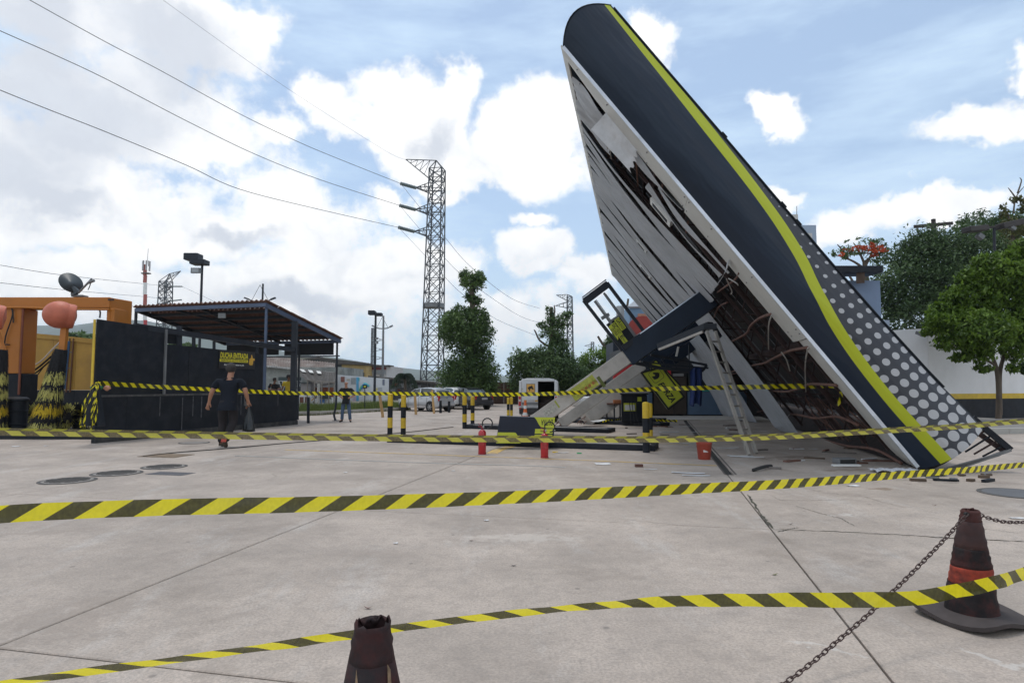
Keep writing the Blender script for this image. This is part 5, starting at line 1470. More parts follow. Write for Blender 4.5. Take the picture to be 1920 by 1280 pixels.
# brushes: bristles as many thin strands in bands
BRB = M('bristle_black', (.018, .018, .020), .9, var=.4, scale=20)
BRY = M('bristle_yellow', (.60, .42, .02), .8, var=.3, scale=15)
BRC = M('bristle_straw', (.50, .46, .13), .85, var=.3, scale=15)
def brush(u_top, u_bot, v_top, v_bot, w_top, w_bot, Y, label, dome_u, dome_v, dome_r, bands, rs):
    R_ = random.Random(rs)
    top, bot = at(u_top, v_top, Y), at(u_bot, v_bot, Y)
    t = T('wash_brush', label, 'wash brush', (bot.x, bot.y, max(0, bot.z)), 'vertical car wash brushes')
    s = Y / F_PX
    dm = at(dome_u, dome_v, Y)
    axd = (at(dome_u + 20, dome_v + 6, Y) - dm).normalized(); axd.y = -.75; axd.normalize()
    DOME = M('faded_red_dome', (.50, .135, .075), .55, var=.15, scale=3)
    r = dome_r * s
    MB().ball(dm, (r * .98, r * .98, r * .92), 26, 16).to('motor_dome', DOME, t, smooth=True)
    ax2 = V((.80, .55, -.12)).normalized()
    MB().lathe([(r * .84, 0), (r * .83, r * .70), (r * .76, r * .84), (r * .5, r * .88), (0, r * .90)], dm + ax2 * r * .02, 26, ax=ax2).to('motor_cover', DOME, t, smooth='angle')
    MB().bar(at(dome_u + 10, dome_v + 18, Y + .1), at(u_top + 3, v_top + 6, Y + .05), .17, .12, up=(0, 1, 0)).to('shaft', ORG, t)
    nv = len(bands)
    for (k0, k1, m_) in bands:
        b = MB()
        N_ = int(300 * (k1 - k0) / .12) + 120
        for _ in range(N_):
            a = R_.uniform(0, 2 * math.pi); k = R_.uniform(k0, k1 - .02) if m_ is not BRB else R_.uniform(k0, k1)
            c = top.lerp(bot, k); w = (w_top + (w_bot - w_top) * k) * s
            rr = w * R_.uniform(.82, 1.04)
            ln = R_.uniform(.10, .20)
            o = V((math.cos(a), math.sin(a), 0))
            c2 = top.lerp(bot, min(1.0, k + .06)); w2 = (w_top + (w_bot - w_top) * (k + .05)) * s
            p = c + o * rr; q = c2 + o * (w2 * R_.uniform(.92, 1.12)) - UP * R_.uniform(0, .06)
            tn = V((-o.y, o.x, 0)) * R_.uniform(.006, .012)
            b.add([p - tn, p + tn, q + tn * .6, q - tn * .6], [(0, 1, 2, 3)])
        nm = {id(BRB): 'black_bristles', id(BRY): 'yellow_bristles', id(BRC): 'straw_bristles'}[id(m_)]
        tag(b.to(nm, m_, t), kind='stuff')
    b = MB(); b.lathe([((w_top * .85) * s, 0), ((w_bot * .88) * s, -(top - bot).length)], top, 16, ax=(top - bot)); b.to('core', BRB, t)
BANDS = [(0, .33, BRB), (.28, .42, BRC), (.40, .50, BRB), (.48, .62, BRC), (.60, .70, BRB), (.68, .83, BRY), (.82, .94, BRB), (.92, 1.0, BRC)]
brush(114, 82, 655, 802, 11, 25, 18.6, 'tall striped brush with a faded red dome, standing before the yellow wall', 112, 590, 28, BANDS, 1)
brush(2, -18, 655, 802, 11, 25, 18.6, 'striped brush cut off by the left edge of the photo', -22, 592, 28, BANDS, 2)
def roller(u0, u1, v, r, Y, label, rs):
    R_ = random.Random(rs)
    a, c = at(u0, v, Y), at(u1, v, Y)
    t = T('floor_brush', label, 'wash brush', (a.x, a.y, 0), 'low wheel brushes of the car wash')
    b1, b2 = MB(), MB()
    for _ in range(700):
        k = R_.random(); an = R_.uniform(0, 2 * math.pi); p = a.lerp(c, k); o = V((0, math.cos(an), math.sin(an)))
        q = p + o * r * R_.uniform(.85, 1.05) + V((R_.uniform(-.03, .03), 0, 0)); tn = V((.012, 0, 0))
        (b2 if k > .80 or k < .08 else b1).add([p + o * r * .3 - tn, p + o * r * .3 + tn, q + tn, q - tn], [(0, 1, 2, 3)])
    tag(b1.to('black_bristles', BRB, t), kind='stuff'); tag(b2.to('straw_bristles', BRC, t), kind='stuff')
    MB().cyl(a, c, r * .6, n=14).to('core', BRB, t)
roller(40, 72, 778, .42, 20.2, 'low wheel brush left of the tall brush foot', 3)
roller(110, 128, 780, .40, 19.6, 'low wheel brush just right of the tall brush foot', 4)
roller(140, 166, 780, .42, 20.2, 'low wheel brush beside the tape bundle', 5)
t = T('black_barrel', 'black ribbed barrel behind the left brush', 'barrel', tuple(g(30, 812)))
p = at(30, 806, 19.2); p.z = 0
MB().lathe([(.27, 0), (.27, .3), (.29, .32), (.27, .34), (.27, .7), (.29, .72), (.27, .74), (.26, 1.0), (.30, 1.02), (.30, 1.08), (.20, 1.14), (0, 1.15)], p, 20).to('shell', BLACKP, t, smooth='angle')
wp = MB().obox(at(-200, 812, 17.6) * 1 - UP * at(-200, 812, 17.6).z, V((at(172, 812, 17.6).x - at(-200, 812, 17.6).x, 0, 0)), V((0, 3.4, 0)), UP * .12).to('wash_platform', BLACKP); tag(wp, 'low black platform under the car wash brushes', 'platform')
bt2 = T('blue_board', 'narrow blue board leaning behind the tall brush', 'board', tuple(at(128, 700, 22)))
MB().add([at(124, 638, 22), at(131, 640, 22), at(122, 730, 22), at(114, 720, 22)], [(0, 1, 2, 3)]).to('board', M('blue_board', (.03, .12, .26), .6), bt2, solid=.03)
# satellite dish on the beam
sd = T('satellite_dish', 'grey satellite dish on top of the orange gantry', 'satellite dish', tuple(gp(138, 556)))
DISH = M('dish_grey', (.06, .072, .08), .5, var=.1)
dc = gp(132, 531, Yg + .1); dax = V((.78, -.50, .38)).normalized()
b = MB(); prof = [(0, 0), (.13, .012), (.24, .036), (.32, .07), (.35, .09)]
b.lathe(prof, dc - dax * .05, 26, ax=dax); o = b.to('reflector', DISH, sd, smooth=True, solid=.012)
MB().obox(gp(133, 556, Yg + .1), V((.36, 0, 0)), V((0, .3, 0)), UP * .06).to('foot', GREY, sd)
MB().bar(gp(137, 553, Yg + .1), gp(139, 538, Yg + .1), .10).to('mast', GREY, sd)
MB().bar(gp(136, 540, Yg + .1), gp(146, 549, Yg + .1), .12, .16).to('bracket', DISH, sd)
MB().bar(gp(147, 549, Yg), gp(172, 523, Yg - .3), .045).to('arm', GREY, sd)
MB().cyl(gp(166, 530, Yg - .3), gp(176, 526, Yg - .4), .045, n=8).to('receiver', GREY, sd)
MB().tube(smooth_pts([gp(172, 523, Yg - .3), gp(168, 537, Yg - .3), gp(165, 543, Yg - .2)], 4), .015, 5).to('cable', RUBBER, sd)

# ---------------------------------------------------------------- street lamps, masts, pylons
def twin_lamp(u, vb, vt, Y, label, heads, flood=None, r=.07):
    p = V((at(u, vb, Y).x, Y, 0)); top = at(u, vt, Y)
    t = T('street_lamp', label, 'street lamp', tuple(p), 'twin box street lamps')
    MB().cyl(p, V((p.x, p.y, top.z)), r, r * .8, n=10).to('pole', DARKSTEEL, t)
    for (u0, v0, u1, v1) in heads:
        a, c = at(u0, v1, Y), at(u1, v0, Y)
        MB().obox(V((a.x, Y - .35, a.z)), V((c.x - a.x, 0, 0)), V((0, .6, 0)), UP * (c.z - a.z)).to('lamp_head', DARKSTEEL, t, bevel=.03)
    if flood:
        for (u0, v0, u1, v1) in flood:
            a, c = at(u0, v1, Y), at(u1, v0, Y)
            MB().obox(V((a.x, Y - .3, a.z)), V((c.x - a.x, 0, 0)), V((0, .2, .02)), UP * (c.z - a.z)).to('floodlight', GREY, t)
            MB().obox(V((a.x + .05, Y - .31, a.z + .05)), V((c.x - a.x - .1, 0, 0)), V((0, .009, 0)), UP * (c.z - a.z - .1)).to('glass', M('lamp_glass', (.35, .37, .38), .3), t)
twin_lamp(369, 800, 494, 31, 'twin box street lamp rising behind the tiled shelter', [(350, 476.5, 377, 489), (361, 488, 389.5, 497)], [(363, 504, 380, 514)])
twin_lamp(702, 757, 585, 48, 'twin box street lamp behind the parked cars', [(691.5, 582.5, 704, 590.5), (704.5, 587, 717, 592.5)], [(705, 633, 710, 637), (704, 640, 710, 645)], r=.10)
def varm(u, vb, vt, Y, label, span, rise, vj, m=GREY):
    p = V((at(u, vb, Y).x, Y, 0)); top = at(u, vt, Y)
    t = T('street_lamp', label, 'street lamp', tuple(p), 'street lamps with two raised arms')
    MB().cyl(p, V((p.x, Y, top.z)), .13 * Y / 60, .09 * Y / 60, n=8).to('pole', m, t)
    for s in (-1, 1):
        P = smooth_pts([at(u, vj, Y), at(u + s * span * .5, vj - 1, Y), at(u + s * span, vj - rise, Y)], 4)
        MB().tube(P, .06 * Y / 60, 6).to('arm', m, t)
        MB().bar(at(u + s * span * .75, vj - rise * .6, Y), at(u + s * span * 1.08, vj - rise * 1.15, Y), .22 * Y / 60, .14 * Y / 60).to('lamp_head', m, t)
        MB().tube([at(u, vt + 2, Y), at(u + s * span * .55, vj - 3, Y)], .02 * Y / 60, 4).to('stay', m, t)
varm(487.5, 740, 532, 62, 'street lamp with two raised arms above the shelter roof', 27, 6, 565, DARKSTEEL)
varm(717, 740, 592, 75, 'street lamp with two raised arms beside the twin box lamp', 18, 5, 616)
PYL = M('pylon_steel', (.055, .06, .068), .6, var=.2)
def pylon(u, ub, vt, vb, Y, w_top, w_bot, label, arms, lean_right=True, hook=None, nseg=18, bt_=.13, collar=None, insul=True):
    """lattice mast with three one-sided arms; sizes in photo pixels at distance Y"""
    s = Y / F_PX
    base = V((at(ub, vb, Y).x, Y, 0)); top = at(u, vt, Y)
    t = T('lattice_pylon', label, 'pylon', tuple(base), 'lattice power pylons')
    def corner(k, i):
        c = base.lerp(top, k); w = (w_bot + (w_top - w_bot) * min(1, k * 1.5)) * s / 2
        sx, sy = ((-1, -1), (1, -1), (1, 1), (-1, 1))[i]
        return c + V((sx * w, sy * w * .9, 0)) @ Matrix.Rotation(.22, 3, 'Z')
    for i in range(4):
        MB().bar(corner(0, i), corner(1, i), bt_).to('leg', PYL, t)
    ks = [(1 - (1 - j / nseg) ** 1.12) for j in range(nseg + 1)]
    for j in range(nseg):
        b = MB()
        for i in range(4):
            i2 = (i + 1) % 4
            b.bar(corner(ks[j], i), corner(ks[j + 1], i2), bt_ * .5); b.bar(corner(ks[j], i2), corner(ks[j + 1], i), bt_ * .5)
            b.bar(corner(ks[j + 1], i), corner(ks[j + 1], i2), bt_ * .5)
        b.to('lattice_bay', PYL, t)
    tips = []
    for (ua, va, vr0, vr1, ui, vi) in arms:             # tip pixel, root rows, insulator end
        b = MB(); tip = at(ua, va, Y - .6)
        def kz(v): return (at(u, v, Y).z - base.z) / (top.z - base.z)
        r0, r1 = kz(vr0), kz(vr1)
        q = [corner(r0, 0), corner(r0, 3), corner(r1, 0), corner(r1, 3)]
        for p in q: b.bar(p, tip, bt_ * .6)
        for f_ in (.33, .66):
            e = [p.lerp(tip, f_) for p in q]
            for a, c in ((0, 1), (1, 3), (3, 2), (2, 0), (0, 3)): b.bar(e[a], e[c], bt_ * .35)
        b.bar(corner(r0, 1), q[0], bt_ * .5); b.bar(corner(r1, 1), q[2], bt_ * .5)
        b.to('cross_arm', PYL, t)
        if insul:
            e = at(ui, vi, Y - 2.5)
            P = [tip.lerp(e, k / 18) for k in range(19)]
            MB().tube(P, .2, 8, True, [.16 if k % 2 else .28 for k in range(19)]).to('insulator', M('insulator_glass', (.12, .15, .15), .3), t)
            tips.append(e)
    if hook:
        b = MB(); P = [at(a, c, Y) for a, c in hook]
        n0 = [corner(1, 0), corner(1, 3), corner(1, 1), corner(1, 2)]
        pk = at(hook[1][0], hook[1][1], Y); hk = P[0]
        for p in n0: b.bar(p, pk, bt_ * .7)
        low = corner(.955, 0)
        b.bar(pk, hk, bt_ * .6); b.bar(low, hk, bt_ * .6); b.bar(corner(.955, 3), hk, bt_ * .6)
        for f_ in (.2, .4, .6, .8):
            b.bar(pk.lerp(hk, f_), low.lerp(hk, f_), bt_ * .35); b.bar(pk.lerp(hk, f_), low.lerp(hk, min(1, f_ + .2)), bt_ * .35)
        b.to('top_arm', PYL, t)
    if collar:
        (ua, va, uc, vc) = collar
        a, c = at(ua, vc, Y), at(uc, va, Y)
        MB().lathe([((c.x - a.x) / 2, 0), ((c.x - a.x) / 2, (c.z - a.z))], V(((a.x + c.x) / 2, Y, a.z)), 8).to('climbing_guard', GREY, t)
    return t, tips
_, TIPS = pylon(820, 809.5, 318, 727, 90, 24.5, 35, 'tall lattice power pylon rising left of the clipped tree', [(779, 352, 345, 361, 752, 344.5), (778, 393, 385, 402, 750, 385.5), (776, 434, 427, 444, 748, 426.5)], hook=[(761, 299), (818, 301)], collar=(793, 569, 833, 577), nseg=17, bt_=.17)
pylon(311, 303, 528, 745, 230, 17, 22, 'distant lattice pylon behind the tiled shelter', [(322, 537, 534, 546, 341, 537), (320, 564, 560, 571, 340, 562)], hook=[(339, 508), (318, 513)], nseg=16, bt_=.30, insul=True)
pylon(1068, 1070, 556, 745, 240, 9, 12, 'distant lattice pylon behind the spiky tree', [(1041, 573, 566, 577, 1036, 572)], hook=[(1043, 553), (1064, 552)], nseg=14, bt_=.32, insul=False)
pylon(700, 699, 615, 745, 300, 5, 7, 'faint distant lattice pylon behind the twin box lamp', [(720, 637, 632, 641, 728, 636), (720, 655, 651, 659, 727, 655), (720, 671, 667, 675, 727, 672)], nseg=12, bt_=.3, insul=False)
pylon(1111, 1110, 641, 745, 320, 5, 6, 'faint distant lattice pylon between the far trees', [(1096, 648, 645, 651, 1094, 648)], nseg=10, bt_=.3, insul=False)
tm = T('telecom_mast', 'red and white telecom mast behind the gantry', 'mast', tuple(V((at(272, 740, 150).x, 150, 0))))
mp_ = [(740, 600, RED), (600, 575, WHITEP), (575, 552, M('mast_red', (.36, .10, .08), .6)), (552, 530, WHITEP), (530, 516, M('mast_red', (.36, .10, .08), .6)), (516, 496, M('mast_red', (.36, .10, .08), .6))]
for (v0, v1, m_) in mp_:
    a, c = at(271.5, v0, 150), at(272.5, v1, 150); a.z = max(a.z, 0)
    MB().cyl(a, c, .42, n=10).to('mast_section', m_, tm)
for k in range(6):
    an = k * math.pi / 3; c = at(274, 507, 150) + V((math.cos(an) * .8, math.sin(an) * .8, 0))
    MB().bar(c, c + UP * 2.2, .28).to('antenna_panel', M('antenna_grey', (.45, .42, .42), .6), tm)
    MB().bar(at(274, 498, 150) + V((math.cos(an) * .6, math.sin(an) * .6, 0)), at(274, 498, 150) + V((math.cos(an) * .6, math.sin(an) * .6, 1.2)), .15).to('antenna', GREY, tm)
MB().cyl(at(274, 513, 150), at(274, 512, 150), 1.1, n=12).to('platform', GREY, tm)
MB().cyl(at(276, 496, 150), at(278, 466, 150), .05, n=5).to('whip', GREY, tm)
# overhead wires
def wire(pix, YA, YB, label, r=.02, r2=None, group='overhead power lines'):
    u0, u1 = pix[0][0], pix[-1][0]
    A_, B_ = at(u0, pix[0][1], YA), at(u1, pix[-1][1], YB)
    P = []
    for (u, v) in pix:
        k = (u - 960.0) / F_PX
        rr = ray(u, v); kk = rr.x / rr.y
        dx, dy = B_.x - A_.x, B_.y - A_.y
        den = dx - kk * dy
        s = (kk * A_.y - A_.x) / den
        P.append(at(u, v, A_.y + dy * s))
    P = smooth_pts(P, 6)
    n = len(P)
    o = MB().tube(P, r, 5, True, [r + ((r2 or r) - r) * i / (n - 1) for i in range(n)]).to('overhead_wire', M('wire_black', (.03, .03, .035), .6), None, smooth=True)
    tag(o, label, 'cable', group)
wire([(752, 344.5), (625, 294), (550, 262), (450, 214), (300, 132), (200, 80), (55, 0), (-60, -66)], 87.5, 45, 'highest of the three thick overhead wires left of the pylon', .034, .030)
wire([(750, 385.5), (600, 337), (480, 290), (350, 227), (200, 149), (100, 102), (0, 58), (-100, 12)], 87.5, 42, 'middle one of the three thick overhead wires left of the pylon', .034, .030)
wire([(748, 426.5), (600, 393), (450, 355), (350, 310), (200, 248), (100, 209), (0, 169), (-100, 126)], 87.5, 40, 'lowest of the three thick overhead wires left of the pylon', .034, .030)
wire([(762, 300), (730, 287), (630, 225), (530, 160), (430, 90), (305, 0), (250, -40)], 90, 60, 'very thin overhead wire above the other three', .016, .014)
wire([(752, 345), (780, 380), (806, 411), (835, 446), (886, 503), (960, 560), (1012, 578)], 87.5, 200, 'upper wire sagging right from the pylon behind the clipped tree', .022, .05)
wire([(750, 386), (785, 427), (835, 485), (868, 517), (920, 557), (985, 597), (1040, 610)], 87.5, 200, 'middle wire sagging right from the pylon behind the clipped tree', .022, .05)
wire([(748, 427), (800, 482), (832, 517), (868, 552), (930, 598), (990, 623), (1003, 628)], 87.5, 200, 'lower wire sagging right from the pylon behind the clipped tree', .022, .05)
wire([(-40, 490), (0, 497), (120, 516), (250, 530), (300, 535)], 60, 200, 'thin wire crossing the sky behind the dish', .022, .05)
wire([(-40, 524), (0, 530), (140, 545), (270, 556), (300, 559)], 60, 200, 'thin wire crossing just above the orange gantry', .022, .05)
wire([(341, 537), (380, 555), (415, 572)], 229, 260, 'short distant wire right of the far pylon', .05, .05)
# ---------------------------------------------------------------- hills, verge, kerbs
def hills(name, Y, prof, col, depth, label, seed):
    R_ = random.Random(seed)
    us = [p[0] for p in prof]; vs_ = [p[1] for p in prof]
    n = 120; b = MB()
    u0, u1 = us[0], us[-1]
    nz = [sum(R_.uniform(-1, 1) * 0 + math.sin(i * f_ + ph) * a for f_, ph, a in ((.21, 1, 3), (.53, 2.2, 1.8), (1.27, .4, 1.0), (2.9, 3, .6))) for i in range(n + 1)]
    def fn(s, t):
        u = u0 + (u1 - u0) * s
        v = np.interp(u, us, vs_) + nz[int(round(s * n))] * .8
        top = at(u, v, Y)
        k = t
        z = top.z * (1 - (1 - k) ** 1.6) if k < 1 else top.z
        return V((top.x * (1 - (1 - k) * .10), Y - depth * (1 - k) + depth * .02 * math.sin(s * 60 + k * 9), z * (1 + .02 * math.sin(s * 90 + k * 30))))
    b.grid(fn, n, 10)
    # back slope so that it is a real hill
    def bk(s, t):
        p = fn(s, 1.0); return V((p.x, p.y + depth * t, p.z * (1 - t)))
    b.grid(bk, n, 2)
    o = b.to(name, M(name + '_mat', col, .95, var=.35, scale=.006, coord='World', dirt=(.10, .10, .06), dirt_amt=.6, dscale=.012), None, smooth=True)
    tag(o, kind='structure'); return o
hills('hills', 2600, [(-400, 612), (-200, 622), (0, 632), (40, 622), (75, 611), (105, 612), (130, 625), (150, 620), (175, 612), (215, 600), (300, 606), (420, 612), (470, 640), (520, 655), (560, 668), (640, 672), (700, 684), (740, 690), (800, 697), (900, 705), (1000, 700), (1200, 705), (1500, 690), (2400, 690)], (.05, .075, .045), 900, 'hills', 1)
tag(MB().add([g(-2500, 766.5, .02), g(-120, 766.5, .02), g(420, 766.5, .02), V((at(925, 755, 58).x, 58, .02)), V((at(1400, 755, 58).x, 58, .02)), V((200, 62, .02)), V((200, 110, .02)), V((-260, 110, .02))], [(0, 1, 2, 3, 4, 5, 6, 7)]).to('far_yard', M('far_yard_dirt', (.22, .20, .165), .95, var=.2, coord='World', scale=.2)), kind='structure')
# grass verge with broken kerb, left of the parked cars
ve = [(430, 782), (560, 779), (600, 778), (660, 774), (720, 771), (770, 768)]
VK = [g(u, v) for u, v in ve]
KERB = M('kerb_concrete', (.42, .40, .37), .85, var=.2, scale=3, dirt=(.24, .22, .17), dirt_amt=.6, dscale=1.5)
kb = T('verge_kerb', 'low broken concrete kerb along the weedy verge behind the standing man', 'kerb', tuple(VK[0]))
for a, c in zip(VK, VK[1:]):
    n_ = max(1, int((c - a).length / 1.3))
    for k in range(n_):
        p, q = a.lerp(c, k / n_), a.lerp(c, (k + .97) / n_)
        d = (q - p); s = V((-d.y, d.x, 0)).normalized()
        MB().obox(p, d, s * .16, UP * random.uniform(.15, .20)).to('kerb_stone', KERB, kb)
vm_ = MB(); far = [p + V((-.30, .95, 0)) * 9 for p in VK]
vs = [p + V((0, .15, .06)) for p in VK] + [p + UP * .06 for p in far]
n_ = len(VK); vm_.add(vs, [[i, i + 1, n_ + i + 1, n_ + i] for i in range(n_ - 1)])
tag(vm_.to('verge', M('verge_soil', (.10, .10, .045), .95, var=.4, coord='World')), kind='structure')
def grass(n, regions, hmin, hmax, col, name, seed, wid=.012):
    r = np.random.default_rng(seed)
    tot = []
    for (poly, cnt) in regions:
        a, b_, c, d = [np.array(p) for p in poly]
        s, t = r.random(cnt)[:, None], r.random(cnt)[:, None]
        p = (a * (1 - s) + b_ * s) * (1 - t) + (d * (1 - s) + c * s) * t
        tot.append(p)
    P = np.concatenate(tot); N_ = len(P)
    cl_ = np.sin(P[:, 0] * 1.7) * np.sin(P[:, 1] * 1.3 + 1) * .35 + .75
    h = r.uniform(hmin, hmax, N_) * cl_
    an = r.random(N_) * 6.283; ln = r.uniform(.1, .5, N_) * h
    dx, dy = np.cos(an), np.sin(an); wx, wy = -dy * wid, dx * wid
    v = np.empty((N_, 3, 3))
    v[:, 0] = P + np.stack([wx, wy, 0 * wx], 1); v[:, 1] = P - np.stack([wx, wy, 0 * wx], 1)
    v[:, 2] = P + np.stack([dx * ln, dy * ln, h], 1)
    me = bpy.data.meshes.new(name)
    me.vertices.add(N_ * 3); me.vertices.foreach_set('co', v.ravel())
    me.loops.add(N_ * 3); me.loops.foreach_set('vertex_index', np.arange(N_ * 3))
    me.polygons.add(N_); me.polygons.foreach_set('loop_start', np.arange(0, N_ * 3, 3))
    me.update(); me.validate()
    at_ = me.attributes.new('tint', 'FLOAT', 'FACE'); at_.data.foreach_set('value', r.random(N_).astype(np.float32))
    me.materials.append(col)
    o = link(name, me, None); tag(o, kind='stuff'); return o
def leafmat(name, c0, c1, trans=.3):
    if name in MATS: return MATS[name]
    m = bpy.data.materials.new(name); m.use_nodes = True
    nt = m.node_tree; N, Lk = nt.nodes, nt.links; b = N['Principled BSDF']
    a = N.new('ShaderNodeAttribute'); a.attribute_name = 'tint'
    r = N.new('ShaderNodeValToRGB'); Lk.new(a.outputs['Fac'], r.inputs[0])
    r.color_ramp.elements[0].color = (*c0, 1); r.color_ramp.elements[1].color = (*c1, 1)
    Lk.new(r.outputs[0], b.inputs['Base Color']); b.inputs['Roughness'].default_value = .55; b.inputs['Specular IOR Level'].default_value = .35
    t = N.new('ShaderNodeBsdfTranslucent'); Lk.new(r.outputs[0], t.inputs[0])
    x = N.new('ShaderNodeMixShader'); x.inputs[0].default_value = trans
    Lk.new(b.outputs[0], x.inputs[1]); Lk.new(t.outputs[0], x.inputs[2]); Lk.new(x.outputs[0], N['Material Output'].inputs[0])
    MATS[name] = m; return m
GRS = leafmat('verge_grass_blades', (.06, .09, .02), (.16, .20, .045))
grass(0, [([tuple(VK[i] + V((0, .2, .05))), tuple(VK[i + 1] + V((0, .2, .05))), tuple(far[i + 1]), tuple(far[i])], 5200) for i in range(n_ - 1)], .18, .55, GRS, 'verge_grass', 3, .014)
GRS2 = leafmat('kerb_weeds_blades', (.08, .10, .02), (.20, .20, .06))
grass(0, [([tuple(VK[i] + V((0, -.12, 0))), tuple(VK[i + 1] + V((0, -.12, 0))), tuple(VK[i + 1] + V((0, .1, 0))), tuple(VK[i] + V((0, .1, 0)))], 330) for i in range(n_ - 1)], .06, .22, GRS2, 'kerb_weeds', 5, .012)

# ---------------------------------------------------------------- far buildings on the left
def facade(u0, u1, v0, v1, Y, dep, mat, label, cat='building', name='far_building', z0=0.0, v0b=None, parent=None, group=None):
    """front face between pixel columns u0..u1, roof rows v0 (left) and v0b (right), standing on the ground"""
    a, c = at(u0, v1, Y), at(u1, v1, Y)
    za, zc = at(u0, v0, Y).z, at(u1, v0b if v0b is not None else v0, Y).z
    a.z = c.z = z0
    t = T(name, label, cat, tuple(a), group) if parent is None else parent
    bk = V((0, dep, 0))
    A_, C_ = V((a.x, Y, za)), V((c.x, Y, zc))
    MB().add([a, c, C_, A_, a + bk, c + bk, C_ + bk, A_ + bk], [(0, 1, 2, 3), (7, 6, 5, 4), (4, 5, 1, 0), (5, 6, 2, 1), (6, 7, 3, 2), (7, 4, 0, 3)]).to('wall', mat, t)
    return t
def plate(t, u0, v0, u1, v1, Y, mat, name, th=.04, v0b=None, v1b=None, par=None):
    P = [at(u0, v1, Y), at(u1, v1b if v1b is not None else v1, Y), at(u1, v0b if v0b is not None else v0, Y), at(u0, v0, Y)]
    bk = V((0, th, 0))
    return MB().add(P + [p + bk for p in P], [(0, 1, 2, 3), (7, 6, 5, 4), (4, 5, 1, 0), (5, 6, 2, 1), (6, 7, 3, 2), (7, 4, 0, 3)]).to(name, mat, par or t)
OLDW = M('mould_wall', (.27, .28, .26), .9, var=.25, scale=.8, dirt=(.09, .095, .09), dirt_amt=.8, dscale=.7)
DRKW = M('dark_wall', (.10, .11, .115), .9, var=.35, scale=.5, dirt=(.04, .04, .04), dirt_amt=.6, dscale=.8)
TAN = M('tan_cladding', (.47, .34, .14), .7, var=.10, dirt=(.3, .22, .12), dirt_amt=.4, dscale=.6)
WHT = M('white_wall', (.66, .66, .64), .8, var=.06, dirt=(.42, .41, .39), dirt_amt=.5, dscale=.4)
ROOFG = M('asbestos_roof', (.095, .085, .075), .9, var=.35, scale=1.2, dirt=(.04, .035, .03), dirt_amt=.6, dscale=.8)
t = facade(523, 595, 668, 760, 84, 20, M('cream_wall', (.50, .47, .38), .9, var=.15, dirt=(.28, .26, .2), dirt_amt=.5, dscale=.4), 'cream upper block behind the mouldy warehouse')
plate(t, 518, 667, 597, 670.5, 83.8, GREY, 'roof_edge', 2)
t = facade(530, 640, 683, 760, 76, 18, DRKW, 'long dark stained warehouse with a shallow roof, behind the tiled house', v0b=679.5)
MB().bar(at(528, 681.5, 75.8), at(600, 670.5, 75.8), .4, .25).to('roof_edge', ROOFG, t)
b = MB(); P = [at(535, 683, 75.9), at(640, 679.5, 75.9), at(640, 674.5, 75.9), at(598, 671, 75.9)]
b.add(P + [p + V((0, 10, 0)) for p in P], [(0, 1, 2, 3), (7, 6, 5, 4), (0, 4, 5, 1), (1, 5, 6, 2), (2, 6, 7, 3), (3, 7, 4, 0)]); b.to('gable', DRKW, t)
t2 = facade(640, 688, 682, 760, 75.5, 14, TAN, 'tan clad warehouse bay beside the dark warehouse', v0b=685)
for k in range(16): plate(t2, 640.5 + 2.95 * k, 682.6 + k * .17, 640.9 + 2.95 * k, 708, 75.46, M('tan_joint', (.33, .23, .09), .8), 'cladding_joint', .03)
plate(t2, 598, 669.5, 692, 681, 75.2, ROOFG, 'roof_edge', 2, v0b=680.5, v1b=684.2)
plate(t2, 681, 698, 683, 707, 75.3, BLACKTX, 'slot_window')
t = facade(688, 724, 685, 760, 78, 12, M('pale_block', (.52, .50, .49), .8, var=.1), 'pale building with a dark red window band behind the lamp posts')
plate(t, 690, 688, 724, 693, 77.9, M('red_band', (.20, .06, .06), .7), 'red_band')
for k in range(6): plate(t, 691 + 5.5 * k, 694.5, 695.5 + 5.5 * k, 701, 77.9, M('pane_grey', (.30, .32, .34), .3), 'window_pane')
plate(t, 688, 684, 730, 686.2, 77.5, ROOFG, 'roof_edge', 3)
for (u, w) in ((690, 3), (700, 4), (712, 3)): plate(t, u, 702, u + w, 706, 77.7, GREY, 'air_conditioner', .5)
t = facade(488, 640, 688, 760, 62, 9, OLDW, 'low old house with mouldy wall and a row of roof tiles, behind the two men')
b = MB()
b.grid(lambda s, q: at(485 + (628 - 485) * s, 686 + 14 * s - 6 * q * 0, 61.6 + 5 * q) + UP * (1.1 * q + .05 * math.sin(s * 190)), 120, 2)
b.to('tile_roof', M('old_tiles', (.16, .12, .10), .9, var=.4, scale=2, dirt=(.38, .36, .33), dirt_amt=.6, dscale=.9), t)
for k in range(30):
    u = 488 + 4.6 * k; v = 684.8 + 14 * (u - 485) / 143
    MB().bar(at(u, v, 61.4), at(u + 3, v + .3, 61.4), .20, .16).to('ridge_tile', M('lime_mortar', (.46, .45, .43), .9, var=.3), t)
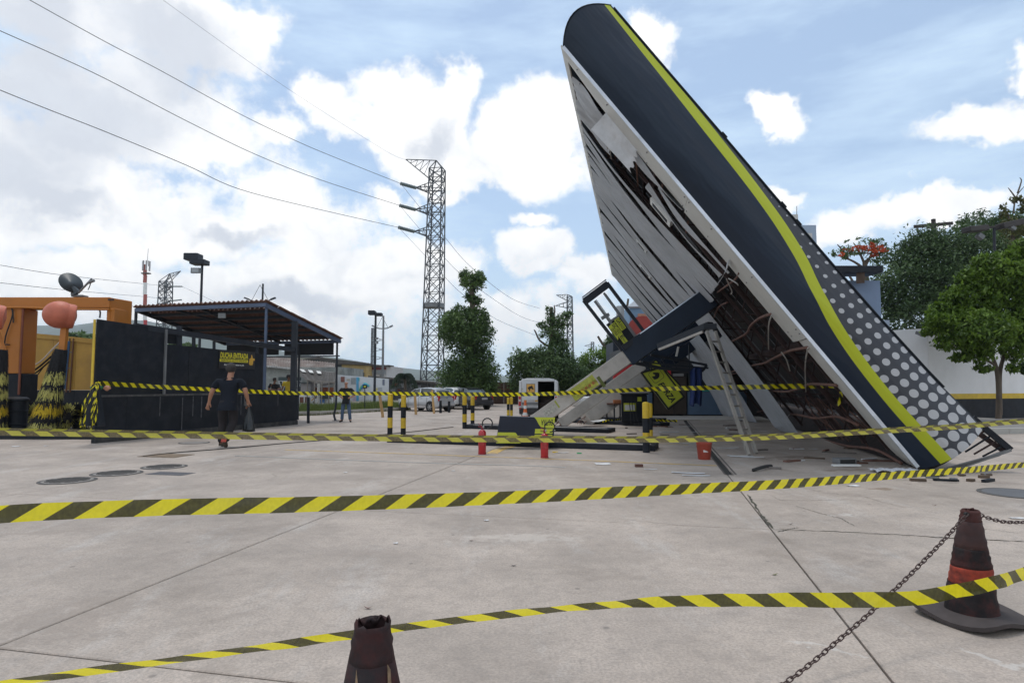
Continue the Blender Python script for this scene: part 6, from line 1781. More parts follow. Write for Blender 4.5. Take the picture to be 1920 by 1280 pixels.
# sagging grey lean-to roof with pale skylights
lt = T('lean_to_roof', 'sagging grey corrugated lean-to roof with three pale skylights', 'roof', tuple(at(600, 740, 50)))
A_, B_, C_, D_ = at(548, 690, 58), at(632, 699, 57), at(628, 717, 47), at(574, 712, 47.5)
b = MB(); b.grid(lambda s, q: A_.lerp(B_, s).lerp(D_.lerp(C_, s), q) + UP * (.05 * math.sin(s * 150) - .25 * math.sin(s * 3.1) * q), 100, 6); b.to('roof_sheet', ROOFG, lt, solid=.05)
for s0 in (.12, .32, .52):
    b = MB(); b.grid(lambda s, q: A_.lerp(B_, s0 + .10 * s).lerp(D_.lerp(C_, s0 + .10 * s), .18 + .26 * q) + UP * .12, 2, 2); b.to('skylight', M('skylight', (.55, .54, .5), .6), lt, solid=.03)
for s in (.05, .3, .55, .8, .98):
    p = D_.lerp(C_, s); MB().cyl(V((p.x, p.y, 0)), p, .05, n=6).to('post', M('timber_grey', (.20, .18, .16), .9), lt)
MB().bar(D_, C_, .10).to('eave', M('timber_grey', (.20, .18, .16), .9), lt)
t = facade(488, 526, 706, 760, 55, 6, OLDW, 'mouldy white house wall with a dark green gate, behind the two men')
plate(t, 522, 707, 564, 740, 54.8, M('gate_green', (.025, .04, .04), .6), 'gate', .06)
for k in range(6):
    u = 523 + 7 * k
    MB().bar(at(u, 714, 54.7), at(u, 734, 54.7), .05).to('gate_bar', STEEL, t); MB().bar(at(u, 734 if k % 2 else 714, 54.65), at(u + 7, 714 if k % 2 else 734, 54.65), .04).to('gate_bar', STEEL, t)
for v in (714, 724, 734): MB().bar(at(522, v, 54.75), at(564, v, 54.75), .05).to('gate_bar', STEEL, t)
t = facade(563, 582, 716.5, 764, 52, 5, M('rough_block', (.28, .26, .26), .9, var=.2, scale=2), 'rough grey block wall between the gate and the lean-to')
plate(t, 563, 716, 583, 719, 51.8, DRKW, 'capping', .5)
t = facade(583, 626, 726, 752, 53, .25, M('brick_red', (.30, .10, .055), .9, var=.2), 'low bare brick wall under the lean-to roof')
for r_ in range(5):
    for k in range(18):
        o = plate(t, 583.2 + 2.4 * k + (1.2 if r_ % 2 else 0), 727 + 2.6 * r_, 585.3 + 2.4 * k + (1.2 if r_ % 2 else 0), 729.2 + 2.6 * r_, 52.96, M('brick', (.33, .115, .06), .9, var=.25, rand=.25), 'brick', .05)
t = facade(556, 584, 741, 767, 50, 4, WHT, 'white cabin with two brown shutters behind the short black post')
for u in (562, 572): plate(t, u, 744, u + 7, 755, 49.9, M('shutter_brown', (.14, .05, .035), .7), 'shutter'); 
for u in (561, 570.8): 
    for a in (0, 8.6): plate(t, u + a, 743, u + a + .8, 756, 49.85, WHT, 'window_frame')
plate(t, 556, 757.5, 583, 764, 49.9, M('grey_blue_base', (.26, .30, .36), .8), 'painted_base')
t = facade(584, 622, 746, 767, 49, 4, WHT, 'white kiosk with a blue door left of the standing man')
plate(t, 593, 748, 608.5, 766.5, 48.9, M('door_blue', (.03, .12, .32), .5), 'door'); plate(t, 601, 755, 607.5, 765, 48.84, PAPER, 'poster', .02)
plate(t, 586.5, 752, 589.5, 755.5, 48.9, BLACKTX, 'meter_box')
MB().add([at(590, 746, 48.7), at(596, 738, 49.5), at(614, 738, 49.5), at(621, 746.5, 48.7)], [(0, 1, 2, 3)]).to('awning', M('awning_green', (.035, .05, .05), .7), t, solid=.06)
MB().bar(at(584, 751, 48.6), at(592, 742, 48.6), .08).to('brace', WOOD, t)
t = T('utility_pole', 'short grey concrete pole beside the white kiosk', 'pole', tuple(g(596, 765)))
MB().cyl(g(596, 765), at(598, 719, g(596, 765).y), .12, .09, 8).to('shaft', M('pole_concrete', (.38, .37, .34), .85), t)
# painted white wall
mw = facade(626, 727, 702, 766, 58, .4, M('mural_white', (.62, .64, .66), .8, var=.05, dirt=(.42, .43, .45), dirt_amt=.4, dscale=.3), 'white wall with coloured paintings behind the standing man', 'wall', 'painted_wall', v0b=710)
for (u0, v0, u1, v1, c, nm) in ((639, 706, 646, 716, (.24, .10, .08), 'brown_panel'), (658, 708, 667, 720, (.30, .33, .34), 'painted_window'), (659.5, 709.5, 665.5, 717, (.46, .50, .50), 'painted_pane'), (668, 707, 672.5, 758, (.10, .36, .58), 'blue_stripe'), (650, 710, 656, 713, (.45, .42, .36), 'painted_word'), (640, 735, 643, 757, (.60, .42, .10), 'ochre_stripe'), (672, 708, 674, 714, (.08, .42, .40), 'teal_patch'), (661, 742, 668, 752, (.50, .42, .50), 'pink_patch'), (683, 738, 692, 741, (.35, .55, .70), 'blue_patch'), (717, 711, 721, 722, (.18, .20, .26), 'painted_figure'), (709, 726, 716, 735, (.38, .40, .42), 'painted_door'), (705, 727, 708, 740, (.62, .55, .22), 'yellow_patch')):
    plate(mw, u0, v0, u1, v1, 57.95, M('mural_' + nm, c, .8, var=.15), nm, .03)
for k in range(3):
    P = smooth_pts([at(674 + 3 * k, 732 - 3 * k, 57.93), at(680 + 2 * k, 723 - 2 * k, 57.93), at(690 + k, 722 + k, 57.93)], 6)
    MB().tube(P, .10, 5).to('painted_arc', M(('mural_green', 'mural_arc_blue', 'mural_teal_arc')[k], ((.10, .38, .18), (.06, .25, .55), (.08, .40, .45))[k], .8), mw)
t = T('yellow_notice_post', 'small black and yellow notice on a thin post in the weeds', 'sign', tuple(g(684, 772)))
Yn = g(684, 772).y
MB().cyl(g(684, 772), at(684, 726, Yn), .025, n=6).to('post', DARKSTEEL, t); plate(t, 680, 721, 688, 728, Yn - .03, BLACKP, 'plate'); plate(t, 682, 723, 686, 726, Yn - .045, LIME, 'symbol', .01)
# graffiti warehouse and long low wall behind the cars
gw = facade(727, 800, 711, 762, 62, 8, M('graffiti_dark', (.075, .075, .08), .9, var=.5, scale=.5, dirt=(.22, .21, .21), dirt_amt=.5, dscale=.5), 'dark graffitied wall behind the palm', 'wall', 'graffiti_wall', v0b=716)
for (u0, v0, u1, v1, c) in ((735, 715, 745, 724, (.24, .08, .05)), (732, 727, 741, 733, (.28, .30, .33)), (749, 718, 757, 726, (.30, .31, .33)), (768, 719, 776, 728, (.26, .27, .28)), (781, 722, 789, 731, (.30, .31, .34)), (745, 728, 750, 734, (.22, .07, .05))):
    plate(gw, u0, v0, u1, v1, 61.95, M('graffiti_%d' % int(u0), c, .9, var=.6, scale=1.5, dirt=(.06, .06, .065), dirt_amt=.9, dscale=2.2), 'painted_tag', .03)
plate(gw, 690, 704, 815, 707, 61.0, ROOFG, 'roof_edge', 6, v0b=716, v1b=719)
gw2 = facade(800, 850, 717, 762, 64, 8, M('pale_graffiti', (.36, .36, .38), .9, var=.4, scale=.4, dirt=(.10, .10, .11), dirt_amt=.8, dscale=.9), 'pale graffitied wall behind the main pylon foot', 'wall', 'graffiti_wall')
for k in range(9): plate(gw2, 801 + 5 * k, 723 + (k % 3), 804 + 5 * k, 733 - (k % 2), 63.95, M('graffiti_blue%d' % (k % 3), ((.10, .14, .25), (.5, .5, .52), (.2, .06, .07))[k % 3], .9, var=.3), 'painted_tag', .03)
rl = T('guard_rail', 'low brown rail and bushes line behind the cars', 'rail', tuple(at(780, 742, 60))); MB().bar(at(727, 739, 60), at(860, 742, 60), .10).to('rail', DRKW, rl)
for k in range(8): 
    p = at(730 + 17 * k, 742, 60); MB().bar(V((p.x, 60, 0)), p, .08).to('post', DRKW, rl)
# brown wall at the end of the lot
bwall = T('brown_wall', 'tall dark brown boundary wall at the end of the lot', 'wall', tuple(at(930, 760, 50)))
BRW = M('brown_paint_wall', (.085, .048, .034), .85, var=.3, scale=.5, dirt=(.05, .035, .03), dirt_amt=.6, dscale=.6)
for k in range(9):
    a, c = at(918 + 27 * k, 757, 50), at(918 + 27 * (k + 1) - .4, 757, 50); z_ = at(930, 716.5, 50).z
    MB().obox(V((a.x, 50, 0)), V((c.x - a.x, 0, 0)), V((0, .2, 0)), UP * z_).to('wall_panel', BRW, bwall)
MB().obox(V((at(918, 757, 50).x, 49.95, at(930, 730, 50).z)), V((at(1160, 757, 50).x - at(918, 757, 50).x, 0, 0)), V((0, .04, 0)), UP * .06).to('rail', M('brown_rail', (.14, .08, .05), .8), bwall)

# ---------------------------------------------------------------- shop and buildings behind the canopy
shop = T('station_shop', 'low station shop with blue panels and dark glazing behind the canopy', 'shop', tuple(g(1240, 779)))
Ys = 31.0
BLUEP = M('shop_blue', (.13, .21, .33), .6, var=.1, dirt=(.09, .13, .2), dirt_amt=.4, dscale=.8)
def sp(u0, v0, u1, v1, mat, name, dy=0.0, th=.2, par=None): return plate(shop, u0, v0, u1, v1, Ys + dy, mat, name, th, par=par)
sp(1172, 652, 1640, 780, M('shop_dark', (.035, .037, .042), .5), 'wall', .30, 5.0)
sp(1173, 736, 1223, 776, BLUEP, 'blue_panel'); sp(1290, 734, 1345, 777, BLUEP, 'blue_panel'); sp(1345.5, 734, 1400, 777, BLUEP, 'blue_panel')
DOORB = M('door_brown', (.10, .075, .06), .6, var=.3)
sp(1226, 700, 1262, 776, DOORB, 'door', .02); sp(1263, 706, 1287, 776, M('door_brown_dark', (.07, .055, .045), .6), 'door', .03)
sp(1173, 690, 1222, 733, M('dark_glazing', (.025, .035, .04), .15), 'window', .05); sp(1173, 728, 1222, 733, M('red_rail', (.18, .05, .05), .6), 'red_rail', -.01, .05)
sp(1262, 700, 1282, 705, STEEL, 'steel_lintel', -.05, .1); sp(1290, 700, 1345, 733, M('dark_glazing', (.025, .035, .04), .15), 'window', .05)
sp(1296, 730, 1345, 733.5, M('teal_strip', (.05, .42, .36), .5), 'teal_strip', -.04, .06)
sp(1246, 684, 1258, 703, M('shop_red', (.55, .035, .04), .5), 'red_box', -.2, .3); sp(1268, 664, 1274, 676, M('shop_red', (.55, .035, .04), .5), 'red_box', -.2, .3)
sp(1150, 684, 1190, 716, M('shop_red', (.55, .035, .04), .5), 'red_panel', -.15, .1)
tag(MB().obox(g(1195, 787.5) + UP * -.0, V((9.5, -1.2, 0)), V((.6, 3.2, 0)), UP * .045).to('pavement', M('pale_apron', (.50, .46, .41), .85, var=.12, coord='World', dirt=(.36, .33, .29), dirt_amt=.5, dscale=.6)), kind='structure')
rb_ = facade(1183, 1262, 575, 780, 46, 3, M('far_blue', (.20, .32, .46), .7, var=.08), 'blue and red building with a round red sign seen through the tilted frame', 'building', 'blue_red_building')
MB().add([at(1176, 576, 45.8), at(1264, 576, 45.8), at(1208, 549, 46.5)], [(0, 1, 2)]).to('gable', M('gable_grey', (.50, .53, .57), .7, var=.08), rb_, solid=.2)
plate(rb_, 1196, 588, 1262, 640, 45.9, M('far_orange', (.48, .24, .15), .7), 'orange_band')
MB().cyl(at(1205, 622, 45.8), at(1205, 622, 45.6), 1.15, n=28).to('round_sign', M('far_red', (.36, .06, .05), .7), rb_)
MB().cyl(at(1163, 600, 44), at(1163, 574, 44), .28, n=10).to('chimney', STEEL, rb_)
dk = facade(1151, 1170, 641, 780, 40, 3, M('far_navy', (.03, .04, .06), .6), 'narrow dark navy pillar behind the leaning totem', 'pillar', 'navy_pillar')
# trucks glimpsed under the columns
tk = T('parked_truck', 'dark parked truck glimpsed between the column feet and the cabinet', 'truck', tuple(g(1140, 785)))
MB().obox(at(1118, 770, 29) * 1, V((1.1, 0, 0)), V((0, 1.6, 0)), UP * .8).to('body', DARKSTEEL, tk, bevel=.05)
for u in (1124, 1153): 
    p = g(u, 782); MB().cyl(p + V((0, 0, .30)), p + V((.22, 0, .30)), .30, n=16).to('wheel', RUBBER, tk)
tag(MB().box(at(1092, 752, 33), (1.5, 1.8, .5)).to('white_car_bonnet', M('car_white', (.68, .68, .67), .35, var=.03, coat=.5), None, bevel=.2), 'white bonnet of a parked car glimpsed between the leaning columns', 'car')
# tall block behind the fascia
tb2 = facade(1452, 1508, 402, 780, 112, 14, M('block_beige', (.50, .48, .45), .8, var=.05), 'tall beige apartment block rising behind the fascia', 'building', 'apartment_block')
tb3 = facade(1508.5, 1542, 422, 780, 110, 14, M('block_blue', (.30, .36, .45), .8, var=.05), 'blue-grey tower wing behind the fascia', 'building', 'apartment_block')
plate(tb3, 1513, 437, 1523, 530, 109.9, M('block_beige', (.50, .48, .45), .8, var=.05), 'pale_strip'); MB().cyl(at(1494, 402, 111), at(1494, 386, 111), .06, n=5).to('aerial', GREY, tb2)
bb = facade(1520, 1660, 526, 780, 36, 4, M('blue_wall', (.19, .25, .36), .75, var=.05), 'plain blue-grey building behind the dotted end of the fascia', 'building', 'blue_building')
plate(bb, 1651, 600, 1668, 612, 35.9, M('block_blue', (.30, .36, .45), .8, var=.05), 'parapet')
db = T('roof_beam', 'dark flat roof beam above the blue-grey building', 'roof', tuple(at(1600, 505, 35)))
MB().obox(at(1520, 510, 35), V((at(1656, 510, 35).x - at(1520, 510, 35).x, 0, 0)), V((0, 1.5, 0)), UP * .36).to('fascia', BLACKP, db)
MB().bar(at(1613, 510, 35.3), at(1613, 530, 35.5), .4, .3).to('water_box', M('tank_brown', (.12, .08, .06), .8), db)
# long white boundary wall with yellow band
def rwall(u0, u1, v0, v1, Y0, Y1, label):
    p, q = at(u0, 700, Y0), at(u1, 700, Y1)
    z0, z1 = at(u0, v0, Y0).z, at(u1, v1, Y1).z
    d = V((q.x - p.x, q.y - p.y, 0)); t = T('boundary_wall', label, 'wall', (p.x, p.y, 0))
    n = V((-d.y, d.x, 0)).normalized()
    zb1, zb2 = 1.5 - 27 / F_PX * Y0, 1.5 - 17 / F_PX * Y0
    k_n = max(1, int(d.length / 3.0))
    for k in range(k_n):
        a = V((p.x, p.y, 0)) + d * (k / k_n); e = d * (.9985 / k_n)
        MB().obox(a, e, n * .2, UP * zb1).to('black_base', BLACKP, t)
        MB().obox(a + UP * (zb1 + .001) - n * .012, e, n * .21, UP * (zb2 - zb1 - .002)).to('yellow_band', YEL, t)
        MB().obox(a + UP * zb2, e, n * .2, UP * (z0 - zb2)).to('white_panel', M('boundary_white', (.74, .74, .74), .8, var=.04, bump=.15, bscale=30, dirt=(.58, .57, .56), dirt_amt=.35, dscale=.7), t)
    return t
rwall(1640, 1741.5, 621, 621, 28.5, 27.0, 'white boundary wall section left of the bright tree, yellow band and black base')
rwall(1742, 2060, 621, 621, 27.0, 30.5, 'long white boundary wall behind the bright tree, yellow band and black base')
cm = T('security_camera', 'small camera fixed on top of the white boundary wall', 'camera', tuple(at(1728, 624, 26.9)))
MB().bar(at(1719, 623, 26.9), at(1727, 626, 26.7), .14, .14).to('body', GREY, cm); MB().ball(at(1729, 626, 26.8), .12, 10, 7).to('mount', GREY, cm)
rk = T('pavement_kerb', 'pale concrete kerb in front of the boundary wall', 'kerb', tuple(g(1860, 813)))
a, c = g(1800, 815), g(2150, 808)
for k in range(8):
    p, q = a.lerp(c, k / 8), a.lerp(c, (k + .985) / 8); d = q - p; n = V((-d.y, d.x, 0)).normalized()
    MB().obox(p, d, n * .18, UP * .17).to('kerb_stone', M('kerb_pale', (.40, .39, .36), .85, var=.15, scale=3, dirt=(.25, .24, .22), dirt_amt=.5, dscale=3), rk)
d = c - a; n = V((-d.y, d.x, 0)).normalized()
tag(MB().obox(a + n * .181, d, n * 6, UP * .15).to('pavement', M('pave_grey', (.20, .19, .18), .9, var=.2, coord='World')), kind='structure')

# ---------------------------------------------------------------- trees
def leaves(name, parent, blobs, count, leaf, mat, seed, fill=.55, droop=.25, clumps=26, csize=.30, kind=None):
    """many small leaf faces in clumps through the crown's volume; blobs: (centre, (rx, ry, rz))"""
    r = np.random.default_rng(seed)
    vol = np.array([b_[1][0] * b_[1][1] * b_[1][2] for b_ in blobs]) ** .67
    cnts = (count * vol / vol.sum()).astype(int)
    Ps, tints, szs = [], [], []
    for (c, rad), n in zip(blobs, cnts):
        k = max(6, int(clumps * (n / count * len(blobs)) ** .5))
        d = r.normal(size=(k, 3)); d /= np.linalg.norm(d, axis=1)[:, None]
        rr = fill + (1 - fill) * r.random(k)[:, None] ** .6
        cc = d * rr
        cc[:, 2] *= .95
        ct = r.random(k)
        w = r.integers(0, k, n)
        q = r.normal(size=(n, 3)); q /= np.linalg.norm(q, axis=1)[:, None]
        q *= (r.random(n)[:, None] ** .45) * csize * (.7 + .6 * ct[w][:, None])
        P = (cc[w] + q) * np.array(rad) + np.array(c)
        Ps.append(P); tints.append(np.clip(.68 * ct[w] + .32 * r.random(n), 0, 1))
    P = np.concatenate(Ps); t = np.concatenate(tints); N_ = len(P)
    n_ = r.normal(size=(N_, 3)); n_[:, 2] = np.abs(n_[:, 2]) + .5; n_ /= np.linalg.norm(n_, axis=1)[:, None]
    a = np.cross(n_, r.normal(size=(N_, 3))); a /= np.linalg.norm(a, axis=1)[:, None]
    a[:, 2] -= droop; b_ = np.cross(n_, a)
    s = leaf * r.uniform(.6, 1.35, N_)[:, None]
    v = np.empty((N_, 4, 3)); v[:, 0] = P - a * s; v[:, 1] = P - b_ * s * .42; v[:, 2] = P + a * s; v[:, 3] = P + b_ * s * .42
    if parent is not None:
        inv = np.array(XF[parent].inverted()); v = v @ inv[:3, :3].T + inv[:3, 3]
    me = bpy.data.meshes.new(name)
    me.vertices.add(N_ * 4); me.vertices.foreach_set('co', v.ravel())
    me.loops.add(N_ * 4); me.loops.foreach_set('vertex_index', np.arange(N_ * 4))
    me.polygons.add(N_); me.polygons.foreach_set('loop_start', np.arange(0, N_ * 4, 4))
    me.update(); me.validate()
    at_ = me.attributes.new('tint', 'FLOAT', 'FACE'); at_.data.foreach_set('value', t.astype(np.float32))
    me.materials.append(mat)
    return link(name, me, parent)
BARK = M('bark', (.11, .085, .065), .9, var=.3, scale=6, stretch=(1, 1, .25), bump=.5, bscale=18)
def trunk(t, pts, r0, r1, name='trunk'):
    P = smooth_pts(pts, 5); n = len(P)
    return MB().tube(P, r0, 9, True, [r0 + (r1 - r0) * i / (n - 1) for i in range(n)]).to(name, BARK, t, smooth=True)
def blob(u, v, ru, rv, Y, dy=0.0, ky=.9):
    s = (Y + dy) / F_PX
    return (tuple(at(u, v, Y + dy)), (ru * s, ru * s * ky, rv * s))
LF_FIG = leafmat('leaf_fig', (.035, .070, .022), (.14, .22, .065))
LF_MID = leafmat('leaf_mid', (.04, .08, .03), (.15, .23, .08))
LF_BRT = leafmat('leaf_bright', (.030, .070, .010), (.175, .28, .032), .35)
LF_DRK = leafmat('leaf_dark', (.020, .046, .018), (.105, .165, .06))
LF_PALM = leafmat('leaf_palm', (.03, .05, .03), (.10, .14, .08))
LF_RED = leafmat('flame_flowers', (.35, .05, .02), (.60, .10, .03))
Y1 = 46.0
t = T('clipped_tree', 'tall dark green fig tree clipped into a bulging column with a ball on top', 'tree', tuple(V((at(885, 760, Y1).x, Y1, 0))))
trunk(t, [V((at(884, 760, Y1).x, Y1, 0)), at(884, 690, Y1), at(886, 600, Y1), at(885, 560, Y1), at(884, 525, Y1)], .34, .12)
leaves('crown', t, [blob(880, 700, 50, 50, Y1), blob(852, 715, 32, 42, Y1, -1), blob(908, 712, 30, 40, Y1, -1), blob(870, 622, 44, 42, Y1, -.5), blob(893, 640, 34, 50, Y1), blob(848, 620, 26, 30, Y1, -1), blob(845, 597, 16, 14, Y1), blob(866, 585, 22, 16, Y1), blob(895, 602, 24, 28, Y1)], 30000, .105, LF_FIG, 11, .45, clumps=120, csize=.36)
leaves('crown', t, [blob(884, 528, 22, 20, Y1), blob(900, 521, 13, 12, Y1), blob(872, 517, 10, 14, Y1), blob(890, 563, 14, 10, Y1), blob(880, 556, 10, 8, Y1), blob(918, 735, 14, 14, Y1, -1)], 5200, .10, LF_FIG, 12, .40, clumps=34, csize=.42)
for pix in ([(886, 580), (892, 570), (900, 562)], [(885, 555), (878, 545), (874, 535)]): trunk(t, [at(u, v, Y1) for u, v in pix], .07, .03, 'limb')
Y2 = 49.0
t = T('spiky_tree', 'bushy green tree with a ragged topped spire behind the van', 'tree', tuple(V((at(1030, 762, Y2).x, Y2, 0))))
trunk(t, [V((at(1032, 762, Y2).x, Y2, 0)), at(1033, 680, Y2), at(1034, 630, Y2), at(1033, 575, Y2)], .3, .08)
leaves('crown', t, [blob(1028, 695, 58, 40, Y2), blob(988, 680, 34, 26, Y2), blob(1060, 700, 34, 36, Y2), blob(975, 710, 26, 24, Y2), blob(1038, 655, 30, 20, Y2)], 19000, .11, LF_MID, 13, .45, clumps=90, csize=.36)
leaves('crown', t, [blob(1033, 602, 10, 26, Y2), blob(1033, 625, 24, 13, Y2), blob(1052, 605, 18, 14, Y2), blob(1062, 592, 12, 10, Y2), blob(1018, 610, 11, 8, Y2), blob(1045, 640, 16, 9, Y2), blob(1029, 580, 6, 8, Y2)], 4200, .10, LF_MID, 14, .3, clumps=30, csize=.46)
for pix in ([(1030, 650), (1012, 638), (1004, 622), (1001, 618)], [(1034, 630), (1050, 612), (1064, 594)], [(1034, 600), (1040, 585), (1039, 572)]): trunk(t, [at(u, v, Y2) for u, v in pix], .09, .04, 'limb')
for i, (u, v, ru, rv, Y, sd, lab) in enumerate([(1122, 680, 36, 26, 52, 15, 'green tree just left of the tilted totem'), (1150, 650, 18, 26, 54, 16, 'tree with bare lopped limbs behind the tilted totem'), (1128, 715, 50, 26, 51, 17, 'low bush between the van and the leaning columns'), (1075, 718, 40, 30, 51, 18, 'low bush right behind the van')]):
    t = T('green_tree', lab, 'tree', tuple(V((at(u, 760, Y).x, Y, 0))))
    trunk(t, [V((at(u, 760, Y).x, Y, 0)), at(u, v + 10, Y), at(u, v, Y)], .22, .1)
    leaves('crown', t, [blob(u, v, ru, rv, Y), blob(u - ru * .6, v + rv * .3, ru * .5, rv * .6, Y), blob(u + ru * .6, v + rv * .2, ru * .5, rv * .6, Y)], 6500, .11, LF_BRT if i in (0,) else LF_MID, sd, .45, clumps=36, csize=.4)
    if i == 1:
        for pix in ([(1150, 660), (1135, 650), (1127, 640), (1121, 630)], [(1170, 640), (1172, 600), (1176, 575), (1178, 560)], [(1172, 605), (1182, 590), (1190, 578)], [(1174, 600), (1178, 585), (1180, 574)]): trunk(t, [at(a_, c_, Y) for a_, c_ in pix], .14, .09, 'limb')
t = T('palm_tree', 'small drooping palm in front of the graffitied wall', 'palm', tuple(V((at(760, 755, 52).x, 52, 0))))
trunk(t, [V((at(760, 755, 52).x, 52, 0)), at(760, 735, 52), at(759, 708, 52)], .16, .11)
R_ = random.Random(4); b = MB(); lf = []
for k in range(26):
    an = 2 * math.pi * k / 26 + R_.uniform(-.2, .2); L_ = R_.uniform(.9, 1.15); c = at(759, 705, 52)
    P = [c + V((math.cos(an) * L_ * s, math.sin(an) * L_ * s, .55 * math.sin(s * 2.2) - 1.15 * s * s)) for s in [i / 8 for i in range(9)]]
    fb = MB(); fb.tube(P, .015, 4)
    for i in range(1, 9):
        for sd in (-1, 1):
            q = P[i]; tn = V((-math.sin(an), math.cos(an), 0)) * sd
            e = q + tn * .20 + UP * -.40 + V((math.cos(an), math.sin(an), 0)) * .1
            fb.add([q - V((math.cos(an), math.sin(an), 0)) * .07, q + V((math.cos(an), math.sin(an), 0)) * .07, e], [(0, 1, 2)])
    fb.to('frond', LF_PALM, t)
# right side trees
YD = 42.0
t = T('dark_tree', 'huge dark green tree behind the blue-grey building', 'tree', tuple(V((at(1770, 770, YD).x, YD, 0))))
trunk(t, [V((at(1770, 770, YD).x, YD, 0)), at(1768, 680, YD), at(1762, 600, YD), at(1760, 520, YD)], .5, .2)
leaves('crown', t, [blob(1760, 500, 80, 75, YD), blob(1700, 540, 62, 52, YD, -1), blob(1672, 560, 34, 38, YD, -1), blob(1730, 590, 70, 40, YD, -2), blob(1790, 560, 70, 70, YD, -2), blob(1715, 490, 46, 40, YD), blob(1745, 455, 40, 22, YD), blob(1820, 480, 60, 60, YD)], 40000, .115, LF_DRK, 21, .60, clumps=170, csize=.30)
t = T('round_dark_tree', 'rounded dark tree crown rising highest at the right edge', 'tree', tuple(V((at(1850, 770, 50).x, 50, 0))))
trunk(t, [V((at(1850, 770, 50).x, 50, 0)), at(1850, 600, 50), at(1850, 480, 50)], .5, .2)
leaves('crown', t, [blob(1845, 430, 52, 36, 50), blob(1890, 440, 44, 40, 50, -2), blob(1905, 500, 50, 50, 50, -2), blob(1930, 440, 40, 44, 50)], 12000, .14, LF_DRK, 22, .62, clumps=60, csize=.32)
t = T('leggy_tree', 'loose yellowish tree poking above the dark crowns at the right edge', 'tree', tuple(V((at(1905, 770, 44).x, 44, 0))))
trunk(t, [V((at(1905, 770, 44).x, 44, 0)), at(1905, 500, 44), at(1890, 400, 44)], .25, .05)
leaves('crown', t, [blob(1882, 396, 9, 18, 44), blob(1908, 375, 14, 9, 44), blob(1895, 430, 26, 20, 44), blob(1918, 385, 10, 16, 44), blob(1900, 480, 30, 40, 44, -3)], 2600, .13, leafmat('leaf_yellowish', (.05, .06, .02), (.17, .17, .05)), 23, .3, clumps=16, csize=.45)
for pix in ([(1900, 400), (1905, 370), (1920, 350)], [(1905, 372), (1895, 358), (1890, 352)], [(1908, 362), (1915, 340), (1912, 333)]): trunk(t, [at(u, v, 44) for u, v in pix], .06, .02, 'limb')
YF = 62.0
t = T('flame_tree', 'sparse flame tree with red blossoms above the dark roof beam', 'tree', tuple(V((at(1612, 770, YF).x, YF, 0))))
trunk(t, [V((at(1630, 770, YF).x, YF, 0)), at(1628, 560, YF), at(1622, 510, YF), at(1620, 490, YF)], .35, .15)
for pix in ([(1622, 505), (1600, 490), (1575, 480), (1562, 478)], [(1621, 495), (1610, 470), (1600, 455)], [(1620, 492), (1640, 478), (1665, 472)], [(1622, 500), (1632, 480), (1640, 460)], [(1590, 486), (1580, 470), (1570, 458)], [(1600, 530), (1590, 515), (1570, 505)]): trunk(t, [at(u, v, YF) for u, v in pix], .14, .04, 'limb')
FB = [blob(1605, 470, 26, 12, YF), blob(1640, 470, 26, 14, YF), blob(1578, 476, 18, 10, YF), blob(1632, 455, 20, 9, YF), blob(1608, 448, 6, 4, YF), blob(1588, 452, 5, 4, YF), blob(1650, 490, 20, 10, YF), blob(1565, 474, 6, 10, YF), blob(1660, 478, 16, 12, YF)]
leaves('crown', t, FB, 1700, .15, LF_MID, 24, .2, clumps=16, csize=.42)
leaves('blossom', t, [blob(1628, 466, 26, 9, YF, -1), blob(1642, 474, 20, 8, YF, -1), blob(1600, 466, 16, 6, YF, -1), blob(1578, 478, 6, 5, YF, -1)], 620, .14, LF_RED, 25, .2, clumps=12, csize=.34)
YB = 25.0
t = T('bright_tree', 'bright yellow-green tree with a slim pale trunk before the white boundary wall', 'tree', tuple(g(1872, 792)))
gb = g(1872, 792)
trunk(t, [gb, at(1873, 745, gb.y), at(1870, 700, gb.y), at(1862, 672, gb.y), at(1850, 640, gb.y), at(1845, 590, gb.y)], .115, .04)
trunk(t, [at(1875, 778, gb.y), at(1874, 720, gb.y), at(1876, 690, gb.y), at(1884, 660, gb.y), at(1890, 620, gb.y), at(1885, 560, gb.y)], .09, .05, 'limb')
for pix in ([(1866, 684), (1838, 668), (1815, 652)], [(1858, 660), (1830, 630), (1800, 600)], [(1886, 655), (1905, 640), (1915, 610)], [(1850, 630), (1860, 580), (1858, 540)]): trunk(t, [at(u, v, gb.y) for u, v in pix], .06, .02, 'limb')
leaves('crown', t, [blob(1830, 560, 46, 40, YB), blob(1870, 520, 52, 40, YB), blob(1795, 600, 36, 34, YB), blob(1760, 605, 26, 22, YB, -.5), blob(1840, 620, 56, 40, YB, -1), blob(1895, 590, 46, 60, YB), blob(1780, 640, 28, 18, YB, -.6), blob(1830, 660, 30, 22, YB, -.6), blob(1900, 655, 24, 26, YB), blob(1905, 520, 40, 44, YB), blob(1845, 690, 16, 10, YB, -.3), blob(1750, 588, 14, 10, YB), blob(1812, 520, 20, 16, YB), blob(1930, 600, 40, 60, YB), blob(1790, 555, 24, 14, YB), blob(1742, 622, 16, 8, YB), blob(1765, 575, 18, 9, YB), blob(1848, 492, 26, 16, YB), blob(1885, 482, 22, 14, YB), blob(1920, 470, 26, 22, YB), blob(1800, 670, 18, 8, YB), blob(1900, 690, 12, 10, YB)], 36000, .078, LF_BRT, 31, .40, droop=.5, clumps=230, csize=.23)
t = T('edge_shrub', 'small dark shrub at the right edge before the white wall', 'shrub', tuple(g(1925, 786)))
trunk(t, [g(1925, 786), at(1925, 690, 27)], .06, .03); leaves('crown', t, [blob(1922, 690, 9, 16, 27)], 500, .10, LF_DRK, 33, .4)
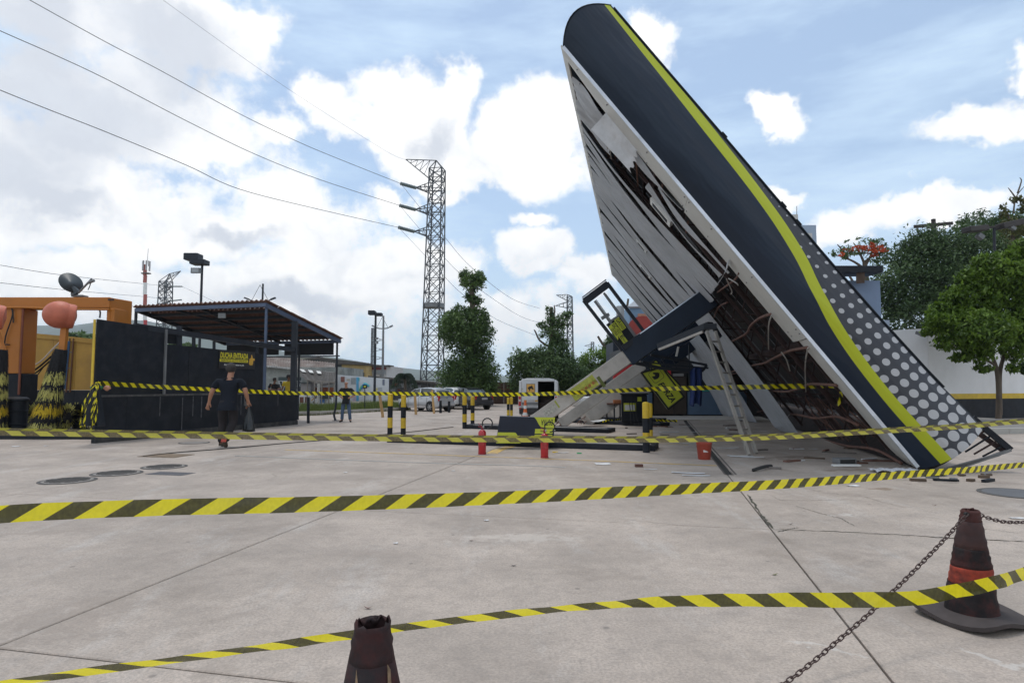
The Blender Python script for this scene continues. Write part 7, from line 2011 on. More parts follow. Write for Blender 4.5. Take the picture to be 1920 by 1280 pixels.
dt = leaves('distant_trees', None, [blob(150, 630, 26, 8, 90), blob(190, 640, 30, 8, 90), blob(355, 648, 14, 6, 90), blob(330, 650, 20, 8, 90), blob(800, 735, 30, 8, 70), blob(840, 738, 20, 9, 70), blob(740, 738, 14, 6, 66), blob(1180, 720, 40, 20, 60)], 5000, .25, LF_MID, 41, .3); tag(dt, kind='stuff')
# utility pole and lamp among the trees
up_ = T('utility_pole', 'dark wooden utility pole with a crossarm above the big tree', 'pole', tuple(V((at(1750, 770, 45).x, 45, 0))))
pt = at(1750, 411, 45); MB().cyl(V((pt.x, 45, 0)), pt, .17, .15, 10).to('shaft', M('old_timber', (.05, .04, .038), .9), up_)
MB().bar(at(1714, 425, 44.8), at(1786, 418.5, 44.8), .14, .22).to('crossarm', M('old_timber', (.05, .04, .038), .9), up_)
for s_, e_ in (((1750, 432), (1738, 424)), ((1750, 432), (1762, 422))): MB().bar(at(*s_, 44.85), at(*e_, 44.85), .05).to('brace', DARKSTEEL, up_)
for u, v in ((1720, 428), (1781, 421)): MB().cyl(at(u, v, 44.7), at(u, v + 5, 44.7), .07, n=8).to('insulator', GREY, up_)
lt_ = T('street_lamp', 'dark T-shaped double street lamp among the right trees', 'street lamp', tuple(V((at(1866, 770, 33).x, 33, 0))))
MB().cyl(V((at(1866, 700, 33).x, 33, 0)), at(1864, 425, 33), .09, .07, 10).to('pole', DARKSTEEL, lt_)
LAMPB = M('lamp_box', (.035, .028, .026), .6)
MB().bar(at(1811, 431, 32.6), at(1846, 428, 32.8), .57, .28).to('lamp_head', LAMPB, lt_, bevel=.03); MB().bar(at(1874, 425, 33), at(1915, 416, 33.2), .57, .3).to('lamp_head', LAMPB, lt_, bevel=.03)
MB().bar(at(1844, 428, 32.9), at(1876, 424, 33), .12, .1).to('bracket', LAMPB, lt_)
MB().bar(at(1833, 440, 32.6), at(1842, 447, 32.6), .28, .23).to('floodlight', GREY, lt_); MB().bar(at(1894, 425, 32.9), at(1903, 430, 32.9), .2, .16).to('floodlight', GREY, lt_)

# ---------------------------------------------------------------- air
hzm = bpy.data.materials.new('haze_air'); hzm.use_nodes = True
hn = hzm.node_tree; hn.nodes.clear()
hv = hn.nodes.new('ShaderNodeVolumePrincipled'); hv.inputs['Color'].default_value = (.86, .93, 1.0, 1); hv.inputs['Density'].default_value = 2.0e-4
hn.links.new(hv.outputs[0], hn.nodes.new('ShaderNodeOutputMaterial').inputs['Volume'])
hz = MB().obox((-3500, -70, -1.5), (7000, 0, 0), (0, 3600, 0), (0, 0, 320)).to('haze', hzm); tag(hz, kind='stuff')
# ---------------------------------------------------------------- cars
LAMPR = M('tail_red', (.42, .02, .025), .25, coat=.4)
PLATEM = M('plate_grey', (.42, .42, .42), .5)
TYRE = M('tyre', (.02, .02, .021), .85, var=.2)
RIM = M('alloy', (.40, .40, .41), .35, metal=.5)
PLAS = M('black_plastic', (.022, .022, .024), .6)
def car(loc, rz, sc_, paint, label, kind='hatch', group='cars parked behind the bollards', rim=RIM, emblem=True):
    """x = forward; loft of stations along the length: (x, sill z, belt z, roof z, half width, roof half width)"""
    t = T('parked_car', label, 'car', tuple(loc), group, rz)
    XF[t] = Matrix.Translation(V(loc)) @ Matrix.Rotation(rz, 4, 'Z')
    S = sc_
    if kind == 'hatch':
        st = [(-1.88, .42, .78, .60), (-1.80, .30, .92, .74), (-1.55, .24, .96, .80), (-.9, .22, .93, .82), (0, .22, .91, .83), (.75, .22, .90, .82), (1.35, .24, .84, .79), (1.75, .30, .72, .70), (1.90, .40, .58, .56)]
        roof = [(-1.74, .95, .66), (-1.50, 1.32, .58), (-1.05, 1.45, .56), (-.2, 1.47, .57), (.35, 1.40, .57), (1.02, .93, .68)]
    else:
        st = [(-2.15, .45, .80, .62), (-2.05, .32, .95, .76), (-1.7, .26, .98, .82), (-.9, .23, .95, .84), (0, .22, .92, .84), (.85, .22, .90, .83), (1.5, .24, .84, .80), (1.95, .30, .72, .70), (2.10, .42, .58, .56)]
        roof = [(-1.45, .98, .66), (-.95, 1.34, .58), (-.5, 1.42, .56), (.2, 1.42, .57), (.6, 1.34, .57), (1.15, .94, .68)]
    def loft(rings, name, m, parent=t, smooth='angle', cap=True):
        b = MB(); n = len(rings[0]); vs = [V(p) * S for r in rings for p in r]
        fs = [[i * n + k, i * n + (k + 1) % n, (i + 1) * n + (k + 1) % n, (i + 1) * n + k] for i in range(len(rings) - 1) for k in range(n)]
        if cap: fs += [list(range(n))[::-1], list(range((len(rings) - 1) * n, len(rings) * n))]
        b.add(vs, fs); return b.to(name, m, parent, smooth=smooth, local=True)
    rings = []
    for (x, zs, zb, w) in st:
        rings.append([(x, -w * .93, zs), (x, -w, zs + .10), (x, -w * 1.01, (zs + zb) * .52), (x, -w * .985, zb - .06), (x, -w * .90, zb), (x, 0, zb + .03), (x, w * .90, zb), (x, w * .985, zb - .06), (x, w * 1.01, (zs + zb) * .52), (x, w, zs + .10), (x, w * .93, zs)])
    loft(rings, 'body', paint)
    # glasshouse: glass volume with painted roof and pillars proud of it
    gl = [[(x, -w - (.10 if k in (0, len(roof) - 1) else .10), .90), (x, -w, z - .03), (x, 0, z - .01), (x, w, z - .03), (x, w + .10, .90)] for k, (x, z, w) in enumerate(roof)]
    loft(gl, 'glass', GLASS)
    rf = [[(x, -w * 1.0, z - .05), (x, -w * .95, z + .0), (x, 0, z + .025), (x, w * .95, z + .0), (x, w * 1.0, z - .05)] for (x, z, w) in roof[1:-1]]
    loft(rf, 'roof', paint)
    n_ = len(roof)
    def pill(i0, z0, x0, i1=None):
        x, z, w = roof[i0]
        for s in (-1, 1):
            MB().bar(V((x0, s * (.80 if kind == 'hatch' else .82), .90)) * S, V((x, s * (w + .012), z - .02)) * S, .075 * S, .05 * S).to('pillar', paint, t, local=True)
    pill(1, 0, roof[0][0] + .02); pill(n_ - 2, 0, roof[-1][0]); pill(3 if kind == 'hatch' else 2, 0, -.28); 
    if kind == 'hatch': pill(1, 0, -1.15)
    R_ = .30
    for x in ((-1.22, 1.20) if kind == 'hatch' else (-1.32, 1.28)):
        for s in (-1, 1):
            c = V((x, s * .70, R_)) * S
            MB().lathe([(R_ * 1.16 * S, -.01), (R_ * 1.16 * S, .16 * S)], c - V((0, s * .02 * S, -.02)), 22, ax=(0, s, 0)).to('wheel_arch', PLAS, t, smooth='angle', local=True)
            wh = MB().lathe([(R_ * .62 * S, -.03 * S), (R_ * .96 * S, -.02 * S), (R_ * S, .02 * S), (R_ * S, .14 * S), (R_ * .95 * S, .17 * S), (R_ * .64 * S, .175 * S), (R_ * .62 * S, .12 * S)], c, 24, ax=(0, s, 0)).to('wheel', TYRE, t, smooth='angle', local=True)
            rm = MB().lathe([(0, .150 * S), (R_ * .16 * S, .152 * S), (R_ * .17 * S, .135 * S), (R_ * .60 * S, .125 * S), (R_ * .64 * S, .16 * S), (R_ * .62 * S, .10 * S)], c, 24, ax=(0, s, 0)).to('rim', rim, wh, smooth='angle', local=True)
            b = MB()
            for k in range(6):
                a = k * math.pi / 3; o = V((math.cos(a), 0, math.sin(a)))
                b.bar(c + V((0, s * .155 * S, 0)), c + V((0, s * .15 * S, 0)) + o * R_ * .58 * S, .05 * S, .02 * S, up=(0, 1, 0))
            b.to('spokes', rim, wh, local=True)
    xb = st[0][0]
    for s in (-1, 1):
        MB().obox(V((xb + .01, s * .62 - .09, .66)) * S, V((.18, 0, 0)) * S, V((0, .18, 0)) * S, V((.03, 0, .30)) * S).to('tail_light', LAMPR, t, local=True, bevel=.02)
        MB().obox(V((st[-1][0] - .22, s * .58 - .14, .58)) * S, V((.15, 0, 0)) * S, V((0, .28, 0)) * S, V((-.06, 0, .16)) * S).to('headlight', M('headlight', (.5, .5, .5), .2), t, local=True, bevel=.02)
        MB().obox(V((roof[-1][0] - .28, s * .80 - .04 + s * .08, .94)) * S, V((.10, 0, 0)) * S, V((0, .10, 0)) * S, V((0, 0, .12)) * S).to('mirror', PLAS if paint is not None else PLAS, t, local=True, bevel=.02)
        for x in (-.55, .42):
            MB().obox(V((x, s * .84 - .01, .80)) * S, V((.15, 0, 0)) * S, V((0, .02, 0)) * S, V((0, 0, .025)) * S).to('door_handle', PLAS, t, local=True)
        for x in (-.95, -.22, .72):
            MB().obox(V((x, s * .838 - .006, .30)) * S, V((.008, 0, 0)) * S, V((0, .012, 0)) * S, V((0, 0, .58)) * S).to('door_gap', BLACKTX, t, local=True)
        MB().obox(V((-1.3, s * .845 - .01, .40)) * S, V((2.3, 0, 0)) * S, V((0, .02, 0)) * S, V((0, 0, .025)) * S).to('side_strip', GREY, t, local=True)
    MB().obox(V((xb - .035, -.72, .34)) * S, V((.14, 0, 0)) * S, V((0, 1.44, 0)) * S, V((0, 0, .20)) * S).to('rear_bumper', paint, t, local=True, bevel=.03)
    MB().obox(V((xb - .045, -.66, .30)) * S, V((.1, 0, 0)) * S, V((0, 1.32, 0)) * S, V((0, 0, .05)) * S).to('bumper_lip', PLAS, t, local=True)
    MB().obox(V((xb - .012, -.22, .66)) * S, V((.02, 0, 0)) * S, V((0, .44, 0)) * S, V((0, 0, .13)) * S).to('number_plate', PLATEM, t, local=True)
    MB().obox(V((xb + .02, -.52, .885)) * S, V((.1, 0, 0)) * S, V((0, 1.04, 0)) * S, V((0, 0, .02)) * S).to('hatch_gap', BLACKTX, t, local=True)
    if emblem:
        MB().cyl(V((xb - .004, 0, .84)) * S, V((xb - .016, 0, .84)) * S, .035 * S, n=10).to('emblem', PLAS, t, local=True)
    return t
SILV = M('paint_silver', (.50, .51, .53), .28, metal=.35, var=.03, coat=.6)
WHTP = M('paint_white', (.72, .72, .71), .3, var=.02, coat=.6)
DARKP = M('paint_dark', (.05, .052, .06), .25, metal=.3, var=.05, coat=.7)
g1 = g(806, 771)
car(V((g1.x - .35, g1.y + .75, 0)), math.radians(180 - 38), .90, SILV, 'silver hatchback parked nose left, nearest of the cars')
g2 = g(862, 768)
car(V((g2.x - .75, g2.y + 2.3, 0)), math.radians(180 - 56), .90, WHTP, 'white hatchback parked behind the silver one, only its tail visible')
g3 = g(892, 769)
car(V((g3.x - .72, g3.y + 2.2, 0)), math.radians(180 - 52), .92, DARKP, 'dark saloon with red tail lights, parked rightmost', 'saloon')

# ---------------------------------------------------------------- van seen from behind, right rear door open
def van():
    p = g(1009, 791); S = .82
    rz = math.radians(-6)
    t = T('delivery_van', 'white delivery van seen from behind with its right rear door open', 'van', tuple(p), None, rz)
    XF[t] = Matrix.Translation(p) @ Matrix.Rotation(rz, 4, 'Z')
    # local: x right, y forward (away), rear face at y = 0
    def bx(c, s_, name, m, par=t, bev=0.0): return MB().box(V(c) * S, tuple(k * S for k in s_)).to(name, m, par, local=True, bevel=bev)
    W2, Hh, L_ = .92, 2.12, 4.6
    VW = M('van_white', (.62, .63, .64), .35, var=.04, coat=.4, dirt=(.45, .44, .42), dirt_amt=.3, dscale=2)
    ring = [(-.90, .36), (-.96, .7), (-.97, 1.2), (-.90, 1.85), (-.80, 2.06), (-.55, 2.13), (.55, 2.13), (.80, 2.06), (.90, 1.85), (.97, 1.2), (.96, .7), (.90, .36)]
    def shell(y0, y1, k0, k1, name, thick=True):
        b = MB(); n = len(ring); vs = []
        for y, k in ((y0, k0), (y1, k1)):
            vs += [V((x * (1 if z < 1 else k), y, z if z < 1.3 else 1.3 + (z - 1.3) * k)) * S for x, z in ring]
        fs = [[i, i + 1, n + i + 1, n + i] for i in range(n - 1)] + [[n - 1, 0, n, 2 * n - 1]]
        b.add(vs, fs); o = b.to(name, VW, t, smooth='angle', local=True, solid=.03); return o
    shell(0.02, 3.3, 1, 1, 'cargo_body')
    b = MB(); n = len(ring)
    rings = [(3.3, 1, 1), (3.8, .97, .93), (4.2, .94, .55), (4.75, .88, .50), (4.9, .8, .34)]
    vs = [V((x * kx, y, .36 + (z - .36) * kz)) * S for y, kx, kz in rings for x, z in ring]
    fs = [[i * n + k, i * n + (k + 1) % n, (i + 1) * n + (k + 1) % n, (i + 1) * n + k] for i in range(4) for k in range(n)] + [list(range(4 * n, 5 * n))]
    b.add(vs, fs); b.to('cab', VW, t, smooth='angle', local=True)
    INT = M('van_interior', (.035, .035, .038), .8)
    bx((0, 3.1, 1.25), (1.7, .04, 1.6), 'bulkhead', INT); bx((0, 1.6, .50), (1.74, 3.0, .05), 'load_floor', INT)
    for s in (-1, 1): bx((s * .86, 1.6, 1.2), (.04, 3.0, 1.4), 'inner_lining', INT)
    bx((0, 1.6, 2.0), (1.5, 3.0, .04), 'inner_roof', INT)
    # rear frame
    bx((0, -.01, 2.05), (1.62, .06, .13), 'rear_header', VW, bev=.02)
    for s in (-1, 1):
        bx((s * .87, -.01, 1.30), (.13, .07, 1.45), 'rear_pillar', VW, bev=.02)
        bx((s * .90, -.045, 1.02), (.13, .06, .48), 'tail_light', LAMPR, bev=.015); bx((s * .90, -.08, 1.06), (.10, .012, .10), 'reverse_lamp', M('lamp_pale', (.6, .55, .5), .3))
    # closed left door
    d = bx((-.40, -.03, 1.30), (.80, .05, 1.40), 'rear_door', VW, bev=.02)
    bx((-.42, -.06, 1.68), (.62, .012, .62), 'pressed_panel', M('van_panel', (.56, .58, .60), .35, coat=.4), d, bev=.01)
    bx((-.36, -.07, 1.66), (.40, .012, .40), 'emblem_square', M('emblem_orange', (.68, .38, .08), .5), d, bev=.02)
    for o_ in ((0, .205), (0, -.205)): bx((-.36, -.072, 1.66 + o_[1]), (.42, .012, .015), 'emblem_border', BLACKTX, d)
    for o_ in (-.205, .205): bx((-.36 + o_, -.072, 1.66), (.015, .012, .42), 'emblem_border', BLACKTX, d)
    pts = [(.30, .02), (.44, .14), (.40, .34), (.62, .46), (.80, .28), (.98, .30), (.92, .46), (.80, .70), (.74, .92), (.66, .98), (.62, .86), (.40, .84), (.14, .66), (.04, .48), (.10, .36), (.24, .30)]
    XFd = XF[t]
    MB().prism([((x - .5) * .32 * S, (z - .5) * .30 * S) for x, z in pts], V((-.36, -.077, 1.66)) * S, (1, 0, 0), (0, 0, 1), (0, -.004, 0)).to('horse_emblem', BLACKTX, d, local=True)
    R3 = XFd.to_3x3()
    text('FORZA', BLACKTX, t, XFd @ (V((-.52, -.062, 1.37)) * S), R3 @ V((1, 0, 0)), V((0, 0, 1)), .34 * S, .05 * S, shear=.3, bold=.02)
    bx((-.40, -.06, .90), (.78, .02, .14), 'grey_band', GREY, d); bx((-.34, -.075, 1.03), (.34, .012, .12), 'number_plate', PLATEM, d)
    for x in (-.62, -.08): bx((x, -.07, 1.04), (.14, .012, .08), 'amber_reflector', M('amber', (.55, .33, .06), .4), d)
    bx((-.79, -.07, 1.62), (.06, .03, .09), 'hinge', M('hinge', (.4, .4, .33), .5), d)
    bx((-.42, -.06, .76), (.74, .02, .12), 'chrome_band', STEEL, d)
    bx((-.45, -.06, .55), (.95, .16, .28), 'rear_bumper', PLAS, bev=.02); bx((.45, -.06, .50), (.85, .16, .14), 'rear_step', PLAS, bev=.02)
    bx((-.88, -.13, .68), (.10, .03, .07), 'fog_lamp', LAMPR)
    # open right door swung round to the side
    dd = bx((.98, -.38, 1.30), (.05, .74, 1.40), 'rear_door', VW, bev=.015); bx((1.012, -.38, 1.66), (.01, .54, .6), 'pressed_panel', M('van_panel', (.56, .58, .60), .35, coat=.4), dd)
    for x, y, s_ in ((.2, .6, .4), (.5, .9, .55), (.35, 1.5, .7), (-.3, 1.0, .5)): bx((x, y, .53 + s_ / 2), (s_ * .8, s_ * .7, s_), 'cargo_box', M('cargo_brown', (.07, .05, .04), .9))
    for x in (-.78, .78):
        for y in (.85, 3.85):
            c = V((x, y, .33)) * S
            wh = MB().lathe([(.20 * S, -.09 * S), (.32 * S, -.09 * S), (.33 * S, -.05 * S), (.33 * S, .05 * S), (.32 * S, .09 * S), (.2 * S, .09 * S)], c, 20, ax=(1, 0, 0)).to('wheel', TYRE, t, smooth='angle', local=True)
            MB().lathe([(0, .08 * S), (.2 * S, .06 * S), (.2 * S, -.06 * S), (0, -.08 * S)], c, 16, ax=(1, 0, 0)).to('rim', RIM, wh, local=True)
    bx((0, 2.2, .40), (1.5, 4.0, .14), 'chassis', PLAS)
    for s in (-1, 1): bx((s * 1.08, 3.9, 1.35), (.12, .1, .24), 'mirror', PLAS, bev=.02)
van()

# ---------------------------------------------------------------- people
def skin(name, J, E, root, mats, parent, sub=2, flat=None, matfn=None):
    """one continuous surface grown over a jointed skeleton; J: {name: ((x, y, z), radius)}"""
    names = list(J); idx = {n: i for i, n in enumerate(names)}
    me = bpy.data.meshes.new('s'); me.from_pydata([J[n][0] for n in names], [(idx[a], idx[b_]) for a, b_ in E], [])
    o = bpy.data.objects.new('s', me); COL.objects.link(o)
    md = o.modifiers.new('skin', 'SKIN'); md.use_smooth_shade = True; md.branch_smoothing = .6
    sv = me.skin_vertices[0].data
    for n in names:
        r = J[n][1]; sv[idx[n]].radius = (r, r) if not isinstance(r, tuple) else r
        sv[idx[n]].use_root = (n == root)
    ms = o.modifiers.new('sub', 'SUBSURF'); ms.levels = sub; ms.render_levels = sub
    dg = bpy.context.evaluated_depsgraph_get()
    m2 = bpy.data.meshes.new_from_object(o.evaluated_get(dg)); bpy.data.objects.remove(o); bpy.data.meshes.remove(me)
    if flat:
        for v in m2.vertices: v.co = flat(v.co.copy())
    m2.materials.clear()
    for m in (mats if isinstance(mats, (list, tuple)) else [mats]): m2.materials.append(m)
    for p in m2.polygons:
        p.use_smooth = True
        p.material_index = matfn(p.center) if matfn else 0
    m2.name = name
    return link(name, m2, parent)
def person(loc, rz, H, label, pose, skin_m, shirt_m, trouser_m, shoe_m, hair=None, bald=False, legs=True, seed=1, polo=False):
    t = T('person', label, 'person', tuple(loc), 'people around the forecourt', rz)
    XF[t] = Matrix.Translation(V(loc)) @ Matrix.Rotation(rz, 4, 'Z')
    k = H / 1.78
    def S_(p): return tuple(V(p) * k)
    P = dict(pose)
    J, E = {}, []
    def add(n, p, r, to=None):
        J[n] = (S_(p), r * k)
        if to: E.append((to, n))
    add('pelvis', P['pelvis'], .118); add('waist', P['waist'], .105, 'pelvis'); add('chest', P['chest'], .120, 'waist'); add('collar', P['collar'], .075, 'chest')
    add('neck', P['neck'], .064, 'collar'); add('jaw', P['jaw'], .088, 'neck'); add('skull', P['skull'], .108, 'jaw'); add('crown', P['crown'], .070, 'skull')
    f = V(P['face']).normalized()
    js = V(P['jaw']); sk = V(P['skull'])
    add('chin', tuple(js + f * .045 + V((0, 0, -.005))), .042, 'jaw')
    add('nose', tuple(sk * .55 + js * .45 + f * .098), .013, 'jaw')
    sdv = f.cross(V((0, 0, 1)))
    for s, n in ((-1, 'l'), (1, 'r')):
        add('ear' + n, tuple(sk * .65 + js * .35 + sdv * s * .088 - f * .01), .016, 'skull')
        add('sho' + n, P['sho' + n], .054, 'chest'); add('elb' + n, P['elb' + n], .047, 'sho' + n); add('wri' + n, P['wri' + n], .031, 'elb' + n)
        w, e = V(P['wri' + n]), V(P['elb' + n]); d = (w - e).normalized()
        hd = V(P.get('hand' + n, tuple(d))).normalized()
        pm = w + hd * .075
        add('palm' + n, tuple(pm), .034, 'wri' + n)
        sp = hd.cross(V((0, 1, 0.2))).normalized()
        for q in range(4):
            b_ = pm + hd * .03 + sp * (.030 - .020 * q); L_ = (.062, .072, .067, .052)[q]
            curl = V(P.get('curl' + n, (0, .25, 0)))
            add('f%d%s' % (q, n), tuple(b_ + hd * L_ * .6 + curl * .01), .0095, 'palm' + n); add('g%d%s' % (q, n), tuple(b_ + hd * L_ + curl * .05), .008, 'f%d%s' % (q, n))
        add('th' + n, tuple(w + hd * .06 + sp * .05), .011, 'wri' + n); add('tt' + n, tuple(w + hd * .10 + sp * .06), .009, 'th' + n)
        add('hip' + n, P['hip' + n], .09, 'pelvis'); add('kne' + n, P['kne' + n], .058, 'hip' + n); add('ank' + n, P['ank' + n], .043, 'kne' + n)
        a = V(P['ank' + n]); add('toe' + n, tuple(a + V(P['toe' + n])), .036, 'ank' + n)
    zc, zp = P['collar'][2] * k, P['pelvis'][2] * k
    def flat(c):
        if zp - .1 * k < c.z < zc + .05 * k and abs(c.x - P['chest'][0] * k) < .25 * k:
            s = 1 - .22 * min(1, (c.z - zp + .1 * k) / (.15 * k)) * min(1, (zc + .05 * k - c.z) / (.08 * k)); c.y = P['chest'][1] * k + (c.y - P['chest'][1] * k) * s
        return c
    skin('body', J, E, 'pelvis', skin_m, t, 2, flat)
    # shirt over the torso and upper arms
    Js, Es = {}, []
    def adds(n, p, r, to=None):
        Js[n] = (S_(p), r * k)
        if to: Es.append((to, n))
    adds('pelvis', tuple(V(P['pelvis']) + V((0, 0, .0))), .172); adds('hem', tuple(V(P['pelvis']) + V((0, 0, -.13))), .168, 'pelvis'); adds('waist', P['waist'], .168, 'pelvis'); adds('chest', tuple(V(P['chest']) + V((0, 0, -.02))), .180, 'waist'); adds('collar', tuple(V(P['collar']) + V((0, 0, .012))), .086, 'chest')
    for n in 'lr':
        so_, el = V(P['sho' + n]), V(P['elb' + n])
        adds('trap' + n, tuple(V(P['collar']).lerp(so_, .5) + V((0, 0, -.012))), .068, 'collar'); adds('sho' + n, tuple(so_ + V((0, 0, -.008))), .088, 'chest'); adds('mid' + n, tuple(so_.lerp(el, .45)), .074, 'sho' + n); adds('slv' + n, tuple(so_.lerp(el, .78)), .074, 'mid' + n)
    skin('shirt', Js, Es, 'pelvis', shirt_m, t, 2, flat)
    Jt, Et = {}, []
    def addt(n, p, r, to=None):
        Jt[n] = (S_(p), r * k)
        if to: Et.append((to, n))
    addt('pelvis', P['pelvis'], .150); addt('band', tuple(V(P['pelvis']) + V((0, 0, .12))), .14, 'pelvis')
    for n in 'lr':
        addt('hip' + n, P['hip' + n], .108, 'pelvis'); addt('thi' + n, tuple(V(P['hip' + n]).lerp(V(P['kne' + n]), .5)), .097, 'hip' + n); addt('kne' + n, P['kne' + n], .078, 'thi' + n); addt('cal' + n, tuple(V(P['kne' + n]).lerp(V(P['ank' + n]), .5)), .073, 'kne' + n); addt('ank' + n, tuple(V(P['ank' + n]) + V((0, 0, -.02))), .074, 'cal' + n)
    skin('trousers', Jt, Et, 'pelvis', trouser_m, t, 2, None)
    for n in 'lr':
        a = V(P['ank' + n]); d = V(P['toe' + n])
        Jb = {'heel': (S_(tuple(a - d * .30 + V((0, 0, -.03)))), .046 * k), 'mid': (S_(tuple(a + d * .4 + V((0, 0, -.015)))), .050 * k), 'toe': (S_(tuple(a + d * 1.15 + V((0, 0, -.02)))), .040 * k), 'top': (S_(tuple(a + V((0, 0, .07)))), .053 * k)}
        skin('shoe', Jb, [('heel', 'mid'), ('mid', 'toe'), ('heel', 'top')], 'heel', shoe_m, t, 2)
    if hair is not None:
        sk_, cr = V(P['skull']) * k, V(P['crown']) * k
        c = sk_.lerp(cr, .10) - f * .012 * k
        b = MB(); r = .100 * k
        b.ball(c, (r * .98, r * 1.08, r * 1.16), 18, 14)
        lo = c.z - .088 * k
        vs = []
        for q in b.v:
            d_ = (q - c)
            if d_.dot(f) > .045 * k and q.z < c.z + .045 * k: q = c + d_ * .70
            if q.z < c.z - .03 * k: m_ = max(.88, 1 - 1.5 * (c.z - .03 * k - q.z) / k); q = V((c.x + (q.x - c.x) * m_, c.y + (q.y - c.y) * m_, max(q.z, lo)))
            vs.append(q)
        b.v = vs; b.to('hair', hair, t, smooth=True, local=True)
    for s in (-1, 1):
        e = (V(P['skull']) * .62 + V(P['jaw']) * .38 + f * .082 + sdv * s * .033) * k
        MB().ball(e, .0115 * k, 8, 6).to('eye', M('eye_dark', (.02, .015, .012), .3), t, smooth=True, local=True)
    MB().ball((V(P['jaw']) + f * .075 + V((0, 0, -.004))) * k, (.024 * k, .012 * k, .006 * k), 8, 6).to('mouth', M('lip', (.20, .07, .055), .5), t, smooth=True, local=True)
    return t, k
SK1 = M('skin_tan', (.34, .165, .10), .5, var=.10); SK2 = M('skin_light', (.42, .22, .145), .5, var=.08); SK3 = M('skin_brown', (.17, .085, .055), .5, var=.1)
TEE = M('tee_charcoal', (.014, .017, .024), .9, var=.25, bump=1.0, bscale=9, spec=.15); TR1 = M('trouser_dark', (.030, .027, .029), .9, var=.3, bump=1.0, bscale=10, spec=.15)
POLO = M('polo_black', (.010, .011, .014), .9, var=.2, bump=.5, bscale=8); JEAN = M('jeans_blue', (.075, .12, .20), .85, var=.25, bump=.4, bscale=9)
SHOE1 = M('boot_brown', (.06, .045, .032), .7, var=.3); SHOE2 = M('shoe_black', (.018, .017, .017), .5)
HAIRG = M('hair_grey', (.034, .030, .028), .85, var=.4, scale=40, bump=.4, bscale=90); HAIRB = M('hair_black', (.014, .012, .011), .7, bump=.3, bscale=80)
# walking man seen from behind (facing +y in local axes, walking away)
pose_walk = dict(pelvis=(0, 0, .95), waist=(.005, .02, 1.10), chest=(.01, .05, 1.30), collar=(.01, .05, 1.47), neck=(.012, .06, 1.53), jaw=(.015, .09, 1.60), skull=(.015, .085, 1.675), crown=(.015, .08, 1.735), face=(.15, 1, -.08),
    shol=(-.205, .04, 1.425), elbl=(-.295, -.02, 1.165), wril=(-.365, .05, .945), handl=(-.25, .15, -1), curll=(.3, .4, 0),
    shor=(.215, .04, 1.425), elbr=(.315, .0, 1.175), wrir=(.335, .10, .955), handr=(-.05, .25, -1), curlr=(-.3, .4, 0),
    hipl=(-.095, .0, .88), knel=(-.105, .06, .50), ankl=(-.095, -.02, .09), toel=(-.01, .15, -.045),
    hipr=(.095, .0, .88), kner=(.10, .02, .50), ankr=(.03, -.26, .14), toer=(.0, .09, -.10))
pw_ = V((g(420, 838).x, g(420, 838).y + .15, 0))
pt, k_ = person(pw_, math.radians(8), 1.78 * 1.135, 'man in a charcoal tee walking away with a black bag, seen from behind', pose_walk, SK1, TEE, TR1, SHOE1, HAIRG)
pt.scale = (1.13, 1.08, 1.0)
MB().obox(V((.03 - .045, -.345, .13)) * k_, V((.09, 0, 0)) * k_, V((0, .02, .0)) * k_, V((0, .05, .10)) * k_).to('red_heel', M('heel_red', (.35, .05, .03), .7), pt, local=True)
wr = XF[pt] @ (V((.335 * 1.13, .13, .86)) * k_)
tph = tag(MB().obox(wr + V((-.045, -.05, -.03)), V((.075, .03, .045)), V((0, .015, 0)), V((-.04, 0, .13))).to('mobile_phone', M('phone_dark', (.03, .025, .025), .3), None, bevel=.004), 'dark phone held in the walking man\'s right hand', 'phone')
bag = T('plastic_bag', 'black plastic bag hanging from the walking man\'s right hand', 'bag', tuple(wr))
b = MB()
def bagf(s, t_):
    a = 2 * math.pi * s; w = (.02 + .20 * t_ ** .75) * (1 - .08 * (t_ > .95)); 
    rr = w * (1 + .16 * math.sin(3 * a + 5 * t_) + .08 * math.sin(7 * a))
    return wr + V((.02 + .03 * t_ + rr * .72 * math.cos(a), -.02 + rr * .42 * math.sin(a), -.02 - .60 * t_))
b.grid(bagf, 28, 14); b.to('sack', M('bag_black', (.012, .014, .016), .28, var=.2, bump=.5, bscale=12), bag, smooth=True, solid=.003)
b = MB(); b.ball(wr + V((.06, -.02, -.61)), (.15, .085, .03), 14, 7); b.to('sack_bottom', M('bag_black', (.012, .014, .016), .28, var=.2, bump=.5, bscale=12), bag, smooth=True)
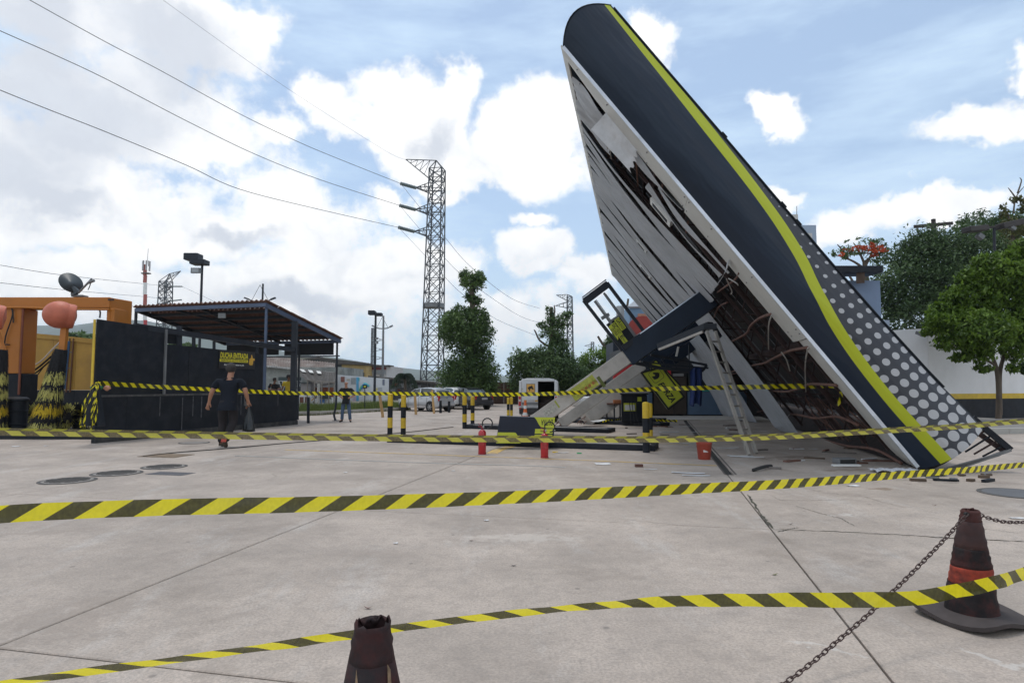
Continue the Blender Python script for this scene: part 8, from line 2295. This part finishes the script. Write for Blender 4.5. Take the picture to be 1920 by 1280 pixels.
# standing bald man facing the camera with his hands behind his back
pose_std = dict(pelvis=(0, 0, .95), waist=(0, -.02, 1.10), chest=(0, 0, 1.31), collar=(0, .01, 1.47), neck=(0, .02, 1.53), jaw=(0, .045, 1.60), skull=(0, .035, 1.675), crown=(0, .03, 1.735), face=(-.1, 1, -.05),
    shol=(-.215, .0, 1.43), elbl=(-.37, -.10, 1.17), wril=(-.20, .05, 1.04), handl=(1, .35, -.15), curll=(0, .3, 0),
    shor=(.215, .0, 1.43), elbr=(.37, -.10, 1.17), wrir=(.20, .05, 1.05), handr=(-1, .35, -.15), curlr=(0, .3, 0),
    hipl=(-.10, 0, .88), knel=(-.15, .02, .49), ankl=(-.19, -.01, .09), toel=(-.06, .15, -.045), hipr=(.10, 0, .88), kner=(.14, .02, .49), ankr=(.17, -.01, .09), toer=(.05, .15, -.045))
p2 = g(647, 791)
person(V((p2.x, p2.y + .1, 0)), math.pi, 1.66, 'bald man in black polo and blue jeans standing with hands at his waist', pose_std, SK2, POLO, JEAN, SHOE2)
pose_lean = dict(pose_std); pose_lean.update(face=(-1, .15, -.1), jaw=(-.04, .02, 1.60), skull=(-.03, .02, 1.675), elbl=(-.25, .10, 1.19), wril=(-.42, .20, 1.22), elbr=(.24, .12, 1.19), wrir=(-.1, .26, 1.18))
p3 = at(514, 738, 29.5); person(V((p3.x, p3.y, .17)), math.radians(180), 1.66, 'man in a dark shirt leaning behind the low black wall, seen in profile', pose_lean, SK3, POLO, TR1, SHOE2, HAIRB)
pose_y = dict(pose_std); pose_y.update(face=(-.9, .5, -.1), elbl=(-.27, .02, 1.17), wril=(-.30, .15, .98), handl=(0, .2, -1), elbr=(.27, .02, 1.17), wrir=(.30, .15, .98), handr=(0, .2, -1))
p4 = at(541, 738, 28.6); person(V((p4.x + .0, p4.y, .22)), math.radians(180), 1.74, 'man in a yellow shirt half hidden by the shelter post', pose_y, SK3, M('shirt_yellow', (.52, .38, .03), .85, var=.15, bump=.4, bscale=8), TR1, SHOE2, HAIRB)
